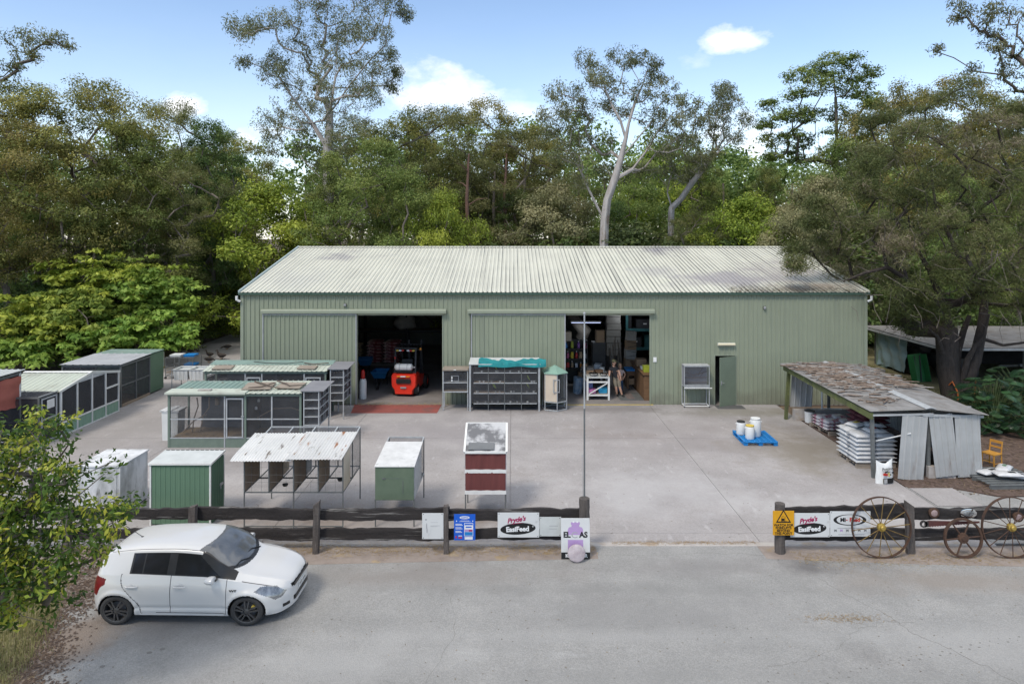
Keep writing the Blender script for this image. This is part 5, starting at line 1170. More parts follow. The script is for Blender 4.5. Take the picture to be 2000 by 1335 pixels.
# lower roof behind
l2 = thing('low_shelter', 'lower dark sheet-roofed shelter behind the bark littered lean-to', 'shelter', (14.75, 25.0, 0))
part('roof', m_cgrey, l2, lambda b: b.sheet((-.8, -1.4, 1.28), (1,0,-.06), (0,1,.03), 1.9, 3.2, amp=.01), 80)
part('edge', m_wframe, l2, lambda b: b.beam((-.8,-1.42,1.25), (1.1,-1.42,1.13), .04, .16))
for x in (-.7, 1.0): part('post', m_frame, l2, lambda b: b.box(x-.04, x+.04, -1.3, -1.22, 0, 1.15)); part('post', m_frame, l2, lambda b: b.box(x-.04, x+.04, 1.6, 1.68, 0, 1.2))
part('wall', m_blackin, l2, lambda b: b.box(-.78, 1.05, 1.5, 1.52, 0, 1.15))
# bark and twigs lying on the roof: countless
rg = random.Random(11); b = MB(); b2 = MB()
for i in range(760):
    f = rg.random()**.8; y = 26.4-f*5.9 if i % 7 else rg.uniform(20.4, 26.4); x = 10.65+rg.random()**1.1*(1.65+1.2*(y > 22.4)); 
    if y < 22.4 and rg.random() < .86: continue
    if x > 12.2 and rg.random() < .45: continue
    L = rg.choice((.15,.25,.35,.5,.8)); a = rg.gauss(.25, .55); z = roofZ(x, y)+.075+rg.random()*.04
    dx, dy = math.cos(a)*L/2, -math.sin(a)*L/2; w_ = rg.uniform(.008,.03); k = rg.uniform(-.04,.05)
    (b if rg.random() < .68 else b2).path([(x-dx, y-dy, z), (x+rg.uniform(-.03,.03), y+rg.uniform(-.04,.04), z+abs(k)*.6), (x+dx, y+dy, z+.01)], [w_, w_*1.1, w_*.6], 4)
o = b.build('bark_litter', m_curl, lt); o['kind'] = 'stuff'
o = b2.build('bark_litter', m_curl2, lt); o['kind'] = 'stuff'

# ---- bagged goods
def bag_mesh(name, sx, sy, sz, m, seed):
    rg = random.Random(seed); b = MB(); n, k = 9, 7; vs = []
    for side in (1, -1):
        for i in range(n+1):
            for j in range(k+1):
                u, v = i/n*2-1, j/k*2-1; e = (1-abs(u)**4)*(1-abs(v)**4)
                vs.append((u*sx/2+rg.uniform(-.006,.006), v*sy/2+rg.uniform(-.006,.006), side*(sz/2)*(.12+.88*e**.5)*(1+rg.uniform(-.1,.1))))
    q = (n+1)*(k+1); fs = []
    for i in range(n):
        for j in range(k):
            a = i*(k+1)+j; fs.append((a, a+k+1, a+k+2, a+1)); fs.append((q+a+1, q+a+k+2, q+a+k+1, q+a))
    for i in range(n):
        for j in (0, k): a, c = i*(k+1)+j, (i+1)*(k+1)+j; fs.append((a, c, q+c, q+a) if j else (c, a, q+a, q+c))
    for j in range(k):
        for i in (0, n): a, c = i*(k+1)+j, i*(k+1)+j+1; fs.append((c, a, q+a, q+c) if i else (a, c, q+c, q+a))
    b.add(vs, fs); o = b.build(name, m, smooth=70); me = o.data; bpy.data.objects.remove(o); return me
bagA = [bag_mesh('feed_bag', .80, .52, .155, m_bag, s) for s in (1, 2, 3)]
def pallet(label, cx, cy, sx, sy, m, rz=0, name='pallet', z=0.0):
    t = thing(name, label, 'pallet', (cx, cy, z), rz)
    for k in range(3):
        y = -sy/2+.06+(sy-.12)*k/2; part('runner', m, t, lambda b: b.box(-sx/2, sx/2, y-.045, y+.045, .0, .095), 0)
    n = max(5, int(sy/.16))
    for k in range(n):
        y = -sy/2+.05+(sy-.1)*k/(n-1); part('slat', m, t, lambda b: b.box(-sx/2, sx/2, y-.048, y+.048, .0955, .12), 0)
    return t
pallet('grey timber pallet under the wrapped white bag stack in the lean-to', 11.12, 21.45, 1.2, 1.25, m_wood)
rg = random.Random(4)
for lay in range(7):
    for i in range(4):
        o = link('feed_bag', bagA[rg.randrange(3)]); px = -.31 if i % 2 == 0 else .31
        py = (-.42, 0, .42)[i//2] if False else (-.33 if i < 2 else .33)
        o.location = (11.12+px+rg.uniform(-.015,.015), 21.45+py+rg.uniform(-.015,.015), .19+.128*lay); o.scale = (.77, 1.24, 1)
        o.rotation_euler = (0, 0, rg.uniform(-.03,.03)+(math.pi if rg.random() < .5 else 0)); tag(o, 'white bag in %s layer of the wrapped stack, %s %s corner' % (('the bottom','the second lowest','the third lowest','the middle','the third topmost','the second topmost','the topmost')[lay], ('front','back')[i//2], ('left','right')[i%2]), 'bag', 'white bags in the wrapped stack')
for i, (x, y, z, rz, l, pm) in enumerate(((10.98, 21.75, 1.10, .5, 'loose white bag with yellow print lying on top of the wrapped stack', m_yellow), (11.2, 21.1, 1.09, .1, 'loose white bag with red print on the front of the wrapped stack', m_redink), (11.45, 21.6, 1.12, -.2, 'loose white bag with black print at the back of the wrapped stack', m_ink))):
    t = thing('feed_bag', l, 'bag', (x, y, z), rz); o = link('body', bagA[i], t); o.scale = (.75, .85, .9)
    b = MB(); b.obox((0,0,.068), (.26,.14,.012)); b.build('print', pm, t)
    b = MB(); b.obox((.1,-.03,.069), (.08,.2,.012)); b.build('print', m_ink, t)
# second pallet with printed bags
pallet('grey timber pallet under the flat pink printed bags at the back', 11.72, 24.9, 1.1, 1.35, m_wood, .1)
pk = bag_mesh('feed_bag', .62, .5, .14, m_bagp, 8)
for lay in range(3):
    for i in range(4):
        o = link('feed_bag', pk); o.location = (11.45+.56*(i % 2), 24.6+.58*(i//2), .19+.115*lay); o.rotation_euler = (0, 0, .1+rg.uniform(-.05,.05)); o.scale = (.9,1.1,1); tag(o, 'pink printed white bag on the low pallet, %s layer, %s %s corner' % (('bottom','middle','top')[lay], ('near','far')[i//2], ('left','right')[i%2]), 'bag', 'pink printed bags in the lean-to')
mb_ = bag_mesh('feed_bag', .9, .6, .17, m_maroonbag, 5)
for lay in range(10):
    for i in range(2):
        o = link('feed_bag', mb_); o.location = (12.15+.03*rg.random(), 23.05+.62*i, .10+.15*lay); tag(o, 'maroon bag %s from the ground in the %s row of the tall stack' % (('first','second','third','fourth','fifth','sixth','seventh','eighth','ninth','tenth')[lay], ('near','far')[i]), 'bag', 'maroon bags in the lean-to')
t = thing('white_pail', 'white black-lidded pail on the concrete at the back of the lean-to', 'pail', (11.33, 26.0, 0))
part('body', m_plastic, t, lambda b: b.lathe([(0,0),(.16,0),(.18,.42),(0,.42)], (0,0,0), 18)); part('lid', m_black, t, lambda b: b.lathe([(0,.421),(.19,.421),(.19,.455),(0,.46)], (0,0,0), 18))
# standing bag of potting mix against the near post
def potting_bag():
    t = thing('potting_bag', 'white potting mix bag standing open against the lean-to post', 'bag', (10.70, 19.62, 0), .12)
    b = MB(); n, k = 12, 10; w, h = .54, .64; vs = []
    for side in (-1, 1):
        for i in range(n+1):
            for j in range(k+1):
                u, v = i/n*2-1, j/k; bul = .10*(1-abs(u)**3)*(1-v**2.2)**.5+.012
                top = h-.10*(1-abs(u)**1.6)+(.03 if u > .3 else 0)
                vs.append((u*w/2*(1-.10*v)+.03*v, side*bul+.012*math.sin(7*u+9*v)+v*.05, top*v))
    q = (n+1)*(k+1); fs = []
    for i in range(n):
        for j in range(k):
            a = i*(k+1)+j; fs.append((a, a+k+1, a+k+2, a+1)); fs.append((q+a+1, q+a+k+2, q+a+k+1, q+a))
    for j in range(k):
        for i in (0, n): a = i*(k+1)+j; fs.append((a+1, a, q+a, q+a+1) if i else (a, a+1, q+a+1, q+a))
    b.add(vs, fs); b.build('body', m_plastic, t, smooth=60)
    text_mesh('Potting', .115, m_ink, t, (.015, -.122, .43), (R(84), R(-4), 0), bold=.002); text_mesh('Mix', .085, m_ink, t, (.03, -.118, .35), (R(84), R(-4), 0), bold=.002)
    for x, z, r, m in ((-.08,.28,.05,m_redink),(-.02,.27,.045,m_redink),(.05,.30,.032,m_yellow),(.06,.24,.03,m_yellow),(-.05,.34,.03,m_ink),(.1,.27,.025,m_ink),(.19,.32,.035,m_ink)):
        b = MB(); n = 12; b.add([(x+r*math.cos(2*math.pi*q/n), -.128+.02*(abs(x) > .15), z+r*.8*math.sin(2*math.pi*q/n)) for q in range(n)], [tuple(range(n))]); b.build('print', m, t)
    b = MB(); b.box(-.12, .16, -.133, -.126, .02, .17); b.box(.17,.21,-.10,-.09,.03,.17); b.build('print', m_ink, t)
    for q in range(4): b = MB(); b.box(-.1, .0, -.136, -.1335, .04+.03*q, .055+.03*q); b.build('print', m_signw, t)
    b = MB(); b.obox((.02,.055,.55), (.36,.02,.10), (.2,0,0)); b.build('inside', m_ink, t)
potting_bag()
# blue plastic pallet with three white drums
def blue_pallet():
    t = thing('plastic_pallet', 'bright blue plastic pallet on the concrete carrying white drums', 'pallet', (8.43, 23.72, 0), R(-2))
    for k in range(3):
        x = -.5+.5*k; part('runner', m_blue, t, lambda b: b.box(x-.06, x+.06, -.66, .66, 0, .03), 0)
        for q in (-.58, 0, .58): part('foot', m_blue, t, lambda b: b.box(x-.07, x+.07, q-.08, q+.08, .031, .105), 0)
    for k in range(9): y = -.64+.16*k; part('slat', m_blue, t, lambda b: b.box(-.56, .56, y-.045, y+.045, .106, .135), 0)
    for k in range(7): x = -.54+.18*k; part('cross_bar', m_blue, t, lambda b: b.box(x-.03, x+.03, -.69, .69, .136, .145), 0)
blue_pallet()
def drum(label, x, y, r, h, lid, z=.145):
    t = thing('white_drum', label, 'drum', (x, y, z))
    part('body', m_plastic, t, lambda b: b.lathe([(0,0),(r*.93,0),(r,.03),(r,h*.80),(r*.92,h*.88),(r*.80,h*.90),(r*.80,h*.92),(0,h*.92)], (0,0,0), 22))
    part('lid', lid, t, lambda b: b.lathe([(0,h*.921),(r*.88,h*.921),(r*.9,h*.93),(r*.9,h*.985),(r*.85,h),(0,h)], (0,0,0), 22))
    part('handle', m_plastic, t, lambda b: [b.box(s*r-.025, s*r+.03, -.04, .04, h*.78, h*.82) for s in (-1, 1)])
drum('tallest white drum with white lid on the blue plastic pallet', 8.47, 23.75, .185, .62, m_plastic)
drum('white drum with black lid on the blue plastic pallet', 8.03, 23.95, .155, .46, m_black)
drum('white drum with yellow lid at the front of the blue pallet', 8.16, 23.42, .155, .46, m_yellow)
# yellow timber chair, pallet of bags at the right edge, bent rod
def chair():
    t = thing('wooden_chair', 'yellow varnished wooden chair standing on the bark mulch', 'chair', (14.75, 21.0, 0), R(-65))
    m = mat('yellow_varnish', (.52,.27,.05), (.42,.2,.035), scale=6, rough=.45, sv=(1,1,.3))
    part('seat', m, t, lambda b: b.box(-.2, .2, -.2, .2, .40, .43))
    for x, y in ((-.17,-.17),(.17,-.17)): part('leg', m, t, lambda b: b.beam((x*1.08,y*1.08,0),(x,y,.399),.035))
    for x in (-.17,.17): part('leg', m, t, lambda b: b.path([(x*1.08,.22,0),(x,.19,.4),(x,.25,.78)], .019, 6))
    part('back_rail', m, t, lambda b: [b.beam((-.17,.245,.74),(.17,.245,.74),.02,.08), b.beam((-.17,.225,.58),(.17,.225,.58),.018,.05)])
    part('stretcher', m, t, lambda b: [b.tube((-.18,-.18,.18),(.18,-.18,.18),.011,n=6), b.tube((-.18,-.18,.14),(-.18,.2,.14),.011,n=6), b.tube((.18,-.18,.14),(.18,.2,.14),.011,n=6)])
chair()
b = MB(); b.path([(13.75,21.6,1.0),(13.95,21.5,1.02),(14.15,21.35,.0)], .016, 6); tag(b.build('bent_pipe', m_wframe), 'bent thin white pipe standing behind the yellow chair', 'pipe')
pallet('dark pallet of split white bags at the right edge by the chair', 14.25, 19.85, 1.75, 1.5, m_frame, .04)
for i, (x, y, z, rz, l) in enumerate(((13.95,19.95,.20,.3,'leftmost torn white bag on the dark pallet'),(14.55,19.6,.20,-.35,'torn white bag at the front of the dark pallet'),(14.55,20.2,.22,.8,'torn white bag with green print on the dark pallet'),(14.2,19.55,.27,-.1,'crumpled white bag lying across the others on the dark pallet'))):
    t = thing('feed_bag', l, 'bag', (x, y, z), rz); link('body', bagA[i % 3], t).scale = (.9, .7, .8)
    b = MB(); b.obox((.1,0,.06), (.2,.1,.012)); b.build('print', m_lgreen if i == 2 else m_ink, t)
b = MB(); b.obox((0,0,0), (1.3,.8,.02), (.5,0,.1)); tag(b.build('iron_sheet', m_lroof, loc=(19.75, 25.0, .85)), 'pale flat sheet leaning at the right edge beyond the big leaves', 'sheet')
b = MB(); b.box(11.16, 12.35, 17.9, 19.15, -.02, .02); tag(b.build('concrete_pad', m_conc), 'small concrete pad in front of the lean-to', kind='structure')

# ---- low open shed beyond the big tree
os_ = thing('open_shed', 'low open machinery shed with grey litter-strewn flat roof behind the big tree', 'shed', (0, 0, 0))
x0, x1, y0, y1, z = 19.6, 29.0, 31.1, 38.2, 2.0
b = MB(); b.sheet((x0, y0, z), (1,0,-.005), (0,1,.012), x1-x0, y1-y0, pitch=.076, amp=.011); b.build('roof', m_cgrey, os_, smooth=80)
b = MB(); b.beam((x0,y0,z-.08),(x1,y0,z-.1),.05,.1); b.beam((x0,y0+.03,z-.08),(x0,y1,z-.02),.05,.1); b.build('edge_beam', m_wframe, os_)
for x, y in ((20.3,31.3),(23.5,31.3),(27,31.3),(20.2,37.9),(24,37.9),(28.8,37.9),(28.8,31.3)):
    b = MB(); b.beam((x-(.35 if x < 21 and y < 32 else 0), y, 0), (x, y, z-.05), .1); b.build('post', m_frame, os_)
b = MB(); b.box(20.2, 28.9, 37.95, 38.0, 0, 1.9); b.build('rear_wall', m_blackin, os_)
b = MB(); b.box(28.85, 28.9, 31.4, 37.9, 0, 1.85); b.build('side_wall', m_blackin, os_)
b = MB(); b.box(20.05, 20.12, 36.6, 37.6, 0, 1.9); b.build('side_wall', m_teal, os_)
b = MB(); n, k = 20, 10; vs = []
for i in range(n+1):
    y = 34.6+2.7*i/n
    for j in range(k+1):
        f = j/k; vs.append((20.0+.05*math.sin(i*.9+j*.5)+.03*math.sin(j*1.7+i*.3), y+.12*f*(1-i/n), 1.85-f*1.72+.03*math.sin(i*1.2)*f))
b.add(vs, [(i*(k+1)+j, i*(k+1)+j+1, (i+1)*(k+1)+j+1, (i+1)*(k+1)+j) for i in range(n) for j in range(k)])
tag(b.build('tarpaulin', mat('blue_grey_tarp', (.24,.34,.38), (.19,.28,.32), scale=1.5, rough=.35, spec=.6, bump=.5, bscale=5), smooth=70), 'blue grey tarpaulin hanging down the side of the low open shed', 'tarpaulin')
t = thing('loader_bucket', 'green steel loader bucket leaning in the mouth of the low shed', 'bucket', (19.75, 32.9, 0), R(25)); mgb = mat('bucket_green', (.03,.17,.055), (.025,.13,.045), scale=3, rough=.5)
part('plate', mgb, t, lambda b: b.obox((0,.25,.68), (.95,.05,1.35), (-.2,0,0))); part('side', mgb, t, lambda b: [b.obox((s*.48,.12,.68), (.04,.3,1.33), (-.2,0,0)) for s in (-1,1)]); part('rib', m_dark, t, lambda b: [b.obox((x,.20,.66), (.05,.04,1.25), (-.2,.18,0)) for x in (-.2,.2)])
t = thing('tractor', 'dark tractor parked under the low shed roof, orange wheel rims', 'tractor', (21.6, 33.6, 0), R(12)); m_or = mat('orange_rim', (.30,.10,.025), (.22,.07,.02), scale=5, rough=.6)
part('engine', m_dark, t, lambda b: b.box(-.35, .35, -.6, 1.2, .55, 1.15)); part('seat', m_black, t, lambda b: [b.box(-.25,.25,1.3,1.7,.9,1.0), b.box(-.25,.25,1.65,1.72,1.0,1.35)]); part('rear_axle', m_dark, t, lambda b: b.box(-.7,.7,1.3,1.5,.5,.7))
for x, y, r, w_ in ((-.75,-.35,.45,.2),(.75,-.35,.45,.2),(-.85,1.4,.72,.35),(.85,1.4,.72,.35)):
    wv = part('wheel', m_tyre if 'tyre_rubber' in MATS else m_black, t, lambda b: b.lathe([(r*.55,-w_/2),(r*.9,-w_/2),(r,-w_/3),(r,w_/3),(r*.9,w_/2),(r*.55,w_/2)], (x,y,r), 26, 'x')); part('rim', m_or, wv, lambda b: b.lathe([(0,-.06),(r*.56,-w_*.4),(r*.56,w_*.4),(0,.06)], (x,y,r), 22, 'x'))
t = thing('implement', 'dark farm implement under the right part of the low shed', 'machine', (25.5, 33.5, 0)); part('frame', m_frame, t, lambda b: [b.beam((-1.2,-.8,.9),(1.2,-.7,1.0),.12), b.beam((-1.2,.6,.6),(1.2,.6,.7),.12), b.beam((0,-.8,.9),(0,.7,.6),.1), b.tube((-.8,-.8,0),(-.8,-.8,1.2),.05), b.tube((.9,-.8,0),(.9,-.8,1.3),.05)]); part('panel', m_wframe, t, lambda b: b.obox((.4,-.9,1.25), (1.1,.05,.35), (-.4,0,0)))
m_rope = mat('orange_rope', (.42,.12,.03), rough=.8)
b = MB(); b.path([(18.35,29.0,.55),(18.42,28.55,1.0),(18.55,28.42,.6),(18.6,28.45,.2),(18.5,28.6,.15)], .03, 6)
tag(b.build('rope', m_rope), 'loop of orange rope hanging low on the left of the big trunk', 'rope')
b = MB(); b.path([(19.6,29.3,1.3),(19.7,29.0,.9),(19.62,28.95,.4),(19.5,29.1,.6)], .03, 6)
tag(b.build('rope', m_rope), 'loop of orange rope hanging in the fork of the big trunk', 'rope')
b = MB(); b.lathe([(0,0),(.16,.02),(.19,.12),(.16,.24),(.05,.28),(0,.28)], (0,0,0), 14); tag(b.build('plastic_tub', m_plastic, loc=(19.0, 33.6, 0)), 'small white plastic tub on the grass before the hanging tarpaulin', 'tub')
t = thing('timber_stack', 'stack of pale sawn timber by the rear corner of the green shed', 'stack', (18.2, 38.2, 0))
for k in range(4):
    for q in range(3): part('plank', m_cream if (k+q) % 2 else m_wood, t, lambda b: b.obox((.1*k-.2+.02*q, .3*q-.3, .07+.1*k), (2.0,.26,.08), (0,0,.1*(k-1.5))))
t = thing('water_trough', 'small grey concrete trough on the grass by the green shed corner', 'trough', (18.1, 34.4, 0)); part('body', m_kerb, t, lambda b: [b.box(-.55,.55,-.3,.3,0,.3), b.box(-.55,.55,-.3,-.25,.301,.4), b.box(-.55,.55,.25,.3,.301,.4), b.box(-.55,-.5,-.249,.249,.301,.4), b.box(.5,.55,-.249,.249,.301,.4)])
b = MB(); b.beam((18.0,35.4,0),(17.6,35.6,1.35),.09); tag(b.build('old_post', m_frame), 'leaning dark post beside the green shed corner', 'post')
# ================================================================== inside the first doorway: forklift, barrows, bag stacks
m_fred = mat('forklift_red', (.75,.035,.015), (.68,.03,.013), scale=2, rough=.3, spec=.5, coat=.4)
m_orange = mat('orange_lens', (.8,.28,.02), rough=.3)
m_kraft = mat('cardboard', (.34,.23,.145), (.28,.19,.12), scale=3, rough=.9)
m_brown = mat('brown_timber', (.20,.115,.06), (.14,.08,.045), scale=4, rough=.7, sv=(.4,3,3))
m_tealrack = mat('teal_rack_steel', (.05,.16,.17), (.04,.12,.13), scale=4, rough=.5)
m_blue2 = mat('barrow_blue', (.02,.16,.34), (.015,.12,.28), scale=3, rough=.5)
m_barx = mat('bulk_bag_cloth', (.55,.54,.52), (.42,.41,.40), scale=4, rough=.85)
def forklift():
    t = thing('forklift', 'red forklift facing into the dark left doorway, gas bottle behind', 'forklift', (-4.78, 30.05, 0), R(-6))
    w = .57
    def cw(b):
        prof = [(-w*.70,.12),(-w*.74,.30),(-w*.97,.45),(-w,.60),(-w,.90),(-w*.9,1.0),(w*.9,1.0),(w,.90),(w,.60),(w*.97,.45),(w*.74,.30),(w*.70,.12)]
        ys = [(-.02,.93,.0),(.05,1.0,.0),(.55,1.0,.0)]; n = len(prof); vs = []
        for y, s, dz in ys: vs += [(x*s, y+.06*(abs(x)/w)**3, .56+(z-.56)*(.97 if s < 1 else 1)) for x, z in prof]
        b.add(vs, [(i*n+j, i*n+(j+1)%n, (i+1)*n+(j+1)%n, (i+1)*n+j) for i in range(2) for j in range(n)]+[tuple(range(n-1,-1,-1)), tuple(2*n+j for j in range(n))])
    part('counterweight', m_fred, t, cw, 25)
    part('grille', m_black, t, lambda b: [b.box(-.32, .32, -.035, .0, .60, .80)]+[b.box(-.30, .30, -.045, -.036, .62+.04*k, .635+.04*k) for k in range(4)])
    part('tow_bracket', m_steel, t, lambda b: [b.box(-.13, .13, -.03, .0, .38, .45), b.lathe([(0,-.05),(.035,-.05),(.035,.0)], (0,-.01,.41), 10, 'y')])
    part('badge', m_signw, t, lambda b: b.box(-.13, .1, -.03, -.0, .88, .93)); part('badge', m_orange, t, lambda b: [b.box(-.30,-.14,-.028,.0,.88,.93), b.box(.12,.28,-.028,.0,.88,.93)])
    part('body', m_fred, t, lambda b: [b.box(-.52, .52, .56, 1.7, .28, .72)]); part('hood', m_dark, t, lambda b: b.box(-.40, .40, .3, 1.2, 1.0, 1.1))
    for sx in (-1, 1):
        for y, r in ((.42,.26),(1.9,.33)):
            wv = part('wheel', m_tyre_(), t, lambda b: b.lathe([(r*.5,-.1),(r*.92,-.1),(r,-.07),(r,.07),(r*.92,.1),(r*.5,.1)], (sx*(.47 if y < 1 else .55),y,r), 24, 'x', cap=False)); part('rim', m_signw if y < 1 else m_fred, wv, lambda b: b.lathe([(0,-.07),(r*.5,-.09),(r*.5,.09),(0,.07)], (sx*(.47 if y < 1 else .55),y,r), 18, 'x'))
        part('guard_post', m_black, t, lambda b: [b.beam((sx*.47,.28,1.0),(sx*.46,.42,2.05),.07)]); part('guard_post', m_black, t, lambda b: b.beam((sx*.47,1.72,.7),(sx*.46,1.45,2.08),.06))
        part('mast', m_dark, t, lambda b: b.box(sx*.3-.05, sx*.3+.05, 2.1, 2.25, .05, 2.2))
    part('overhead_guard', m_black, t, lambda b: [b.box(-.5,.5,.38,.45,2.05,2.11), b.box(-.5,.5,1.42,1.5,2.06,2.12)]+[b.box(-.5+.143*k-.02,-.5+.143*k+.02,.451,1.419,2.07,2.11) for k in range(8)])
    for x, m in ((-.36,m_yellow),(-.24,m_signw),(-.12,m_red_()),(.12,m_signw),(.24,m_red_()),(.36,m_yellow)): part('light', m, t, lambda b: b.box(x-.055, x+.055, .335, .365, 1.955, 2.02))
    part('beacon', m_orange, t, lambda b: b.lathe([(0,0),(.05,0),(.05,.07),(.03,.1),(0,.1)], (.62,.6,1.98), 12)); part('beacon_arm', m_black, t, lambda b: b.beam((.46,.5,2.0),(.62,.6,1.97),.03))
    part('seat', m_black, t, lambda b: [b.box(-.25,.25,.75,1.2,1.1,1.2), b.box(-.24,.24,.66,.74,1.1,1.55)]); part('steering_wheel', m_black, t, lambda b: b.ring((0,1.45,1.35),.17,.015,'y',20,6)); part('column', m_black, t, lambda b: b.tube((0,1.7,.8),(0,1.46,1.35),.03))
    gb = part('gas_bottle', m_plastic, t, lambda b: b.lathe([(0,-.42),(.09,-.41),(.155,-.34),(.16,-.30),(.16,.30),(.155,.34),(.09,.40),(0,.42)], (-.05,.28,1.26), 20, 'x')); [part('strap', m_steel, gb, lambda b: b.ring((x,.28,1.26),.163,.012,'x',20,5)) for x in (-.22,.12)]
    part('bottle_cradle', m_black, t, lambda b: [b.box(-.42,.34,.1,.48,1.06,1.10)]); part('valve', m_steel, gb, lambda b: b.tube((.37,.28,1.26),(.46,.28,1.26),.03))
    part('fork', m_dark, t, lambda b: [b.box(sx*.25-.05, sx*.25+.05, 2.25, 3.3, .08, .12) for sx in (-1,1)]); part('sticker', m_redink, t, lambda b: b.box(-.50,-.44,.325,.345,1.45,1.7))
def m_tyre_(): return MATS.get('tyre_rubber') or m_black
def m_red_(): return MATS['red_ink']
forklift()
def barrow(label, x, y, rz, s=1.0):
    t = thing('wheelbarrow', label, 'barrow', (x, y, 0), rz)
    part('tray', m_blue2, t, lambda b: [b.add([(-.25,-.25,.42),(.25,-.25,.42),(.22,.4,.42),(-.22,.4,.42),(-.38,-.45,.74),(.38,-.45,.74),(.36,.6,.72),(-.36,.6,.72)], [(0,3,2,1),(0,1,5,4),(1,2,6,5),(2,3,7,6),(3,0,4,7)])])
    part('rim', m_blue2, t, lambda b: [b.beam((-.38,-.45,.745),(.38,-.45,.745),.03), b.beam((.38,-.45,.745),(.36,.6,.725),.03), b.beam((-.38,-.45,.745),(-.36,.6,.725),.03), b.beam((-.36,.6,.725),(.36,.6,.725),.03)])
    part('frame', m_dark, t, lambda b: [b.path([(s*.08,-.75,.2),(s*.2,-.2,.4),(s*.25,.9,.62)], .02, 6) for s in (-1,1)]+[b.path([(s*.22,.35,.42),(s*.24,.45,0),(s*.22,.6,.5)], .016, 6) for s in (-1,1)])
    part('wheel', m_black, t, lambda b: b.lathe([(0,-.05),(.15,-.055),(.19,-.03),(.19,.03),(.15,.055),(0,.05)], (0,-.75,.19), 18, 'x'))
barrow('blue wheelbarrow inside the doorway left of the forklift', -6.2, 32.2, 0); barrow('blue wheelbarrow parked further back by the bag stacks', -7.6, 35.4, .2)
rg = random.Random(21); bm1 = bag_mesh('feed_bag', .85, .5, .17, mat('pink_bag', (.66,.46,.45), (.36,.09,.10), scale=3, rough=.4, lo=.45, hi=.55), 31); bm2 = bag_mesh('feed_bag', .85, .5, .17, mat('tan_bag', (.5,.42,.28), (.36,.28,.18), scale=3, rough=.6), 32)
words = ('bottom','second','third','fourth','fifth','sixth','top')
for col, (x, y, m, nl, nm) in enumerate(((-8.55,36.4,bm2,7,'tan'),(-7.55,37.6,bm1,7,'left pink'),(-6.6,37.5,bm1,7,'right pink'))):
    for lay in range(nl):
        for k in range(2):
            o = link('feed_bag', m); o.location = (x+rg.uniform(-.04,.04), y+.54*k, .22+.17*lay); o.rotation_euler = (0,0,rg.uniform(-.06,.06)); tag(o, '%s bag %s in its stack in the dark doorway, %s row' % (nm, words[lay] if lay < 6 else 'on top', ('near','far')[k]), 'bag', 'bags stacked inside the left doorway')
    pallet('timber pallet under the %s bag stack inside the left doorway' % nm, x, y+.27, 1.0, 1.2, m_wood)
b = MB(); b.lathe([(.0,0),(.4,.03),(.62,.2),(.66,.45),(.55,.7),(.3,.88),(.2,1.0),(.26,1.08),(0,1.1)], (0,0,0), 16)
for i, v in enumerate(b.V): b.V[i] = (v[0]*(1+.12*math.sin(v[2]*9+v[1]*4)), v[1]*(1+.1*math.sin(v[0]*7+v[2]*5)), v[2]+.05*math.sin(v[0]*8))
tag(b.build('bulk_bag', m_barx, loc=(-6.35, 40.5, 1.55), smooth=60), 'pale bulk bag resting on racking in the dark behind the forklift', 'bag')
t = thing('pallet_rack', 'dark pallet racking at the back of the left doorway', 'rack', (-6.2, 40.6, 0)); [part('upright', m_dark, t, lambda b: b.box(x-.05,x+.05,y-.05,y+.05,0,4.2)) for x in (-3,0,3) for y in (-.5,.5)]; part('beam', m_dark, t, lambda b: [b.box(-3,3,y-.03,y+.03,z-.06,z+.06) for y in (-.5,.5) for z in (1.48,3.0)]); part('deck', m_wood, t, lambda b: b.box(-2.95,2.95,-.46,.46,1.50,1.54))
t = thing('gas_cylinder', 'white gas cylinder with red top at the left jamb of the doorway', 'cylinder', (-6.72+.22, 29.75, 0))
part('body', m_plastic, t, lambda b: b.lathe([(0,0),(.15,0),(.16,.03),(.16,.75),(.12,.86),(.0,.88)], (0,0,0), 18)); part('collar', m_redink, t, lambda b: b.lathe([(.06,.88),(.09,.9),(.09,1.15),(.05,1.25),(0,1.26)], (0,0,0), 14))

# ================================================================== inside the second doorway: shop
t = thing('display_table', 'white framed display table crowded with goods in the right doorway', 'table', (3.72, 29.45, 0))
w, D, h = .50, 2.6, 1.0
for x in (-w+.04, w-.04):
    for y in (.04, D-.04): part('leg', m_white, t, lambda b: b.box(x-.04,x+.04,y-.04,y+.04,0,h-.05))
part('top', m_lroof, t, lambda b: b.box(-w, w, 0, D, h-.049, h)); part('rail', m_white, t, lambda b: [b.box(-w+.081,w-.081,.01,.07,.75,.81), b.box(-w+.081,w-.081,.01,.07,.18,.24)]); part('brace', m_white, t, lambda b: b.beam((-w+.1,.03,.26),(w-.1,.03,.74),.04)); part('shelf', m_wood, t, lambda b: b.box(-w+.08,w-.08,.08,D-.08,.24,.27))
part('side_rail', m_white, t, lambda b: [b.box(s*(w-.04)-.03,s*(w-.04)+.03,.081,D-.081,.75,.8) for s in (-1,1)])
rg = random.Random(8)
def item(name, label, cat, loc, prof, m, cap=None, n=12, group=None, sx=1, sy=1):
    t = thing(name, label, cat, loc, 0, group); part('body', m, t, lambda b: b.lathe(prof, (0,0,0), n, 'z', sx, sy))
    if cap: part('lid', cap, t, lambda b: b.lathe([(0,prof[-1][1]+.001),(prof[-1][0]*.9+.01,prof[-1][1]+.001),(prof[-1][0]*.9+.008,prof[-1][1]+.04),(0,prof[-1][1]+.045)], (0,0,0), n))
    return t
mg = lambda n, c: MATS.get(n) or mat(n, c, rough=.45)
bowl = [(.1,0),(.2,.07),(.21,.12),(.19,.12),(.1,.03),(0,.03)]
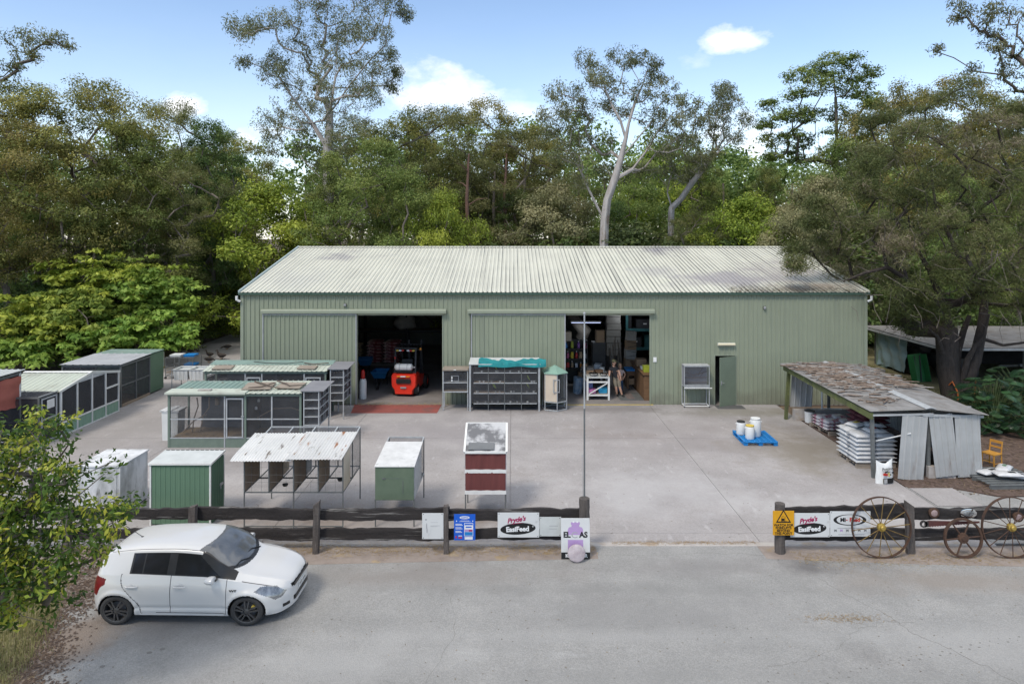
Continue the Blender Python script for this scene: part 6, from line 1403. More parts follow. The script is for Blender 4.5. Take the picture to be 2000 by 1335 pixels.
item('bowl', 'large steel bowl near the front left corner of the display table', 'bowl', (3.55,29.75,1.0), bowl, m_chrome); item('bowl', 'steel bowl at the front right corner of the display table', 'bowl', (3.98,29.7,1.0), [(r*.85,z) for r,z in bowl], m_chrome); item('bowl', 'steel bowl at the far end of the display table', 'bowl', (3.55,31.7,1.0), [(r*1.15,z) for r,z in bowl], m_chrome)
for i, (x,y,s,m,l) in enumerate(((3.45,30.2,(.3,.22,.1),m_kraft,'flat tan box in the middle left of the display table'),(3.85,30.35,(.34,.25,.12),m_brown,'brown box in the middle of the display table'),(4.05,30.7,(.2,.3,.16),m_lroof,'grey box at the right of the display table'),(3.5,30.8,(.3,.3,.14),m_wood,'weathered timber block on the display table'),(3.95,31.3,(.3,.45,.2),m_wframe,'pale metal tray stack at the far right of the display table'),(3.35,31.2,(.2,.3,.22),m_kraft,'small carton at the far left of the display table'))):
    t = thing('box', l, 'box', (x,y,1.0), rg.uniform(-.3,.3)); part('body', m, t, lambda b: b.box(-s[0]/2,s[0]/2,-s[1]/2,s[1]/2,0,s[2])); part('lid', m, t, lambda b: b.box(-s[0]/2-.008,s[0]/2+.008,-s[1]/2-.008,s[1]/2+.008,s[2]+.001,s[2]+.03))
for x, s, m, l in ((3.40,(.28,.3,.45),mg('poster_blue',(.15,.22,.42)),'blue printed carton under the display table'),(3.45,(.34,.4,.14),mg('pink_plastic',(.55,.2,.4)),'pink tray in front of the blue carton under the table'),(3.95,(.34,.4,.2),mg('cyan_plastic',(.03,.32,.55)),'bright blue tub under the right side of the display table')):
    y = 29.75 if 'tray' in l else (30.1 if 'carton' in l else 29.8)
    t = thing('tub', l, 'tub', (x, y, .272)); part('body', m, t, lambda b: b.obox((0,0,s[2]/2), s, (0,0,0), 1.1)); part('rim', m, t, lambda b: b.box(-s[0]*.57,s[0]*.57,-s[1]*.57,s[1]*.57,s[2]+.001,s[2]+.02))
# black shelves with products
t = thing('product_shelf', 'black shelf unit of bottles and pouches at the left of the doorway', 'shelf', (2.95, 32.0, 0))
for x in (-.85,.55): part('upright', m_black, t, lambda b: b.box(x-.02,x+.02,-.25,.25,0,2.2))
zsh = (.25,.95,1.38,1.85)
for z in zsh: part('shelf_board', m_black, t, lambda b: b.box(-.83,.53,-.25,.25,z-.03,z))
part('back_panel', m_black, t, lambda b: b.box(-.83,.53,.251,.27,.1,2.2))
cols = {'pink':(.55,.16,.28),'sky blue':(.08,.26,.55),'white':(.65,.65,.66),'yellow':(.58,.46,.04),'lime':(.38,.45,.05),'orange':(.6,.22,.04),'red':(.45,.04,.04),'purple':(.28,.12,.36),'teal':(.04,.34,.32),'tan':(.38,.27,.16)}
ck = list(cols); k = 0
for si, (z, nm) in enumerate(((.95,'lowest filled shelf'),(1.38,'middle shelf'),(1.85,'upper shelf'))):
    nI = 7 if si < 2 else 5
    for i in range(nI):
        c = ck[(i*3+si*4) % 10]; x = 2.95-.74+1.2*i/(nI-1) if nI > 1 else 2.9; r = rg.uniform(.055,.085); hh = rg.uniform(.2,.33) if si else rg.uniform(.17,.28)
        pr = [(r*.9,0),(r,.02),(r,hh*.65),(r*.5,hh*.85),(r*.35,hh*.9),(r*.35,hh)] if (i+si) % 2 else [(r*1.1,0),(r*1.15,hh*.4),(r*.9,hh*.95),(r*.95,hh)]
        item('bottle' if (i+si) % 2 else 'pouch', '%s %s on the %s of the black shelf unit, %s in its row' % (c, 'bottle' if (i+si) % 2 else 'pouch', nm, ('first','second','third','fourth','fifth','sixth','seventh')[i]), 'bottle' if (i+si) % 2 else 'pouch', (x, 31.92, z+.001), pr, mg('item_'+c.replace(' ','_'), cols[c]), m_signw if (i+si) % 2 else None, 10, 'products on the black shelves', 1, 1 if (i+si) % 2 else .5)
for x, y, z, s, m, l in ((2.55,32.0,2.2,(.42,.4,.4),m_cream,'pale carton on top of the black shelf unit at the left'),(4.15,32.3,2.08,(.38,.4,.55),m_kraft,'tall brown carton beside the top of the black shelf unit'),(3.35,32.1,.25,(.5,.4,.45),m_kraft,'brown carton on the bottom of the black shelf unit')):
    t = thing('carton', l, 'carton', (x,y,z), .05); part('body', m, t, lambda b: b.box(-s[0]/2,s[0]/2,-s[1]/2,s[1]/2,0,s[2])); part('flap', m, t, lambda b: [b.box(-s[0]/2,-.003,-s[1]/2,s[1]/2,s[2]+.001,s[2]+.01), b.box(.003,s[0]/2,-s[1]/2,s[1]/2,s[2]+.001,s[2]+.01)])
t = thing('side_cupboard', 'dark cupboard under the tall brown carton behind the table', 'cupboard', (4.1, 32.4, 0)); part('body', m_dark, t, lambda b: b.box(-.3,.3,-.3,.3,0,2.07)); part('door', m_black, t, lambda b: b.box(-.28,.28,-.32,-.301,.05,2.0))
b = MB(); b.path([(2.75,34.5,3.6),(2.9,34.45,3.2),(3.3,34.4,2.7),(3.65,34.5,2.3),(3.5,34.6,1.9)], [.1,.2,.3,.36,.3], 10); tag(b.build('hessian_roll', mat('hessian', (.20,.18,.155), (.15,.135,.115), scale=8, rough=.95), smooth=60), 'pale draped hessian roll hanging behind the black shelves', 'fabric')
t = thing('feed_sack_tower', 'tall pale stack of flat sacks deep in the right doorway', 'stack', (5.35, 36.2, 0)); msk = mat('pale_sack', (.42,.40,.37), (.33,.31,.28), scale=4, rough=.8)
for kk in range(9): part('sack', msk, t, lambda b: b.obox((.015*math.sin(kk*2),0,.95+.34*kk), (.75,.6,.315), (0,.01*math.sin(kk*3),0), .97))
part('base', m_dark, t, lambda b: b.box(-.4,.4,-.32,.32,0,.77))
t = thing('pallet_rack', 'tall teal steel pallet racking at the right of the shop doorway', 'rack', (7.0, 36.8, 0))
for x in (-.9,1.0): part('upright', m_tealrack, t, lambda b: b.box(x-.06,x+.06,-.6,-.48,0,4.4))
for z in (1.1,2.1,3.1,4.1): part('beam', m_tealrack, t, lambda b: b.box(-.84,.94,-.58,-.5,z-.07,z+.07)); part('deck', m_dark, t, lambda b: b.box(-.84,.94,-.48,.6,z-.03,z+.02))
for i, (x,z,s,m,l) in enumerate(((-.4,1.12,(.6,.7,.6),m_dark,'dark crate on the lowest deck of the teal racking'),(.45,1.12,(.7,.7,.7),m_tealrack,'teal crate on the lowest deck of the teal racking'),(.1,2.12,(.9,.7,.5),m_dark,'wide dark crate on the second deck of the teal racking'),(-.2,3.12,(.8,.7,.55),m_dark,'dark crate on the third deck of the teal racking'))):
    q = thing('crate', l, 'crate', (7.0+x, 36.8, z)); part('body', m, q, lambda b: b.box(-s[0]/2,s[0]/2,-s[1]/2,s[1]/2,.0,s[2])); part('label_plate', m_signw, q, lambda b: b.box(-.09,.09,-s[1]/2-.01,-s[1]/2-.001,s[2]*.5,s[2]*.62))
t = thing('carton_column', 'leaning column of brown cartons strapped with dark tape', 'cartons', (5.66, 33.0, 0))
for kk, s in enumerate((.62,.6,.5,.55)): part('carton', msk if kk % 2 else m_kraft, t, lambda b: b.obox((.02*kk+.03,.0,.95+.52*kk*.85), (.52-.03*kk,.4,.43), (0,.06*(kk%2),.1)))
part('tape', m_dark, t, lambda b: [b.obox((.06,-.215,1.1+.22*kk), (.5,.008,.02), (0,.15*(-1)**kk,0)) for kk in range(5)]); part('stand', m_dark, t, lambda b: b.box(-.25,.3,-.2,.25,0,.72))
t = thing('side_table', 'brown low table with bright blue top inside the right doorway', 'table', (5.72, 32.0, 0)); part('top', m_blue, t, lambda b: b.box(-.42,.42,-.35,.35,.82,.9)); part('apron', m_brown, t, lambda b: b.box(-.38,.38,-.31,.31,.6,.819))
for x in (-.34,.34):
    for y in (-.27,.27): part('leg', m_brown, t, lambda b: b.box(x-.05,x+.05,y-.05,y+.05,0,.6))
part('shelf', m_kraft, t, lambda b: b.box(-.28,.28,-.25,.25,.18,.45))
t = thing('branch_bundle', 'bundle of grey natural perches standing beside the strapped cartons', 'bundle', (5.05, 33.0, 0))
for i in range(14):
    x, y = rg.uniform(-.22,.22), rg.uniform(-.2,.2); part('perch', m_wood if i % 2 else m_branch, t, lambda b: b.path([(x*.6,y*.6,0),(x+rg.uniform(-.1,.1),y,.8),(x*1.5+rg.uniform(-.12,.12),y*1.3,rg.uniform(1.4,2.2))], [.04,.035,.02], 6))
t = thing('counter', 'brown timber sales counter along the right jamb of the doorway', 'counter', (6.05, 30.6, 0)); part('body', m_brown, t, lambda b: b.box(-.35,.3,-1.2,1.8,0,1.1)); part('top', m_brown, t, lambda b: b.box(-.42,.33,-1.25,1.85,1.101,1.15)); part('front_panel', m_brown, t, lambda b: [b.box(-.365,-.351,-1.15+.75*k,-.48+.75*k,.1,1.0) for k in range(4)])
for y, m, l, s in ((29.9,mg('item_lime',(.38,.45,.05)),'lime green tub at the near end of the sales counter',(.3,.3,.25)),(30.5,m_signw,'white paper tray on the sales counter',(.3,.3,.1)),(31.3,m_kraft,'brown carton at the far end of the sales counter',(.4,.4,.3))):
    q = thing('tub', l, 'tub', (5.9, y, 1.152)); part('body', m, q, lambda b: b.obox((0,0,s[2]/2), s, (0,0,0), 1.08)); part('rim', m, q, lambda b: b.box(-s[0]*.56,s[0]*.56,-s[1]*.56,s[1]*.56,s[2]+.001,s[2]+.02))
t = thing('doormat', 'dark doormat with pale worn print inside the right doorway', 'mat', (5.22, 30.15, .004)); part('pile', m_frame, t, lambda b: b.box(-.55,.55,-.72,.72,0,.015)); part('print', mat('mat_print', (.25,.18,.16), (.12,.1,.1), scale=8, rough=.95), t, lambda b: [b.box(-.2,.12,-.5+.3*k,-.32+.3*k,.0155,.018) for k in range(4)])
b = MB(); b.path([(2.35+.03,31.0,.0),(2.5,31.0,.7)], [.2,.28], 10); tag(b.build('blue_sack', mat('blue_sack', (.12,.22,.36), (.3,.36,.42), scale=5, rough=.7), loc=(.55,-.2,0)), 'pale blue sack standing at the left side of the display table', 'sack')

# lit fluorescent battens: left one real, right one added unseen to brighten the shop
m_tube = bpy.data.materials.new('lit_tube'); m_tube.use_nodes = True; q_ = m_tube.node_tree.nodes['Principled BSDF']; q_.inputs['Emission Color'].default_value = (.55,.65,1,1); q_.inputs['Emission Strength'].default_value = .7
for x, y, z, l in ((3.64, 33.6, 2.85, 'lit fluorescent batten glowing behind the black shelves at the left of the shop doorway'), (6.2, 35.5, 3.3, 'unseen fluorescent batten added to brighten the right of the shop doorway')):
    t = thing('strip_light', l, 'light', (x, y, z)); part('body', m_white, t, lambda b: b.box(-.75,.75,-.06,.06,0,.06)); part('tube', m_tube, t, lambda b: b.tube((-.72,0,-.03),(.72,0,-.03),.018))
    ld = bpy.data.lights.new('tube_light', 'AREA'); ld.shape = 'RECTANGLE'; ld.size = 1.4; ld.size_y = .06; ld.energy = 6; ld.color = (.85,.92,1); lo_ = link('tube_light', ld, t, (0,0,-.06))
t = thing('strip_light', 'fluorescent batten high in the dark left doorway', 'light', (-5.5, 35.5, 4.3)); part('body', m_white, t, lambda b: b.box(-.75,.75,-.06,.06,0,.06)); part('tube', m_white, t, lambda b: b.tube((-.72,0,-.03),(.72,0,-.03),.018))
# ================================================================== people
m_skin = mat('skin', (.52,.32,.23), (.48,.28,.2), scale=6, rough=.55)
m_tblack = mat('black_tshirt', (.022,.023,.027), (.03,.03,.035), scale=5, rough=.9)
m_short = mat('khaki_shorts', (.25,.22,.17), (.2,.175,.135), scale=6, rough=.9)
m_cap = mat('khaki_cap', (.16,.15,.08), rough=.9); m_shirt2 = mat('pale_pink_tshirt', (.60,.50,.48), (.52,.43,.42), scale=5, rough=.9)
m_jean = mat('blue_jeans', (.045,.10,.2), (.03,.07,.15), scale=6, rough=.9); m_hairb = mat('fair_hair', (.36,.24,.12), (.28,.18,.09), scale=20, rough=.7); m_hairk = mat('dark_hair', (.05,.035,.025), rough=.7)
def person(label, loc, rz, bones, mats, head, hair, cap=None, s=1.0):
    """bones: list of (a, b, material index); joints: name -> (x, y, z, radius)"""
    J, B = bones; names = list(J); idx = {n: i for i, n in enumerate(names)}
    t = thing('person', label, 'person', loc, rz)
    me = bpy.data.meshes.new('body'); me.from_pydata([J[n][:3] for n in names], [(idx[a], idx[b]) for a, b, _ in B], [])
    o = link('body', me)
    m = o.modifiers.new('skin', 'SKIN'); m.use_smooth_shade = True; m.branch_smoothing = .3
    for i, n in enumerate(names): me.skin_vertices[0].data[i].radius = (J[n][3], J[n][4] if len(J[n]) > 4 else J[n][3])
    me.skin_vertices[0].data[idx['pelvis']].use_root = True
    ss = o.modifiers.new('sub', 'SUBSURF'); ss.levels = 2; ss.render_levels = 2
    bpy.context.view_layer.update(); ev = o.evaluated_get(bpy.context.evaluated_depsgraph_get()); m2 = bpy.data.meshes.new_from_object(ev)
    bpy.data.objects.remove(o); m2.materials.clear()
    for q in mats: m2.materials.append(q)
    seg = [(Vector(J[a][:3]), Vector(J[b][:3]), mi) for a, b, mi in B]
    for p in m2.polygons:
        c = p.center; best = 9
        for a, b, mi in seg:
            d = b-a; f = max(0, min(1, (c-a).dot(d)/max(d.length_squared, 1e-9))); dd = (c-(a+d*f)).length
            if dd < best: best = dd; p.material_index = mi
    m2.name = 'body'; link('body', m2, t)
    hx, hy, hz, yaw = head; H = thing('head', None, None, (hx, hy, hz), yaw); H.parent = t
    b = MB(); b.lathe([(0,-.115),(.05,-.11),(.072,-.06),(.085,.0),(.088,.05),(.07,.10),(.035,.125),(0,.13)], (0,0,0), 18, 'z', .88, 1.08); b.obox((0,-.10,-.005), (.026,.035,.035), (.3,0,0), .5)
    b.lathe([(0,-.01),(.018,-.008),(.02,.01),(0,.014)], (.08,.01,0), 8, 'x'); b.lathe([(0,.01),(.018,.008),(.02,-.01),(0,-.014)], (-.08,.01,0), 8, 'x'); b.build('face', m_skin, H)
    b = MB(); b.obox((-.03,-.088,.018), (.02,.012,.01)); b.obox((.03,-.088,.018), (.02,.012,.01)); b.build('eyes', m_hairk, H)
    b = MB(); b.obox((0,-.088,-.06), (.04,.012,.008)); b.build('mouth', mat('lips_%s' % hair.name, (.35,.13,.11)), H)
    b = MB(); b.lathe([(.09,-.02),(.094,.04),(.082,.095),(.045,.132),(0,.14)], (0,.014,.004), 18, 'z', .92, 1.05); b.build('hair', hair, H)
    if cap:
        b = MB(); b.lathe([(.094,.045),(.097,.07),(.085,.115),(.045,.145),(0,.15)], (0,.008,.004), 18, 'z', .95, 1.08); b.prism([(-.07,-.08),(.07,-.08),(.055,-.17),(0,-.19),(-.055,-.17)], 'z', .052, .062); b.build('cap', cap, H)
    if s != 1: t.scale = (s, s, s)
    return t
def hand(J, B, wrist, side, base, d, mi):
    """palm and five short fingers continuing from the wrist along d"""
    bx, by, bz = base; d = Vector(d).normalized(); a = d.orthogonal().normalized(); n = side+'palm'
    J[n] = (bx+d.x*.05, by+d.y*.05, bz+d.z*.05, .03, .018); B.append((wrist, n, mi))
    for k in range(5):
        off = a*(.012*(k-2)); L = (.05,.07,.078,.072,.058)[k] if k else .045
        r = (.0,.01,.012,.01,.004)[k]; p1 = Vector(J[n][:3])+d*(.035+L*.4)+off*1.6; p2 = p1+d*L*.5+Vector((0,0,-.012))
        if k == 0: p1 = Vector(J[n][:3])+off*2.2+d*.02; p2 = p1+d*.03+off
        J[n+'f%d' % k] = (*p1, .0085); J[n+'t%d' % k] = (*p2, .0075); B += [(n, n+'f%d' % k, mi), (n+'f%d' % k, n+'t%d' % k, mi)]
# man: leaning with one arm on the table, turned to the boy
J = {'pelvis':(0,0,.86,.145,.115),'waist':(-.05,-.0,1.02,.14,.11),'chest':(-.12,-.01,1.22,.165,.12),'neck0':(-.15,-.02,1.36,.09,.08),'neck':(-.145,-.03,1.43,.055),
     'shl':(-.30,-.03,1.30,.07),'ell':(-.34,-.10,1.08,.05),'wrl':(-.36,-.18,.99,.032),'shr':(.03,.03,1.31,.07),'elr':(.12,-.06,1.10,.05),'wrr':(.16,-.12,.92,.032),
     'hl':(-.08,.02,.80,.10,.095),'kl':(-.03,-.02,.46,.072),'al':(.02,.03,.09,.042),'fl':(.06,-.12,.035,.04,.03),'hr':(.09,0,.80,.10,.095),'kr':(.13,-.05,.46,.072),'ar':(.24,-.06,.09,.042),'fr':(.33,-.18,.035,.04,.03),
     'sml':(-.06,.0,.60,.098),'smr':(.11,-.02,.60,.098),'sll':(-.32,-.06,1.18,.064),'slr':(.075,-.015,1.2,.064)}
B = [('pelvis','waist',1),('waist','chest',1),('chest','neck0',1),('neck0','neck',0),('chest','shl',1),('shl','sll',1),('sll','ell',0),('ell','wrl',0),('chest','shr',1),('shr','slr',1),('slr','elr',0),('elr','wrr',0),
     ('pelvis','hl',2),('hl','sml',2),('sml','kl',2),('kl','al',0),('al','fl',3),('pelvis','hr',2),('hr','smr',2),('smr','kr',2),('kr','ar',0),('ar','fr',3)]
hand(J, B, 'wrl', 'l', J['wrl'][:3], (-.3,-.5,-.25), 0); hand(J, B, 'wrr', 'r', J['wrr'][:3], (.1,-.2,-1), 0)
person('man in khaki cap, black t-shirt and shorts leaning on the display table', (4.62, 30.15, 0), 0, (J, B), [m_skin, m_tblack, m_short, m_black], (-.13,-.05,1.555, R(55)), m_hairk, m_cap, .97)
# boy: hand on hip
J = {'pelvis':(0,0,.64,.115,.09),'waist':(0,0,.76,.11,.085),'chest':(0,.0,.92,.125,.09),'neck0':(0,0,1.03,.07,.06),'neck':(0,-.01,1.08,.045),
     'shl':(-.14,0,.99,.052),'ell':(-.19,.0,.79,.036),'wrl':(-.15,-.1,.66,.026),'shr':(.14,0,.99,.052),'elr':(.27,.04,.80,.036),'wrr':(.17,-.06,.70,.026),'sll':(-.165,0,.9,.05),'slr':(.2,.02,.9,.05),
     'hl':(-.07,0,.6,.078),'kl':(-.075,-.02,.33,.06),'al':(-.08,.02,.07,.045),'fl':(-.085,-.11,.03,.034,.026),'hr':(.07,0,.6,.078),'kr':(.08,-.02,.33,.06),'ar':(.09,.02,.07,.045),'fr':(.11,-.11,.03,.034,.026)}
B = [('pelvis','waist',1),('waist','chest',1),('chest','neck0',1),('neck0','neck',0),('chest','shl',1),('shl','sll',1),('sll','ell',0),('ell','wrl',0),('chest','shr',1),('shr','slr',1),('slr','elr',0),('elr','wrr',0),
     ('pelvis','hl',2),('hl','kl',2),('kl','al',2),('al','fl',3),('pelvis','hr',2),('hr','kr',2),('kr','ar',2),('ar','fr',3)]
hand(J, B, 'wrl', 'l', J['wrl'][:3], (.3,-.3,-.5), 0); hand(J, B, 'wrr', 'r', J['wrr'][:3], (-.5,-.2,-.3), 0)
person('fair haired boy in pale t-shirt and jeans with hand on hip', (4.86, 30.75, 0), R(15), (J, B), [m_skin, m_shirt2, m_jean, m_black], (.0,-.015,1.19, R(-12)), m_hairb, None, 1.03)

# ================================================================== ducks on the path left of the shed
m_duck = mat('duck_plumage', (.075,.058,.048), (.035,.028,.025), scale=14, rough=.8, stain=((.2,.16,.12), 20, .6, .08)); m_bill = mat('duck_bill', (.06,.06,.05), rough=.5); m_dleg = mat('duck_leg', (.35,.16,.04), rough=.6)
def duck(label, x, y, rz, s, up=True):
    t = thing('duck', label, 'duck', (x, y, 0), rz, 'brown ducks on the path'); t.scale = (s, s, s)
    pts = [(-.30,0,.24),(-.24,0,.23),(-.12,0,.215),(.02,0,.215),(.13,0,.25),(.185,0,.31),(.20,0,.38),(.215,0,.43),(.25,0,.445),(.285,0,.44)] if up else [(-.30,0,.22),(-.24,0,.21),(-.12,0,.2),(.02,0,.2),(.14,0,.2),(.21,0,.2),(.27,0,.17),(.31,0,.14),(.345,0,.125),(.37,0,.115)]
    rs = [.012,.05,.105,.12,.085,.045,.036,.05,.042,.02]; part('body', m_duck, t, lambda b: b.path(pts, rs, 12), 80)
    hx, hz = pts[-1][0], pts[-1][2]; part('bill', m_bill, t, lambda b: b.path([(hx-.01,0,hz),(hx+.05,0,hz-.015),(hx+.075,0,hz-.02)], [.02,.018,.012], 8))
    part('wing', m_duck, t, lambda b: [b.path([(.08,sg*.09,.25),(-.08,sg*.115,.245),(-.27,sg*.04,.25)], [.03,.05,.008], 8) for sg in (-1,1)])
    for sg in (-1,1): part('leg', m_dleg, t, lambda b: [b.tube((-.03,sg*.05,.12),(-.03,sg*.05,.012),.011,n=6), b.obox((.005,sg*.05,.006),(.09,.06,.01))])
for (u, v, rz, s, up, l) in ((350.6,698,100,1.25,True,'leftmost duck standing on the brown verge above the wire crate'),(373.5,690,15,1.35,False,'dark duck with head lowered at the edge of the brown verge'),(409,698,170,1.1,True,'duck standing on the concrete behind another sitting duck'),(409,708,5,1.15,False,'duck with head down nearest the wire crates on the concrete'),(432,702,165,1.35,True,'tall duck standing alone nearest the shed corner'),(443,682,200,1.1,False,'small far duck pecking beside the shed wall')):
    d = 9440/(v-461); duck(l, (u-1000)*d/1333.3, d, R(rz), s*.85, up)
# ================================================================== the white hatchback
m_carw = mat('white_car_paint', (.57,.567,.558), (.555,.552,.543), scale=1.2, rough=.28, spec=.5, coat=.6)
m_seam = mat('panel_gap', (.10,.10,.105), rough=.8)
m_glass = mat('tinted_glass', (.012,.013,.014), (.02,.02,.022), scale=2, rough=.1, spec=.3)
m_wscreen = mat('windscreen_glass', (.14,.145,.15), (.05,.053,.056), scale=1.1, rough=.06, spec=.6, coat=.35)
m_blkp = mat('black_trim', (.018,.018,.019), (.025,.025,.026), scale=4, rough=.35)
m_tyre = mat('tyre_rubber', (.032,.032,.033), (.042,.042,.042), scale=9, rough=.8)
m_rim = mat('black_rim', (.055,.055,.058), (.045,.045,.045), scale=9, rough=.3, spec=.7)
m_red = mat('red_lens', (.17,.004,.008), (.10,.003,.006), scale=9, rough=.3, spec=.35, coat=.05)

def pchip(xs, ys):
    xs = np.array(xs, float); ys = np.array(ys, float)
    o = np.argsort(xs); xs = xs[o]; ys = ys[o]
    h = np.diff(xs); d = np.diff(ys)/h; m = np.zeros(len(xs)); m[0] = d[0]; m[-1] = d[-1]
    for i in range(1, len(xs)-1):
        if d[i-1]*d[i] > 0:
            w1, w2 = 2*h[i]+h[i-1], h[i]+2*h[i-1]; m[i] = (w1+w2)/(w1/d[i-1]+w2/d[i])
    def f(x):
        x = np.clip(np.asarray(x, float), xs[0], xs[-1]); i = np.clip(np.searchsorted(xs, x)-1, 0, len(h)-1)
        t = (x-xs[i])/h[i]
        return (2*t**3-3*t**2+1)*ys[i]+(t**3-2*t**2+t)*h[i]*m[i]+(-2*t**3+3*t**2)*ys[i+1]+(t**3-t**2)*h[i]*m[i+1]
    return f
def inpoly(px, py, poly):
    r = np.zeros(px.shape, bool); n = len(poly)
    for i in range(n):
        x0, y0 = poly[i]; x1, y1 = poly[(i+1) % n]
        if y0 == y1: continue
        c = (y0 > py) != (y1 > py)
        r ^= c & (px < (x1-x0)*(py-y0)/(y1-y0)+x0)
    return r

def make_car():
    root = thing('parked_car', 'small white hatchback with black wheels parked on the grey asphalt', 'car')
    zt = pchip([1.845,1.8,1.7,1.5,1.2,.98,.88,.55,.27,.08,-.3,-.9,-1.35,-1.53,-1.63,-1.72,-1.79,-1.83,-1.85],
               [.62,.70,.775,.855,.925,.975,1.02,1.27,1.455,1.485,1.51,1.495,1.45,1.40,1.32,1.12,.95,.80,.64])
    zb = pchip([1.845,1.6,1.0,0,-1,-1.6,-1.85], [.22,.185,.185,.19,.20,.23,.30])
    wm = pchip([1.845,1.82,1.76,1.66,1.5,1.35,1.105,.8,.3,-.6,-1.0,-1.285,-1.5,-1.66,-1.76,-1.82,-1.85],
               [.33,.45,.575,.69,.775,.815,.845,.825,.82,.825,.835,.845,.815,.755,.68,.58,.45])
    zl = pchip([1.845,1.75,1.6,1.4,1.2,.9,.5,0,-.6,-1.2,-1.5,-1.7,-1.8,-1.85], [.54,.64,.72,.785,.835,.895,.93,.95,.975,1.0,1.0,.93,.80,.60])
    wbk = pchip([1.845,1.6,1.2,.9,0,-1.2,-1.6,-1.85], [.93,.90,.90,.925,.945,.93,.93,.93])
    wr = pchip([1.845,1.4,1.0,.88,.58,.27,-.2,-1.2,-1.5,-1.65,-1.75,-1.85], [.74,.70,.70,.715,.80,.725,.715,.69,.68,.74,.80,.85])   # as a share of the side width
    dr = pchip([1.845,1.2,.98,.6,.27,-1.3,-1.6,-1.85], [.02,.025,.03,.05,.075,.075,.07,.03])
    s = np.linspace(-1, 1, 320); x = 1.8475*np.sign(s)*(1-(1-np.abs(s))**1.22) - .0025
    tseg = [4, 4, 12, 14, 16, 26, 12, 18]
    W, ZB, ZT, ZL = wm(x), zb(x), zt(x), zl(x)
    ZL = np.minimum(ZL, ZT-.02); WB = W*wbk(x); WR = W*wr(x); ZE = np.maximum(ZT-dr(x), ZL+.008)
    zmid = lambda f: ZB+(ZL-ZB)*f
    C = np.array([[0*x, ZB], [.86*W, ZB], [.965*W, ZB+.045], [.995*W, zmid(.38)], [W, zmid(.70)], [WB, ZL], [WR, ZE], [WR*.70, ZT-.016], [0*x, ZT]])  # 9,2,n
    pts = []; T = []
    for k in range(8):
        p0, p1, p2, p3 = C[max(k-1,0)], C[k], C[k+1], C[min(k+2,8)]
        if k == 7: p3 = C[7]*[[-1],[1]]
        if k == 0: p0 = p1 - (p2-p1)
        for q in range(tseg[k]):
            t = q/tseg[k]
            ten = .5 if k not in (5,) else .35
            m1 = (p2-p0)*ten; m2 = (p3-p1)*ten
            if k == 5: m1 = (p2-p1)*.9; m2 = (p2-p1)*.75
            if k == 4: m2 = (p2-p1)*.9
            if k == 6: m1 = (p2-p1)*.55+(p1-p0)*.15
            pts.append((2*t**3-3*t**2+1)*p1+(t**3-2*t**2+t)*m1+(-2*t**3+3*t**2)*p2+(t**3-t**2)*m2); T.append(k+t)
    pts.append(C[8]); T.append(8.0)
    P = np.array(pts); T = np.array(T)                    # nt,2,nx
    # wheel-arch flares and a crease above the sill
    Y, Z = P[:,0,:].copy(), P[:,1,:].copy(); X = np.broadcast_to(x, Y.shape)
    for xa in (1.105, -1.285):
        rr = np.hypot(X-xa, Z-.30)
        Y += np.where((T[:,None] > 1.5) & (T[:,None] < 5), .022*np.exp(-((rr-.37)/.05)**2), 0)
    Y += np.where((T[:,None] > 2) & (T[:,None] < 4), -.016*np.exp(-((Z-.36)/.035)**2)*(np.abs(X+.1) < .95), 0)
    Y[0] = 0; Y[-1] = 0
    nt_, nx = Y.shape
    V = np.stack([X, Y, Z], -1).reshape(-1, 3); Vm = V*[1,-1,1]
    i, j = np.meshgrid(np.arange(nt_-1), np.arange(nx-1), indexing='ij')
    a = (i*nx+j).ravel(); q = np.stack([a, a+1, a+nx+1, a+nx], 1)
    cen = V[q].mean(1); cx, cyy, cz = cen.T; ct = (T[i.ravel()]+T[i.ravel()+1])/2
    lab = np.full(len(q), 'body', object); side = (ct > 1.6) & (ct < 5.0); gh = (ct > 5.0) & (ct < 6.1)
    def put(m, n): lab[m] = n
    bow = .17*(cyy/.62)**2.4
    put((ct > 6.0) & (cx+bow > .93) & (cx < 1.79), 'hood'); put((ct >= 5.0) & (ct <= 6.0) & (cx > .98) & (cx < 1.60), 'hood')
    doorR = pchip([.25,.40,.62,.80,.95,1.0,1.25,1.5], [-.83,-.86,-1.02,-1.16,-1.20,-1.20,-1.13,-1.1])
    dz = (cz > .255) & (ct < 6.0) & (ct > 1.6)
    put(dz & (cx < .73) & (cx > -.30) & (cz < 1.45), 'front_door'); put(dz & (cx <= -.30) & (cx > doorR(cz)), 'rear_door')
    put((ct > 6.15) & (cx+bow < .87) & (cx+bow*.9 > .255), 'windscreen')
    put((ct > 6.02) & (cx+bow >= .865) & (cx+bow <= .935), 'cowl')
    aline = lambda z: .66-(z-.97)*1.15          # front edge of the door glass
    put(gh & (cx > -.36) & (cx < .875) & (ct > 5.06), 'pillar_trim'); put(gh & (cx > -1.06) & (cx <= -.36) & (ct > 5.06) & (ct < 5.95), 'pillar_trim')
    put((ct > 5.95) & (ct < 6.15) & (cx > .255) & (cx < .84), 'pillar_trim')
    put((ct > 5.90) & (ct < 6.2) & (cx < .21), 'body')
    put(gh & (ct > 5.11) & (ct < 5.84) & (cx > -.235) & (cx < aline(cz)-.06), 'front_window')
    put(gh & (ct > 5.11) & (ct < 5.84) & (cx < -.385) & (cx > -1.03+.0*cx), 'rear_window')
    rim = gh & (ct > 5.11) & (ct < 5.84) & (np.abs(cx+.83) < .012); put(rim, 'pillar_trim')
    put((ct > 6.2) & (cx < -1.58) & (cz > .99) & (cz < 1.31), 'hatch_window')
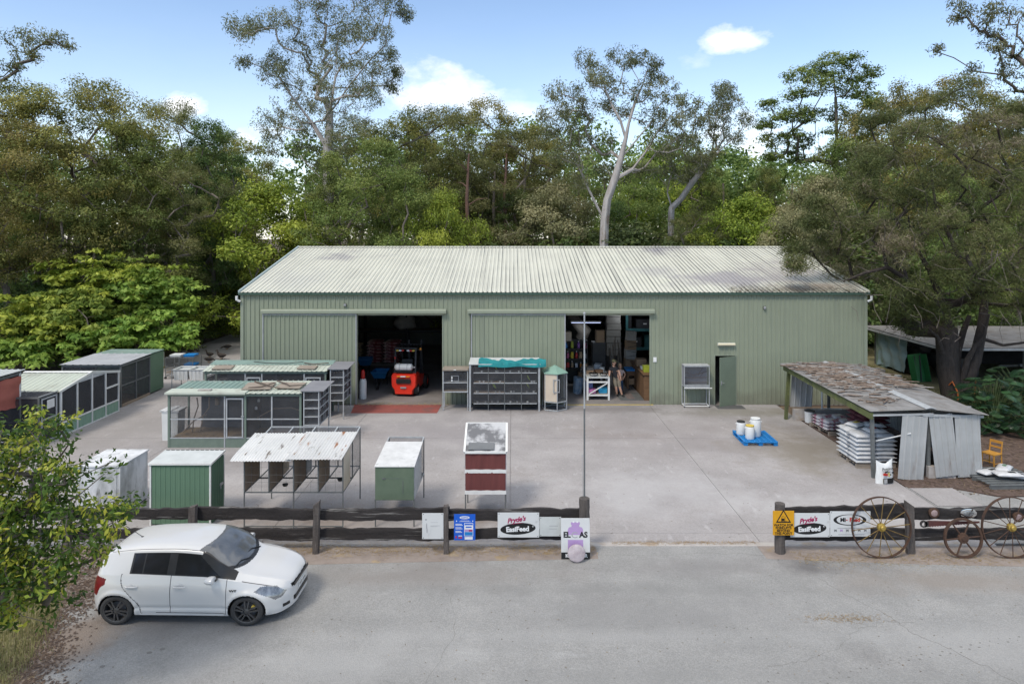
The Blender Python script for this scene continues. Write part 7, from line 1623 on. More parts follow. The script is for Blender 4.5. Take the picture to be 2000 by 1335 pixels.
    put((ct > 4.2) & (ct < 7) & inpoly(cx, cz, [(1.24,.70),(1.33,.765),(1.45,.775),(1.6,.735),(1.755,.60),(1.70,.52),(1.60,.50),(1.5,.575)]), 'headlight')
    put(inpoly(cx, cz, [(1.24,.70),(1.33,.765),(1.45,.775),(1.6,.735),(1.755,.60),(1.70,.52),(1.60,.50),(1.5,.575)]) & (cyy > .40) & (ct > 2.5), 'headlight')
    put((ct > 3.2) & (ct < 7.2) & inpoly(cx, cz, [(-1.49,.935),(-1.50,.83),(-1.60,.75),(-1.68,.57),(-1.83,.57),(-1.80,.80),(-1.72,.945)]) & (cyy > .44), 'taillight')
    put((cx > 1.6) & (cz > .60) & (cz < .665) & (cyy < .43), 'grille')
    put((cx > 1.6) & (cz > .30) & (cz < .40) & (cyy < .40), 'grille')
    put((cx > 1.5) & (cz > .29) & (cz < .36) & (cyy > .50) & (cyy < .64), 'grille')
    # shut lines
    seam = np.zeros(len(q), bool); w = .0075
    seam |= dz & (ct < 5.06) & ((np.abs(cx-.73) < w) | (np.abs(cx+.30) < w) | (np.abs(cx-doorR(cz)) < w*1.1))
    seam |= (np.abs(cz-.255) < .006) & (cx < .73) & (cx > -.83) & side
    seam |= (ct > 5.0) & (ct < 6.0) & (cx > 1.0) & (cx < 1.6) & (np.abs(ct-5.06) < .045)
    seam |= (ct > 6.12) & (ct < 6.17) & (cx < .24) & (cx > -1.5)
    seam |= (np.abs(cx+1.50) < .006) & (ct > 6.2)
    seam |= (np.abs(cx-(1.60-.16*(cz-.5))) < .006) & (cz > .5) & (cz < .62) & side
    keep = np.ones(len(q), bool)
    for xa in (1.105, -1.285):
        keep &= ~((np.hypot(cx-xa, cz-.30) < .345) & (ct > .8) & (ct < 5.0))
    lab[seam & (lab != 'headlight')] = 'seam'
    body_mats = {'body': 0, 'seam': 1}
    mats = {'hood': m_carw, 'front_door': m_carw, 'rear_door': m_carw, 'windscreen': m_wscreen, 'cowl': m_blkp, 'pillar_trim': m_blkp,
            'front_window': m_glass, 'rear_window': m_glass, 'hatch_window': m_glass, 'headlight': m_lamp, 'taillight': m_red, 'grille': m_blkp}
    N = len(V)
    def part(name, sel, which, mats_, mi=None):
        # which: 0 right (-y), 1 left (+y), 2 both sides in one mesh
        vs = []; fs = []; ms = []
        for sd in ((0,), (1,), (0, 1))[which]:
            f = q[sel]; f = f[:, ::-1] if sd == 1 else f
            u, inv = np.unique(f, return_inverse=True)
            off = sum(len(v) for v in vs)
            vs.append((V if sd == 1 else Vm)[u]); fs.append(inv.reshape(f.shape)+off)
            if mi is not None: ms.append(mi[sel])
        vv = np.concatenate(vs); ff = np.concatenate(fs)
        if which == 2:      # weld the two halves along the centre line
            key = np.round(vv, 5); u, inv = np.unique(key, axis=0, return_inverse=True); inv = inv.ravel()
            vv = u; ff = inv[ff]
        me = np_mesh(name, vv, ff, mats_, smooth=True)
        if mi is not None and len(me.polygons) == sum(len(m_) for m_ in ms):
            me.polygons.foreach_set('material_index', np.concatenate(ms).astype('i4'))
        return link(name, me, root)
    sel = keep & ((lab == 'body') | (lab == 'seam'))
    part('body', sel, 2, [m_carw, m_seam], (lab == 'seam').astype(int))
    for n in ('hood', 'windscreen', 'cowl', 'hatch_window', 'grille'): part(n, keep & (lab == n), 2, mats[n])
    doors = {}
    for sd in (0, 1):
        for n, wn_ in (('front_door', 'front_window'), ('rear_door', 'rear_window')):
            d = part('door', keep & (lab == n), sd, mats[n])
            wdw = part('window', keep & (lab == wn_), sd, m_glass); wdw.parent = d
            doors[(sd, n)] = d
            yy = -.845 if sd == 0 else .845; xh = -.12 if n == 'front_door' else -1.0
            b = MB(); b.path([(xh-.11, yy*.985, .80), (xh-.08, yy*1.018, .803), (xh+.08, yy*1.018, .803), (xh+.11, yy*.985, .80)], .013, 8)
            b.lathe([(.0, 0), (.048, .0), (.05, .003)], (xh, yy*.975, .80), 14, 'y'); b.build('handle', m_carw, d)
        for n in ('pillar_trim', 'headlight', 'taillight'): part(n, keep & (lab == n), sd, mats[n])
    # flat ends, underside
    for jx, nm in ((0, 'rear_bumper'), (nx-1, 'front_bumper')):
        rr = [tuple(v) for v in np.stack([X[:,jx], Y[:,jx], Z[:,jx]], -1)]; pl = rr + [(v[0], -v[1], v[2]) for v in rr[-2:0:-1]]
        b = MB(); b.add(pl, [tuple(range(len(pl))) if jx == 0 else tuple(range(len(pl)-1, -1, -1))]); b.build(nm, m_carw, root, smooth=0)
    b = MB(); b.box(-1.7, 1.7, -.62, .62, .21, .5); b.build('chassis', m_blkp, root)
    b = MB()
    b.box(1.838, 1.852, -.40, .40, .605, .66); b.box(1.838, 1.852, -.36, .36, .305, .395); b.build('grille', m_blkp, root)
    # number plate, badge letters on the wing, antenna, wipers, washer jets, mirrors
    b = MB(); b.box(1.850, 1.862, -.19, .19, .45, .55); npl = b.build('number_plate', m_white, root)
    for k in range(6):
        b = MB(); b.box(1.8621, 1.8635, -.155+.055*k+(.02 if k > 2 else 0), -.125+.055*k+(.02 if k > 2 else 0), .475, .53); b.build('plate_mark', m_blkp, npl)
    text_mesh('VVT', .055, m_blkp, root, (.86, -.834, .725), (R(90), 0, 0), bold=.003, sx=1.3, name='badge')
    b = MB(); b.lathe([(.03,0),(.02,.02),(.0,.03)], (-1.18, -.12, 1.46), 10); b.tube((-1.18,-.12,1.475), (-1.50,-.12,1.70), .006); b.build('aerial', m_blkp, root)
    for y0, y1 in ((-.05, -.55), (.42, -.04)):
        b = MB(); b.path([(.89, y0, 1.01), (.80, (y0+y1)/2, 1.075), (.78, y1, 1.065)], .012, 6); b.build('wiper', m_blkp, root)
    for y in (-.28, .28):
        b = MB(); b.lathe([(.016,0),(.012,.012),(0,.014)], (1.18, y, .905), 8); b.build('washer_jet', m_blkp, root)
    for sg in (-1, 1):
        b = MB(); b.lathe([(0,-.10),(.055,-.092),(.078,-.05),(.085,.0),(.082,.045),(.07,.055)], (.50, sg*.915, .985), 14, 'x', 1.25, .85)
        mr = b.build('mirror', m_carw, root)
        b = MB(); b.lathe([(0,.05),(.068,.05)], (.408, sg*.915, .985), 14, 'x', 1.25, .85); b.lathe([(0,0),(.07,0),(.07,.01),(0,.01)], (.44, sg*.915, .985), 14, 'x', 1.25, .85); b.beam((.53, sg*.78, .95), (.53, sg*.88, .96), .07, .04)
        b.build('mirror_glass', m_blkp, mr)
    # wheels
    for xa in (1.105, -1.285):
        for sg in (-1, 1):
            yc = sg*.735; b = MB()
            prof = [(.222,.085),(.24,.095),(.272,.093),(.296,.075),(.303,.04),(.303,-.04),(.296,-.075),(.272,-.093),(.24,-.095),(.222,-.085)]
            wh = thing('wheel', None, None, (xa, yc, .30)); wh.parent = root
            b.lathe(prof, (0,0,0), 40, 'y', cap=False); b.build('tyre', m_tyre, wh)
            b = MB(); b.lathe([(.226,.088*1),(.214,.085),(.205,.04),(.205,-.08)], (0,0,0), 36, 'y', 1, 1, False) if sg > 0 else b.lathe([(.226,-.088),(.214,-.085),(.205,-.04),(.205,.08)], (0,0,0), 36, 'y', 1, 1, False)
            for k in range(5):
                a0 = 2*math.pi*k/5+(.3 if xa > 0 else .95)
                for da in (-.16, .16):
                    p0 = (math.cos(a0+da*2.2)*.055, sg*.078, math.sin(a0+da*2.2)*.055); p1 = (math.cos(a0+da*1.15)*.212, sg*.066, math.sin(a0+da*1.15)*.212)
                    b.beam(p0, p1, .026, .03, up=(0, 1, 0))
            b.lathe([(.0,.085*sg),(.03,.084*sg),(.055,.075*sg),(.06,.04*sg)], (0,0,0), 20, 'y')
            b.build('rim', m_rim, wh)
            b = MB(); b.lathe([(.15, .0), (.15, .012)], (0, sg*.01, 0), 28, 'y'); b.build('brake_disc', m_seam, wh)
            if xa > 0:
                b = MB(); b.obox((.115, sg*.03, .075), (.07, .05, .05), (0, .6, 0)); b.build('brake_caliper', m_yellow, wh)
            b = MB(); n = 26
            vs = []; fs = []
            for k in range(n+1):
                t = -.35+(math.pi+.7)*k/n
                for yy in (.32, .79): vs.append((xa+.352*math.cos(t), sg*yy, .30+.352*math.sin(t)))
            for k in range(n): fs.append((2*k, 2*k+1, 2*k+3, 2*k+2))
            vs2 = len(vs); vs += [(xa, sg*.32, .30)]; fs += [(2*k, 2*k+2, vs2) for k in range(n)]
            b.add(vs, fs); b.build('wheel_arch', m_seam if False else m_blkp, root, smooth=0)
    return root
car = make_car()
car.location = (-5.92, 13.235, 0)
car.scale = (1, 1, .885)
car.rotation_euler = (0, 0, R(-.8))
# ================================================================== trees
def leaf_mat(name, ramp, transl=.36, rough=.55, hue=.014, val=.2):
    """ramp: [(pos, colour)...] over the per-leaf 'tint'"""
    m = bpy.data.materials.new(name); m.use_nodes = True
    t = m.node_tree; N = t.nodes; L = t.links
    out = N['Material Output']; p = N['Principled BSDF']
    p.inputs['Roughness'].default_value = rough; p.inputs['Specular IOR Level'].default_value = .25
    a = N.new('ShaderNodeAttribute'); a.attribute_name = 'tint'
    cr = N.new('ShaderNodeValToRGB'); e = cr.color_ramp.elements
    while len(e) < len(ramp): e.new(.5)
    for k, (q, c) in enumerate(ramp): e[k].position = q; e[k].color = (*c, 1)
    L.new(a.outputs['Fac'], cr.inputs[0])
    oi = N.new('ShaderNodeObjectInfo'); hs = N.new('ShaderNodeHueSaturation')
    for sock, lo, hi in (('Hue', .5-hue, .5+hue), ('Value', 1-val, 1+val)):
        r = N.new('ShaderNodeMapRange'); r.inputs[3].default_value = lo; r.inputs[4].default_value = hi
        L.new(oi.outputs['Random'], r.inputs[0]); L.new(r.outputs[0], hs.inputs[sock])
    L.new(cr.outputs[0], hs.inputs['Color']); L.new(hs.outputs[0], p.inputs['Base Color'])
    tr = N.new('ShaderNodeBsdfTranslucent'); L.new(hs.outputs[0], tr.inputs[0])
    mx = N.new('ShaderNodeMixShader'); mx.inputs[0].default_value = transl
    L.new(p.outputs[0], mx.inputs[1]); L.new(tr.outputs[0], mx.inputs[2]); L.new(mx.outputs[0], out.inputs[0])
    return m
LM = {
 'olive': leaf_mat('leaf_olive', [(0,(0.089,0.111,0.029)),(.5,(0.212,0.223,0.062)),(1,(0.427,0.370,0.117))]),
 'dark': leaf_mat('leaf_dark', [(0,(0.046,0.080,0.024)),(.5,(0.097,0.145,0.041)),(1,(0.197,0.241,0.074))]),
 'mid': leaf_mat('leaf_mid', [(0,(0.078,0.123,0.031)),(.5,(0.169,0.226,0.059)),(1,(0.325,0.358,0.105))]),
 'bright': leaf_mat('leaf_bright', [(0,(0.108,0.163,0.023)),(.5,(0.244,0.316,0.043)),(1,(0.489,0.531,0.087))], .36),
 'lime': leaf_mat('leaf_lime', [(0,(.085,.15,.026)),(.5,(.20,.30,.055)),(1,(.37,.47,.095))], .45),
 'gum': leaf_mat('leaf_gum', [(0,(0.078,0.095,0.045)),(.5,(0.160,0.177,0.083)),(1,(0.304,0.296,0.142))]),
 'brown': leaf_mat('leaf_brown', [(0,(0.081,0.103,0.031)),(.5,(0.164,0.185,0.064)),(1,(0.282,0.279,0.110))]),
 'fine': leaf_mat('leaf_fine', [(0,(0.073,0.097,0.031)),(.35,(0.141,0.177,0.055)),(.68,(0.209,0.217,0.094)),(.86,(0.260,0.228,0.138)),(1,(0.316,0.268,0.187))], .28),
 'near': leaf_mat('leaf_near', [(0,(0.034,0.080,0.013)),(.6,(0.096,0.188,0.031)),(.86,(0.316,0.422,0.055)),(1,(0.565,0.593,0.088))], .4, .32),
 'grey': leaf_mat('leaf_greygreen', [(0,(0.125,0.137,0.061)),(.5,(0.242,0.242,0.117)),(1,(0.416,0.383,0.205))]),
 'monstera': leaf_mat('leaf_glossy', [(0,(.010,.030,.013)),(.5,(.022,.056,.022)),(1,(.05,.11,.04))], .12, .28),
}
m_gumb = mat('gum_bark', (.40,.38,.37), (.28,.25,.235), scale=2.2, rough=.8, sv=(2,2,.5), stain=((.20,.15,.115), 1.4, .56, .12, (2,2,.5)))
m_brk = mat('grey_bark_trunk', (.17,.145,.125), (.09,.075,.065), scale=4, rough=.95, sv=(2.5,2.5,.4))
m_red = mat('reddish_bark', (.15,.085,.065), (.085,.055,.045), scale=4, rough=.95, sv=(2.5,2.5,.4))

class Skel:
    """a branching skeleton grown clump by clump from the nearest fitting branch"""
    def __init__(s, trunk):
        s.p = [np.array(q, float) for q in trunk]; s.par = [-1]+list(range(len(trunk)-1))
    def grow(s, clumps, rng, seglen=.9, wig=.16, minz=0.0):
        clumps = np.asarray(clumps); P0 = np.array(s.p)
        base = P0[len(P0)//2]
        order = np.argsort(np.linalg.norm(clumps-P0[:, :].mean(0), axis=1)); tips = []
        A = np.zeros((len(s.p)+len(clumps)*8+50, 3)); A[:len(s.p)] = P0; n = len(s.p)
        for ci in order:
            c = clumps[ci]; d = np.linalg.norm(A[:n]-c, axis=1)
            cost = d+1.1*np.maximum(0, A[:n,2]-c[2]+.25*np.linalg.norm(A[:n,:2]-c[:2], axis=1))+(A[:n,2] < minz)*60
            k = int(np.argmin(cost)); L = d[k]; m = min(7, max(1, int(round(L/seglen)))); a = A[k].copy(); last = k
            for q in range(1, m+1):
                f = q/m; pt = a+(c-a)*f
                if q < m:
                    pt = pt+rng.normal(0, wig*L/m**.5*.5, 3); pt[2] += .10*L*math.sin(math.pi*f)*(1 if rng.random() < .7 else -.5)
                A[n] = pt; s.par.append(last); last = n; n += 1
            tips.append(last)
        s.p = [A[i] for i in range(n)]; s.tips = tips
    def tubes(s, r0, tip=.012, ex=.46, sides=6, b=None, rmin=.0):
        n = len(s.p); w = np.zeros(n); child = [[] for _ in range(n)]
        for i in range(1, n):
            if s.par[i] >= 0: child[s.par[i]].append(i)
        order = list(range(n))[::-1]
        depth = [0]*n
        for i in order:
            if not child[i]: w[i] = 1
            if s.par[i] >= 0: w[s.par[i]] += w[i]
        r = tip*w**ex; r *= 1
        if r[0] > 0: k = r0/r[0]; r = np.where(w > 1, tip+(r-tip)*max(.2, (r0-tip)/max(r[0]-tip, 1e-6)), tip)
        b = b or MB(); st = [(0, None)]
        while st:
            i, pr = st.pop(); ch = [i] if pr is None else [pr, i]; cur = i
            while child[cur]:
                nx = max(child[cur], key=lambda q: w[q])
                for q in child[cur]:
                    if q != nx: st.append((q, cur))
                ch.append(nx); cur = nx
            rad = [max(rmin, float(r[q])) for q in ch]
            if pr is not None: rad[0] = rad[1]*1.05
            if len(ch) > 1: b.path([s.p[q] for q in ch], rad, sides if rad[0] > .05 else 4, cap=False)
        return b

def leaves(rng, centers, per, rad, size, aspect=.42, flat=.65, up=.6, droop=0.0, ctint=None, tipdir=None, jit=.5, tspread=.16):
    """many leaf-sized faces round the clump centres"""
    C = np.repeat(np.asarray(centers), per, 0); n = len(C)
    rr = np.repeat(np.broadcast_to(np.asarray(rad, float), (len(centers),)), per)
    g = rng.normal(0, 1, (n, 3)); g /= np.linalg.norm(g, axis=1)[:, None]+1e-9
    rad_u = rng.random(n)**.45
    off = g*rad_u[:, None]*rr[:, None]*[1, 1, flat]; pos = C+off
    nrm = rng.normal(0, 1, (n, 3))*jit*.75+g*.85+np.array([0, 0, up]); nrm /= np.linalg.norm(nrm, axis=1)[:, None]+1e-9
    t = rng.normal(0, 1, (n, 3))+g*.9; t[:, 2] -= droop*2.2
    t -= nrm*(t*nrm).sum(1)[:, None]*(1-min(.9, droop)); t /= np.linalg.norm(t, axis=1)[:, None]+1e-9
    bt = np.cross(nrm, t); bt /= np.linalg.norm(bt, axis=1)[:, None]+1e-9
    L = size*(.65+.7*rng.random(n))[:, None]; W = L*aspect
    V = np.empty((n, 4, 3)); V[:, 0] = pos-t*L*.5; V[:, 1] = pos+bt*W*.5+t*L*.05; V[:, 2] = pos+t*L*.5; V[:, 3] = pos-bt*W*.5+t*L*.05
    ct = rng.random(len(centers)) if ctint is None else np.asarray(ctint)
    ti = np.clip(np.repeat(ct, per)+rng.normal(0, tspread, n), 0, 1)
    return V.reshape(-1, 3), np.repeat(ti, 4)
def leaf_obj(name, parts_, m):
    V = np.concatenate([p[0] for p in parts_]); T = np.concatenate([p[1] for p in parts_])
    return np_mesh(name, V, np.arange(len(V)).reshape(-1, 4), m, T)

def lobes_generic(rng, h, w, n, base=.35, shape='round'):
    """lobe centres and radii filling a crown of height h and half-width w"""
    out = []
    for i in range(n):
        f = (i+.5)/n; z = base+(1-base)*(f*.93+.03)
        if shape == 'round': prof = math.sin(math.pi*min(1, max(.06, (z-base)/(1-base)*.86+.12)))**.7
        elif shape == 'column': prof = .8-.25*f
        elif shape == 'cone': prof = 1.05-.8*f
        else: prof = (.45+.75*f) if f < .8 else 1.05-(f-.8)*2.2        # 'vase'
        a = i*2.39996+rng.normal(0, .35); r = w*prof*(.35+.62*rng.random()**.6)
        if f > .93: r *= .4
        lr = w*(.30+.20*rng.random())*(1 if shape != 'vase' else .85)
        out.append((r*math.cos(a), r*math.sin(a), z*h-lr*.35, lr))
    return out
def clumps_from(rng, lobes, per, flat=.62, shell=.55):
    C = []; T = []
    for (x, y, z, r) in lobes:
        tint = rng.random()
        for k in range(per):
            g = rng.normal(0, 1, 3); g /= np.linalg.norm(g); g[2] = abs(g[2])*.9-.22 if rng.random() < .8 else g[2]
            q = shell+(1-shell)*rng.random()
            C.append((x+g[0]*r*q, y+g[1]*r*q, z+g[2]*r*q*flat)); T.append(.6*tint+.4*rng.random())
    return np.array(C), np.array(T)

def tree_meshes(seed, h, w, nl, per, lpc, lsize, crad, lm, bark, shape='round', base=.35, r0=.22, aspect=.45, flat=.6, up=.6, droop=0.0, lean=.0, tw=.013, jit=.5):
    rng = np.random.default_rng(seed)
    lob = lobes_generic(rng, h, w, nl, base, shape); C, T = clumps_from(rng, lob, per)
    tr = [(0,0,0)]; x = y = 0
    for k in range(1, 6):
        x += rng.normal(lean, .12); y += rng.normal(0, .12); tr.append((x*.9, y*.9, h*(base*.55+.30)*k/5))
    s = Skel(tr); s.grow(C, rng, minz=h*base*.45)
    tm = s.tubes(r0, tw).build('trunk', bark, smooth=60); me = tm.data; bpy.data.objects.remove(tm)
    V = leaves(rng, C, lpc, crad*(.7+.6*rng.random(len(C))), lsize, aspect, flat, up, droop, T, jit=jit)
    return me, leaf_obj('crown', [V], lm)
def plant(name, label, cat, meshes, loc, rz, sc, group=None, mat_over=None):
    t = thing(name, label, cat, loc, rz, group); t.scale = sc if isinstance(sc, tuple) else (sc, sc, sc)
    o = link('trunk', meshes[0], t); c = link('crown', meshes[1], t)
    return t

PROTO = {}
def proto(k, *a, **kw): PROTO[k] = tree_meshes(*a, **kw)
#             seed  h    w   nl per lpc size crad
proto('wattle1', 1, 16, 5.0, 26, 9, 171, 0.152, .85, LM['olive'], m_brk, 'round', .30)
proto('wattle2', 2, 15, 4.6, 24, 9, 171, 0.144, .80, LM['olive'], m_brk, 'vase', .34)
proto('mid1', 3, 15, 4.6, 26, 9, 171, 0.167, .85, LM['mid'], m_brk, 'round', .22)
proto('mid2', 4, 17, 4.2, 26, 9, 171, 0.152, .80, LM['mid'], m_brk, 'cone', .2)
proto('brown1', 5, 17, 4.8, 24, 9, 171, 0.137, .85, LM['brown'], m_brk, 'vase', .36, up=.4)
proto('gum1', 6, 20, 4.6, 19, 7, 114, 0.182, .75, LM['gum'], m_gumb, 'vase', .42, r0=.26, aspect=.26, droop=.6, up=.1, jit=.9)
proto('gum2', 7, 19, 4.2, 17, 7, 110, 0.182, .72, LM['gum'], m_gumb, 'round', .45, r0=.24, aspect=.26, droop=.6, up=.1, jit=.9)
proto('dark1', 8, 15, 3.4, 24, 9, 171, 0.152, .8, LM['dark'], m_brk, 'column', .12)
proto('bush1', 9, 6.0, 3.2, 22, 9, 171, 0.129, .6, LM['bright'], m_brk, 'round', .05, r0=.12)
proto('bush2', 10, 5.5, 3.0, 22, 9, 161, 0.137, .6, LM['mid'], m_brk, 'round', .03, r0=.1)
proto('bush3', 11, 7.0, 3.0, 22, 9, 171, 0.122, .62, LM['grey'], m_brk, 'round', .06, r0=.12)
proto('fern1', 12, 4.0, 2.6, 18, 8, 133, 0.167, .55, LM['lime'], m_brk, 'round', .03, r0=.08)
proto('under1', 13, 4.5, 3.0, 20, 8, 142, 0.152, .6, LM['dark'], m_brk, 'round', .02, r0=.08)

def at(u, v_top, d, h_proto):
    """x and scale for a tree at depth d whose crown top shows at row v_top"""
    x = (u-1000)*d/1333.3; z = CAM_H-(v_top-461)*d/1333.3
    return x, z/h_proto
HP = {'wattle1':16,'wattle2':15,'mid1':15,'mid2':17,'brown1':17,'gum1':20,'gum2':19,'dark1':15,'bush1':6,'bush2':5.5,'bush3':7,'fern1':4,'under1':4.5}
KIND = {'wattle1':'wattle_tree','wattle2':'wattle_tree','mid1':'bushy_tree','mid2':'bushy_tree','brown1':'acacia_tree','gum1':'gum_tree','gum2':'gum_tree','dark1':'ivy_tree','bush1':'bush','bush2':'bush','bush3':'bush','fern1':'shrub','under1':'shrub'}
def T_(k, u, vt, d, label, wk=1.0, rz=None, group=None):
    x, s = at(u, vt, d, HP[k]); rz = random.Random(int(u*7+d)).uniform(0, 6.28) if rz is None else rz
    cat = 'bush' if KIND[k] in ('bush', 'shrub') else 'tree'
    return plant(KIND[k], label, cat, PROTO[k], (x, d, -.05), rz, (s*wk, s*wk, s), group)

# --- left of the shed
T_('wattle1', 95, 150, 42, 'big olive crowned tree towering over the left aviaries', 1.05)
T_('wattle2', 15, 215, 39, 'olive leaved tree at the left edge above the red curtained aviary', .9)
T_('wattle1', 185, 135, 44, 'tall rounded olive tree behind the leftmost big one', .9)
T_('mid1', 275, 235, 44, 'green tree right behind the big olive tree on the left', .9)
T_('brown1', 325, 180, 52, 'thin dark brown tree showing its top left of the pale cloud', .75)
T_('brown1', 335, 300, 43, 'brownish feathery tree above the black aviary', .95)
T_('dark1', 420, 215, 48, 'dark ivy clad tree left of the tall gum', .75)
T_('wattle2', 465, 255, 57, 'olive tree beside the ivy clad trunk', .7)
T_('bush1', 525, 342, 48.3, 'bright yellow green bushy tree by the left end of the shed roof', 1.0)
T_('bush1', 590, 425, 48, 'lower bright green bush against the left roof edge', .8)
T_('bush2', 400, 430, 52, 'green bush between the yellow green tree and the aviaries', .9)
T_('mid2', 240, 390, 42.5, 'mid green tree above the lime shrubs', .8)
T_('mid1', 60, 400, 41.5, 'green tree low at the left edge behind the aviaries', .75)
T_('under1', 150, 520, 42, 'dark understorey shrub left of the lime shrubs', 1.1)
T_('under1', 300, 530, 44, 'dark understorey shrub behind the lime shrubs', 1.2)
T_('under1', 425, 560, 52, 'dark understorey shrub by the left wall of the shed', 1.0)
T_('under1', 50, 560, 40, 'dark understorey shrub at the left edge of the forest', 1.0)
# --- behind the shed
T_('mid1', 735, 255, 47, 'dense dark green tree right of the tall gum trunk', 1.0)
T_('mid2', 655, 290, 49, 'green tree at the foot of the tall gum', .9)
T_('mid1', 800, 330, 48.5, 'green tree left of the small lime tree', .7)
T_('bush1', 870, 362, 46, 'small lime green tree showing just above the roof ridge', .55)
T_('wattle1', 800, 200, 58, 'broad olive tree in the row behind, right of the tall gum', .9)
T_('brown1', 880, 195, 56, 'brown olive tree in the middle of the skyline', .95)
T_('wattle2', 930, 185, 62, 'high olive tree on the skyline left of the white gum', .9)
T_('brown1', 985, 240, 55, 'brown tree between the skyline tree and the white gum', .95)
T_('wattle1', 1040, 235, 60, 'olive tree close left of the white trunked gum', .85)
T_('gum2', 700, 215, 60, 'grey gum behind the dense green tree', .9)
T_('gum1', 950, 285, 64, 'grey gum standing behind the brown tree', .8)
T_('bush3', 1075, 345, 50, 'pale green feathery bush left of the white gum trunk', .85)
T_('brown1', 1115, 330, 52, 'brown wispy tree behind the white gum trunk', .8)
T_('bush1', 1290, 265, 66, 'bright lime tree far behind the white gum', .75)
T_('mid1', 1250, 300, 58, 'mid green tree behind the two white stems', .8)
T_('mid2', 1365, 285, 58, 'green tree behind the second white gum', .8)
T_('bush1', 1455, 372, 48, 'yellow green bushy tree at the right part of the roof ridge', .9)
T_('brown1', 1365, 400, 48, 'low brownish tree under the second white gum', .8)
T_('bush3', 1590, 330, 46, 'pale grey green feathery bush right of the roof ridge', .8)
T_('bush3', 1545, 395, 43, 'smaller grey green bush at the right roof corner', .75)
T_('mid1', 1640, 255, 48, 'dark green tree under the tall spreading tree', .75)
T_('mid2', 1500, 310, 60, 'far green tree between white gum and spreading tree', .7)
T_('wattle1', 1760, 150, 47, 'olive tree rising behind the fine leaved tree', .75)
T_('wattle2', 1850, 140, 52, 'olive tree at the right under the overhanging gum', .9)
T_('wattle1', 1960, 175, 48, 'olive tree at the right edge of the forest', .9)
T_('mid1', 1880, 330, 42, 'green tree behind the low open shed', .8)
T_('mid2', 1990, 310, 40, 'green tree at the right edge behind the low open shed', .8)
T_('brown1', 1720, 400, 43, 'brown tree close by the right end of the green shed', .7)
T_('under1', 1720, 540, 45, 'dark shrub by the right rear corner of the green shed', 1.0)
T_('under1', 1840, 560, 43, 'dark shrub behind the low open shed', 1.2)
T_('under1', 1960, 560, 42, 'dark shrub at the right edge behind the low open shed', 1.2)
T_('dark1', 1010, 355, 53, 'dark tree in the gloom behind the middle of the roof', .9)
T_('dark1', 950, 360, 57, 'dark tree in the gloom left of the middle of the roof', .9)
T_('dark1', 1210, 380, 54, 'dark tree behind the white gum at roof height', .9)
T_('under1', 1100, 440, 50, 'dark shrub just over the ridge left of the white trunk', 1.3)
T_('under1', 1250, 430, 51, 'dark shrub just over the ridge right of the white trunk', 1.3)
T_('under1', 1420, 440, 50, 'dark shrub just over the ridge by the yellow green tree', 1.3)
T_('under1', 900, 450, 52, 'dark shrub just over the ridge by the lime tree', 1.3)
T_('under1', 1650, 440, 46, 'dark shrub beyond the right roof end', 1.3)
# thin straight trunks seen in the gloom over the ridge
for i, (u, d, vt, m, l) in enumerate(((913,47.5,300,m_red,'thin straight reddish trunk right of the lime tree'),(987,53,300,m_red,'straight brown trunk in the gloom above the ridge'),(965,55,320,m_brk,'slim grey trunk left of the brown one in the gloom'),(1025,56,300,m_brk,'slim grey trunk right of the brown one in the gloom'))):
    x, s = at(u, vt, d, 1.0); t = thing('dead_tree', l, 'tree', (x, d, 0)); b = MB(); b.path([(0,0,0),(.1,0,s*.4),(-.05,0,s*.75),(.1,0,s)], [.2,.17,.12,.06], 8); b.build('trunk', m, t)
    for q in range(6):
        z = s*(.45+.09*q); a = q*2.1; b = MB(); b.path([(.05,0,z),(.7*math.cos(a),.5*math.sin(a),z+.4),(1.4*math.cos(a),.9*math.sin(a),z+.5)], [.05,.035,.015], 5); b.build('limb', m, t)

# --- the forest beyond, one mass
rng = np.random.default_rng(77); fC = []; fT = []; sk = MB()
for i in range(260):
    d = 66+42*rng.random(); x = (rng.random()-.5)*2.2*d*.9; hh = 13+6*rng.random(); tint = rng.random()
    for k in range(26):
        g = rng.normal(0, 1, 3); g /= np.linalg.norm(g); fC.append((x+g[0]*3.3, d+g[1]*3.0, hh-3.6+g[2]*3.6)); fT.append(.55*tint+.4*rng.random())
    for k in range(8):
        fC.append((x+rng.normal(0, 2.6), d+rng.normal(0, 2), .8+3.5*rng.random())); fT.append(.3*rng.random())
    sk.path([(x, d, 0), (x+rng.normal(0,.4), d, hh*.8)], [.22,.1], 5, cap=False)
V = leaves(rng, np.array(fC), 34, 1.4, .42, .6, .7, .5, 0, np.array(fT))
o = link('forest', leaf_obj('forest', [V], LM['mid'])); tag(o, 'wooded hillside reading as one mass far behind the shed', kind='stuff')
q = sk.build('forest_trunks', m_brk, o, smooth=60); q['kind'] = 'stuff'
# hanging dead vines and litter in the gloom: forest floor scrub
fC = []; 
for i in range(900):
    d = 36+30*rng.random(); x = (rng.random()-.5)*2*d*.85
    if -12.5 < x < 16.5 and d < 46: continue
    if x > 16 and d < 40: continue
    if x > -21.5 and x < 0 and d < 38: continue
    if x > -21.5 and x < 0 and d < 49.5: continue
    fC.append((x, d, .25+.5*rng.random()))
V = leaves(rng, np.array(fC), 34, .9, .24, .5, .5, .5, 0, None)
o = link('scrub', leaf_obj('scrub', [V], LM['dark'])); tag(o, 'low dark scrub covering the forest floor', kind='stuff')

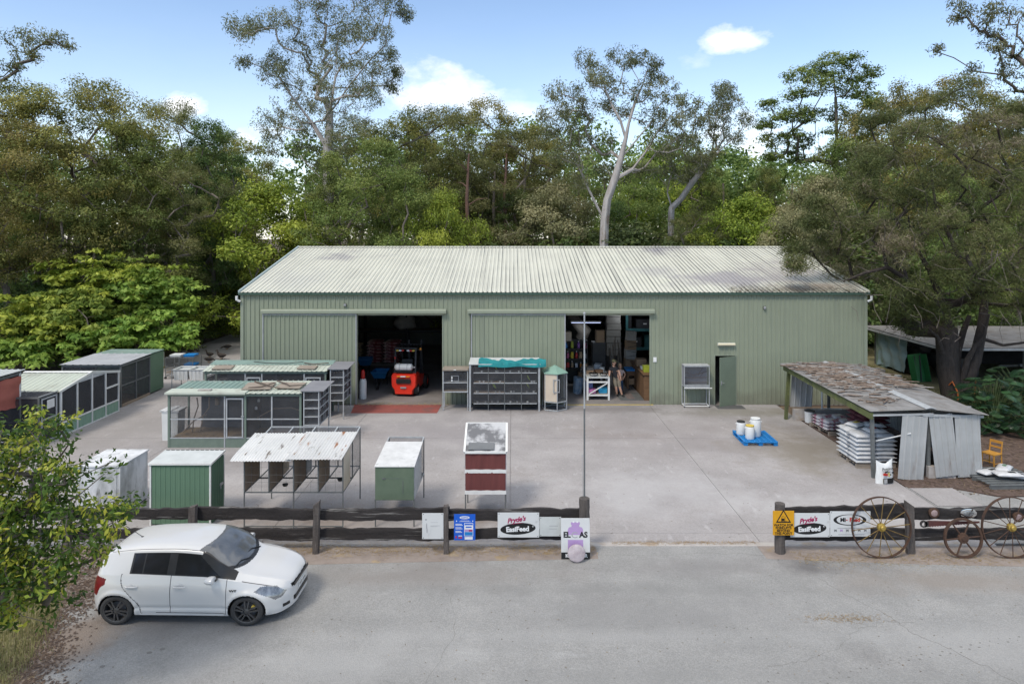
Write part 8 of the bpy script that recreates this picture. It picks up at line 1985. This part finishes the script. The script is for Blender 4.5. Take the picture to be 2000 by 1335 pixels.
# --- hero trees built to their own outline: lobes given as (u, v, radius px, depth offset)
def loose_clumps(rng, lobes, per, zs=.8, spread=.62):
    C = []; T = []
    for (x, y, z, r) in lobes:
        tint = rng.random(); n = max(4, int(per*(.45+r*.75)))
        for k in range(n):
            g = rng.normal(0, 1, 3); g *= min(1.5, np.linalg.norm(g))/np.linalg.norm(g)
            C.append((x+g[0]*r*spread, y+g[1]*r*spread, z+g[2]*r*spread*zs)); T.append(.5*tint+.5*rng.random())
    return np.array(C), np.array(T)
def hero(name, label, u0, d, trunk_uv, lobes_px, lm, bark, seed, r0, per=9, loose=True, zs=.85, ex=.62, lpc=80, lsize=.24, crad=.7, aspect=.28, droop=.5, up=.15, flat=.62, jit=.85, tw=.014, shell=.45, seg=1.1, minz=None, tspread=.16, extra=(), tintf=None, wig=.16, dy=1.0):
    rng = np.random.default_rng(seed); k = d/1333.3; X0 = (u0-1000)*k
    W = lambda u, v, dd=0: ((u-1000)*k-X0, dd, CAM_H-(v-461)*k)
    tr = [W(*q) for q in trunk_uv]; tr[0] = (tr[0][0], tr[0][1], 0)
    lob = []
    for L in lobes_px:
        u, v, r = L[:3]; dd = L[3] if len(L) > 3 else rng.normal(0, 1.0)*dy*min(2.5, r*k)
        lob.append((*W(u, v, dd), r*k))
    C, T = loose_clumps(rng, lob, per, zs) if loose else clumps_from(rng, lob, per, flat, shell)
    if tintf is not None: T = tintf(rng, C, T)
    s = Skel(tr)
    for pl in extra:
        pl = [W(*q) for q in pl]; k0 = int(np.argmin([np.linalg.norm(np.array(pl[0])-q) for q in s.p]))
        for q in pl[1:]: s.p.append(np.array(q, float)); s.par.append(k0); k0 = len(s.p)-1
    s.grow(C, rng, seglen=seg, minz=minz if minz is not None else tr[-1][2]*.45, wig=wig)
    t = thing(name, label, 'tree', (X0, d, -.03))
    s.tubes(r0, tw, ex).build('trunk', bark, t, smooth=60)
    V = leaves(rng, C, lpc, crad*(.6+.7*rng.random(len(C))), lsize, aspect, flat, up, droop, T, jit=jit, tspread=tspread)
    link('crown', leaf_obj('crown', [V], lm), t)
    return t
# tall gum at the left, its top out of the picture
hero('gum_tree', 'tallest gum with airy dark crown rising out of the picture', 648, 52,
     [(650,480),(645,420),(640,360),(640,290),(645,220),(655,150),(660,80),(650,10)],
     [(520,55,30),(490,75,26),(560,90,40),(520,120,28),(545,150,34),(600,60,38),(610,110,48),(590,170,50),(640,30,40),(660,90,48),(650,160,60),(700,30,36),(735,20,30),(770,15,22),(790,30,14),(700,80,40),(740,70,30),(690,140,44),(735,130,34),(760,110,20),(775,140,14),(560,210,46),(620,230,60),(680,215,56),(730,190,30),(760,170,14),(530,240,40),(510,280,36),(575,280,50),(640,290,56),(690,280,44),(560,-30,34),(630,-40,50),(700,-40,46),(760,-20,28),(470,115,12),(480,60,14),(600,-10,40),(540,30,22)],
     LM['gum'], m_gumb, 101, .36, ex=.62, wig=.10, extra=([(640,290),(610,240),(575,195),(545,150),(520,110)],[(645,220),(680,170),(720,120),(750,90)],[(640,360),(590,310),(540,285)],[(660,80),(690,40),(730,10)]), per=14, lpc=56, lsize=.20, crad=.60, flat=.9)
# the white trunked gum in the middle
hero('gum_tree', 'white trunked gum in the middle with spreading open crown', 1178, 46.5,
     [(1178,600),(1179,480),(1181,430),(1186,390),(1200,350),(1212,310),(1222,270),(1228,240)],
     [(1148,110,22),(1180,130,28),(1215,105,26),(1240,125,24),(1165,155,20),(1200,165,26),(1270,130,22),(1285,150,18),(1085,185,22),(1075,215,22),(1110,200,24),(1130,190,20),(1150,220,28),(1110,240,30),(1075,260,24),(1140,270,30),(1250,180,26),(1290,190,36),(1320,210,38),(1350,200,28),(1330,245,36),(1280,230,28),(1365,235,22),(1190,200,18),(1225,210,18),(1180,280,26),(1130,310,30),(1090,300,26),(1290,280,30),(1330,290,28),(1180,340,26),(1225,330,28),(1270,330,24),(1130,350,24),(1350,270,20)],
     LM['gum'], m_gumb, 102, .32, ex=.66, wig=.09, extra=([(1181,430),(1165,400),(1150,370),(1135,335),(1115,300),(1095,272),(1080,255)],[(1200,350),(1235,330),(1262,295),(1285,255),(1310,225),(1335,205)],[(1222,270),(1212,235),(1195,205),(1180,170),(1172,140)],[(1228,240),(1240,200),(1255,165),(1265,135)],[(1212,310),(1245,270),(1275,235)]), per=15, lpc=54, lsize=.185, crad=.50, tw=.014, flat=.9)
# second gum with two white stems
hero('gum_tree', 'white gum whose two pale stems fork low right of centre', 1312, 50,
     [(1312,600),(1310,470),(1311,415),(1312,405)],
     [(1420,170,20),(1400,190,24),(1435,195,24),(1390,225,22),(1425,225,30),(1450,235,16),(1395,260,20),(1430,270,18),(1300,290,22),(1320,310,30),(1345,320,28),(1370,310,24),(1310,345,28),(1350,345,20),(1390,300,14)],
     LM['gum'], m_gumb, 103, .24, ex=.62, wig=.08, extra=([(1312,405),(1303,375),(1308,350),(1318,325)],[(1312,405),(1330,388),(1350,358),(1365,340),(1390,305),(1415,270),(1430,240)],[(1390,305),(1395,260),(1400,215),(1408,190)]), per=15, lpc=54, lsize=.185, crad=.50, tw=.016, minz=0, flat=.9)
# tall spreading tree at the right of the roof
hero('spreading_tree', 'tall tree with flat green tiers of leaves right of the cloud', 1632, 50,
     [(1632,600),(1633,480),(1634,380),(1634,320),(1634,250),(1632,190),(1628,150)],
     [(1630,115,24),(1600,130,28),(1660,125,28),(1560,145,30),(1690,145,30),(1625,150,36),(1715,175,22),(1660,170,34),(1590,170,32),(1545,185,22),(1510,200,18),(1525,225,24),(1560,225,30),(1600,215,30),(1650,215,32),(1690,205,26),(1720,200,16),(1500,240,20),(1515,270,24),(1550,265,26),(1590,265,32),(1640,262,36),(1680,240,26),(1700,260,22),(1570,300,28),(1620,300,30),(1670,290,26),(1520,300,16)],
     LM['mid'], m_brk, 104, .28, ex=.62, wig=.08, per=14, lpc=60, lsize=.17, crad=.58, aspect=.5, droop=0, up=.8, flat=.5, jit=.5, zs=.55)
# sparse gum hanging in from the top right, trunk out of frame
hero('gum_tree', 'sparse gum branch hanging into the top right of the sky', 2120, 40,
     [(2120,700),(2110,500),(2090,300),(2070,180),(2050,110)],
     [(1870,10,12),(1895,18,14),(1880,30,10),(1915,40,16),(1935,20,16),(1960,10,20),(1985,30,24),(1940,60,18),(1965,75,24),(1990,85,26),(1835,92,8),(1930,100,12),(1905,130,8),(1960,125,14),(1985,140,20),(2000,170,20),(2030,60,40),(2060,120,46),(2010,10,30),(2090,200,40),(1950,150,9)],
     LM['gum'], m_brk, 105, .24, ex=.62, wig=.09, per=14, lpc=20, lsize=.22, crad=.45, minz=0, flat=.9)
# thin gum over the left edge
hero('gum_tree', 'thin brown leaved gum leaning in at the top left edge', -60, 42,
     [(-60,700),(-50,500),(-40,330),(-20,250),(-5,190)],
     [(20,70,26),(55,70,24),(85,72,18),(115,75,13),(30,105,24),(0,90,28),(60,100,16),(135,90,6),(0,130,22),(40,130,12),(-40,90,40),(-60,150,44),(-20,170,30),(10,160,28),(35,175,22),(-10,215,34),(20,215,26),(10,255,26)],
     LM['brown'], m_brk, 106, .2, ex=.62, wig=.09, per=14, lpc=24, lsize=.2, crad=.45, minz=0, flat=.9)
# big fine leaved tree at the right over the lean-to
def fine_tint(rng, C, T):
    n = np.sin(C[:,0]*.9+1.3*np.sin(C[:,2]*.7))+np.sin(C[:,2]*1.3+C[:,1]*.5)
    return np.clip(.34+.22*n+.16*rng.normal(0, 1, len(C)), 0, 1)
hero('paperbark_tree', 'big dark trunked fine leaved tree overhanging the right of the shed', 1862, 29.0,
     [(1862,790),(1858,760),(1852,720),(1850,680),(1848,640),(1850,600)],
     [(1600,400,34),(1640,370,40),(1590,440,32),(1565,490,26),(1545,515,16),(1620,470,40),(1660,430,50),(1650,500,44),(1700,380,56),(1690,460,54),(1700,540,50),(1725,330,50),(1690,300,44),(1660,330,40),(1740,270,50),(1720,230,40),(1780,220,56),(1830,200,56),(1790,300,66),(1860,270,70),(1920,240,60),(1960,220,56),(1990,280,60),(1930,330,70),(1850,360,70),(1770,390,64),(1760,470,60),(1830,440,66),(1900,420,70),(1970,400,66),(1770,560,54),(1730,600,40),(1830,530,56),(1900,520,60),(1970,500,60),(1800,610,44),(1860,590,44),(1920,590,40),(1985,590,50),(1770,635,26),(1750,540,46),(1990,350,60),(2030,250,60),(2040,400,70),(2050,520,70),(1850,640,24),(1700,480,50,-2.2),(1760,440,56,-2.6),(1830,480,60,-2.6),(1890,450,60,-2.4),(1800,540,52,-2.4),(1870,560,54,-2.2),(1940,540,60,-2.2),(1720,560,46,-2.0),(1970,460,60,-2.2),(1780,350,56,-2.2),(1860,300,56,-2.0),(1920,370,60,-2.4),(1990,590,46,-1.8),(1780,600,36,-1.6)],
     LM['fine'], m_bark, 107, .42, per=13, loose=False, ex=.72, lpc=150, lsize=.20, crad=.50, aspect=.11, droop=0, up=.25, flat=.75, jit=1.0, tw=.010, shell=.30, seg=.7, minz=2.2, tintf=fine_tint, tspread=.2, wig=.26, dy=.9)
big = [o for o in bpy.data.objects if o.name.startswith('paperbark_tree')][0]
b = MB(); k = 29/1333.3
U = lambda u, v, dd=0: ((u-1862)*k, dd, CAM_H-(v-461)*k+.03)
b.path([U(1868,789), U(1885,745,-.1), U(1902,700,-.1), U(1918,640,0), U(1926,590,.1), U(1940,520,.6), U(1950,430,.9)], [.34,.27,.24,.20,.16,.10,.04], 10)
b.path([U(1858,722), U(1838,690,-.15), U(1822,655,-.3), U(1800,640,-.5)], [.13,.11,.08,.03], 8)
b.path([U(1872,760,-.1), U(1880,700,-.3), U(1893,672,-.4), U(1905,655,-.5), U(1913,610,-.6)], [.14,.12,.09,.07,.04], 8)
b.path([U(1868,745), U(1882,690,.4), U(1900,650,.6), U(1915,620,.7)], [.16,.15,.13,.09], 8)
b.path([U(1915,660), U(1950,672,-.3), U(1985,665,-.5), U(2010,668,-.6)], [.08,.06,.05,.02], 7)
b.path([U(1855,640), U(1845,590,.2), U(1830,530,.5), U(1800,470,.7), U(1790,420,.6)], [.18,.15,.11,.07,.03], 8)
b.path([U(1850,600), U(1780,560,-.6), U(1710,520,-.9), U(1660,530,-1.2), U(1615,545,-1.4)], [.12,.10,.085,.06,.02], 7)
b.path([U(1710,520,-.9), U(1700,470,-.8), U(1712,430,-.7)], [.07,.05,.02], 6)
b.path([U(1926,590,.1), U(1890,500,.6), U(1850,400,.8), U(1835,330,.6)], [.13,.10,.07,.03], 8)
b.path([U(1940,520,.2), U(1880,580,-.4), U(1820,590,-.8)], [.08,.06,.02], 6)
b.build('limb', m_bark, big, smooth=60)
# bare twigs in its crown
rng = np.random.default_rng(5); b = MB()
for i in range(300):
    u, v = rng.uniform(1600, 2010), rng.uniform(240, 640); p = np.array(U(u, v, rng.normal(0, 2.2)-1.0)); d1 = rng.normal(0, 1, 3); d1 /= np.linalg.norm(d1); L = rng.uniform(.5, 1.3)
    b.path([p, p+d1*L*.5+rng.normal(0,.08,3), p+d1*L+rng.normal(0,.16,3)], [.012,.009,.004], 4, cap=False)
o = b.build('twigs', m_brk, big, smooth=0); o['kind'] = 'stuff'

# --- layered lime shrubs at the left, large leaves in flat sprays
def spray_shrub(name, label, X, Y, sprays, lm, seed, per=70, lsize=.30, spread=.75):
    rng = np.random.default_rng(seed); t = thing(name, label, 'shrub', (X, Y, 0)); C = np.array(sprays, float)
    s = Skel([(0,0,0),(.05,.05,.5),(0,.1,1.1)]); s.grow(C, rng, seglen=.6); s.tubes(.10, .012).build('trunk', m_brk, t, smooth=60)
    sub = C[rng.integers(0, len(C), len(C)*5)]+rng.normal(0, 1, (len(C)*5, 3))*[spread, spread, .16]; sub[:,2] -= .12*np.hypot(*(sub-C[rng.integers(0,len(C),len(sub))])[:, :2].T)*.3
    V = leaves(rng, sub, per//5*2, .5, lsize, .52, .28, .95, .25, .25+.75*rng.random(len(sub)), jit=.4)
    link('crown', leaf_obj('crown', [V], lm), t); return t
def sprays(rng, n, w, h, z0, dfront):
    out = []
    for i in range(n):
        a = rng.uniform(0, 2*math.pi); r = w*rng.random()**.5; out.append((r*math.cos(a), r*math.sin(a)*.6-dfront*0, z0+(h-z0)*rng.random()*(1-.45*(r/w)**2)))
    return out
rng = np.random.default_rng(31)
for i, (u, d, w, h, z0, n, lm, l) in enumerate(((265,37.2,2.6,3.0,1.2,44,'lime','bright lime shrub with drooping leaf sprays above the black aviary'),(150,37.5,3.0,4.3,1.6,46,'lime','lime shrub in the middle of the lower forest edge'),(285,39.5,2.3,5.6,2.6,44,'lime','taller lime green shrub behind the drooping one'),(60,36.5,2.4,4.2,1.4,34,'bright','yellow green shrub at the far left of the forest edge'),(30,34.5,1.8,2.0,.6,22,'lime','low green shrub behind the gabled aviary'),(205,39.5,2.6,6.6,3.4,38,'bright','tall leafy shrub under the big olive tree'),(385,51,2.6,5.0,1.6,30,'mid','green shrub in the shade near the left end of the shed'))):
    spray_shrub('lime_shrub' if lm == 'lime' else 'leafy_shrub', l, (u-1000)*d/1333.3, d, sprays(rng, n, w, h, z0, 0), LM[lm], 300+i)

# --- the near tree reaching in at the lower left
def near_tree():
    rng = np.random.default_rng(55); X0, Y0 = -10.6, 10.3; t = thing('leafy_tree', 'glossy leaved tree reaching in front of the car tail at the left', 'tree', (X0, Y0, 0))
    k = 10/1333.3; C = []
    def add(u, v, n, s, d=10.0):
        kk = d/1333.3
        for q in range(n): C.append(((u-1018+rng.normal(0, s*.95))*kk-X0, d-Y0+rng.normal(0, .35), CAM_H-(v+rng.normal(0, s*.75)-461)*kk))
    for u, v, n, s in ((20,870,16,26),(70,850,8,22),(45,820,6,18),(110,830,5,14),(145,875,5,14),(60,905,12,24),(120,920,8,20),(165,915,5,14),(190,930,4,12),(20,960,20,28),(80,965,16,26),(135,975,8,18),(175,975,4,12),(205,1000,5,12),(40,1020,24,30),(100,1020,16,26),(160,1030,9,18),(215,1040,6,12),(190,1060,5,12),(30,1080,22,30),(90,1080,16,26),(150,1085,9,18),(185,1095,5,12),(20,1135,18,26),(70,1135,12,22),(120,1135,7,16),(60,1175,8,16),(15,1185,8,16),(90,1200,4,10),(150,1120,4,12),(235,985,3,9),(250,1000,2,6),(225,1025,4,10),(130,1205,2,8),(25,1215,3,10),(-40,1000,40,60),(-60,900,26,50),(-40,1120,24,40)): add(u, v, n, s)
    C = np.array(C); s = Skel([(0,0,0),(.1,0,.8),(.25,.02,1.5),(.45,0,2.1),(.8,0,2.6)]); s.grow(C, rng, seglen=.35, wig=.2, minz=1.2); s.tubes(.16, .007, b=None).build('trunk', m_brk, t, smooth=60)
    pre = rng.random(len(C)); T = np.where(pre < .30, .80+.2*rng.random(len(C)), .12+.55*rng.random(len(C)))
    V1 = leaves(rng, C, 27, .15+.10*rng.random(len(C)), .098, .40, .8, .6, .1, T, jit=.7, tspread=.10)
    link('crown', leaf_obj('crown', [V1], LM['near']), t)
near_tree()

# --- big split leaves at the right
def monstera_leaf(seed, L):
    rg = random.Random(seed); pts = []; n = 9
    out = []
    for i in range(n+1):
        f = i/n; wv = L*.46*math.sin(math.pi*min(1, f*.92+.08))**.8; out.append((f, wv))
    vs = [(0,0,0)]; fs = []; mid = [(0, L*f, .10*L*math.sin(f*2.6)) for f, _ in out]; vs = mid[:]
    for sg in (-1, 1):
        for i in range(n):
            a, c = len(vs), None; f, w_ = out[i]; f2, w2 = out[i+1]
            y0, y1 = L*f, L*f2; tipy = (y0+y1)/2+L*.10
            vs += [(sg*w_*.92, tipy-L*.045, mid[i][2]-.12*w_), (sg*w2*.98, tipy+L*.005, mid[i][2]-.18*w2)]
            q = (i, i+1, a+1, a); fs.append(q if sg > 0 else q[::-1])
    return vs, fs
def big_leaf_clump(label, X, Y, n, w, h, seed, L0=.62):
    rg = random.Random(seed); t = thing('split_leaf_plant', label, 'plant', (X, Y, 0)); st = MB()
    mesh_ = []
    for q in range(3):
        vs, fs = monstera_leaf(seed+q, 1.0); me = bpy.data.meshes.new('leaf'); me.from_pydata(vs, [], fs); me.materials.append(LM['monstera'])
        a = me.attributes.new('tint', 'FLOAT', 'POINT'); a.data.foreach_set('value', [rg.random()*.3+.3*q]*len(vs)); me.update(); mesh_.append(me)
    for i in range(n):
        a = rg.uniform(0, 6.28); r = w*rg.random()**.6; z = h*(.25+.75*rg.random())*(1-.45*(r/w)**2); s = L0*rg.uniform(.7,1.25)
        p = (r*math.cos(a), r*math.sin(a)*.8, z); o = link('leaf', mesh_[i % 3], t, p); yaw = math.atan2(p[1], p[0])-math.pi/2+rg.gauss(0,.5)-.2
        o.rotation_euler = (rg.uniform(-.75,.05), rg.gauss(0,.3), yaw); o.scale = (s, s, s)
        st.path([(p[0]*.25,p[1]*.25,0),(p[0]*.7,p[1]*.7,z*.75),p], [.02,.016,.01], 4, cap=False)
    st.build('stems', mat('stem_%d' % seed, (.06,.09,.03)), t, smooth=0)
big_leaf_clump('split leaf plant with big dark glossy leaves right of the big trunk', 18.7, 26.6, 120, 1.4, 1.75, 1, .42)
big_leaf_clump('split leaf plant at the right edge by the leaning pale sheet', 20.8, 27.4, 110, 1.7, 2.1, 2, .45)
big_leaf_clump('lower split leaf plant behind the yellow chair', 17.6, 24.8, 80, 1.1, 1.1, 3, .38)
big_leaf_clump('split leaf plant at the right edge above the dark pallet', 18.9, 24.0, 90, 1.3, 1.25, 4, .40)

# --- grass, straw, leaf litter: countless
def blades(name, label, pts, hgt, wid, lm, seed, lay=0.0):
    rng = np.random.default_rng(seed); n = len(pts); pts = np.asarray(pts); a = rng.uniform(0, 6.283, n); L = hgt*(.5+rng.random(n)); tilt = lay+(1-lay)*np.abs(rng.normal(0, .35, n))
    dx, dy = np.cos(a), np.sin(a); up_ = np.stack([dx*np.sin(tilt), dy*np.sin(tilt), np.cos(tilt)*np.where(lay > .9, .06, 1)], 1); sd = np.stack([-dy, dx, 0*dx], 1)*wid/2
    V = np.empty((n, 4, 3)); V[:,0] = pts-sd; V[:,1] = pts+sd; V[:,2] = pts+up_*L[:,None]+sd*.3; V[:,3] = pts+up_*L[:,None]-sd*.3
    o = link(name, np_mesh(name, V.reshape(-1,3), np.arange(4*n).reshape(-1,4), lm, np.repeat(np.clip(rng.normal(.5,.25,n),0,1), 4))); tag(o, label, kind='stuff'); return o
LM['dry'] = leaf_mat('grass_dry', [(0,(.13,.14,.05)),(.5,(.25,.235,.10)),(1,(.42,.36,.18))]); LM['straw'] = leaf_mat('straw', [(0,(.24,.16,.075)),(.5,(.40,.29,.14)),(1,(.55,.43,.23))]); LM['deadleaf'] = leaf_mat('dead_leaf', [(0,(.075,.052,.04)),(.5,(.16,.115,.08)),(1,(.33,.25,.165))])
rng = np.random.default_rng(9)
p = np.stack([rng.uniform(-12, -7.6, 30000), rng.uniform(9.6, 14.4, 30000), np.full(30000, .005)], 1); p = p[p[:,0] < np.interp(p[:,1], [9.6,10.8,11.6,12.5,13.4,14.5], [-7.7,-7.98,-8.12,-8.45,-8.85,-9.7])+rng.normal(0,.13,len(p))]
blades('grass', 'dry patchy grass at the lower left corner', p, .09, .011, LM['dry'], 1)
p = np.stack([rng.uniform(15.5, 30, 30000), rng.uniform(26.3, 40, 30000), np.zeros(30000)], 1); p = p[~((p[:,0] > 19.6) & (p[:,1] > 31.5))]
blades('grass', 'mown grass between the green shed and the open shed', p, .10, .03, LM['dry'], 2)
def scatter(n, f): return np.array([q for q in (f() for _ in range(n)) if q is not None])
r_ = random.Random(2)
p = scatter(3600, lambda: (r_.uniform(-10.3, 1.9), 15.45+r_.gauss(0,.16), .006)); blades('straw', 'loose straw along the foot of the left rail fence', p, .09, .009, LM['straw'], 3, .97)
p = scatter(1500, lambda: (r_.uniform(6.2, 13), 15.0+r_.gauss(0,.22), .008)); blades('straw', 'loose straw along the foot of the right rail fence', p, .08, .008, LM['straw'], 4, .97)
p = scatter(700, lambda: (r_.uniform(2.3, 5.7), 15.76+r_.gauss(0,.05), .012)); blades('straw', 'loose straw caught on the kerb across the yard entrance', p, .07, .008, LM['straw'], 5, .97)
p = scatter(500, lambda: (r_.uniform(-7.0, -2.6), 28.75+r_.gauss(0,.15), .02)); blades('straw', 'loose straw on the sill of the left doorway', p, .10, .015, LM['straw'], 6, .97)
p = scatter(260, lambda: (6.15+r_.gauss(0,.35), 12.65+r_.gauss(0,.08), .004)); blades('straw', 'spilled straw on the asphalt right of the entrance', p, .06, .008, LM['straw'], 7, .97)
p = scatter(5200, lambda: (lambda y: (np.interp(y, [9.9,10.8,11.7,12.3,13,14.1,15.6], [-7.2,-7.6,-7.95,-8.2,-8.45,-8.8,-9.3])+r_.gauss(-.12,.28)+(.25*abs(r_.gauss(0,1)) if y > 12.8 else 0), y, .008))(r_.uniform(9.8, 15.5))); blades('leaf_scatter', 'fallen brown leaves along the left edge of the asphalt', p, .05, .028, LM['deadleaf'], 8, .97)
p = scatter(5200, lambda: (r_.uniform(11.3, 22), r_.uniform(18.7, 26), .01)); blades('leaf_scatter', 'bark chips and fallen leaves on the mulch bed', p, .10, .035, LM['deadleaf'], 9, .97)
p = scatter(520, lambda: (r_.uniform(-9, 12), r_.uniform(8, 15), .003)); blades('leaf_scatter', 'scattered leaf fragments on the asphalt', p, .035, .016, LM['deadleaf'], 10, .97)
p = scatter(700, lambda: (r_.uniform(-17, 11), r_.uniform(16, 28), .005)); blades('leaf_scatter', 'scattered leaf fragments on the concrete yard', p, .05, .02, LM['deadleaf'], 11, .97)
p = scatter(2600, lambda: (r_.uniform(9.2, 14.6), 28.55+abs(r_.gauss(0,.5)), 4.78)); p[:,2] = EAVE+.10+(p[:,1]-28.7)*math.tan(sl); blades('leaf_scatter', 'fallen leaves lying along the eave at the right end of the shed roof', p, .07, .03, LM['deadleaf'], 12, .97)
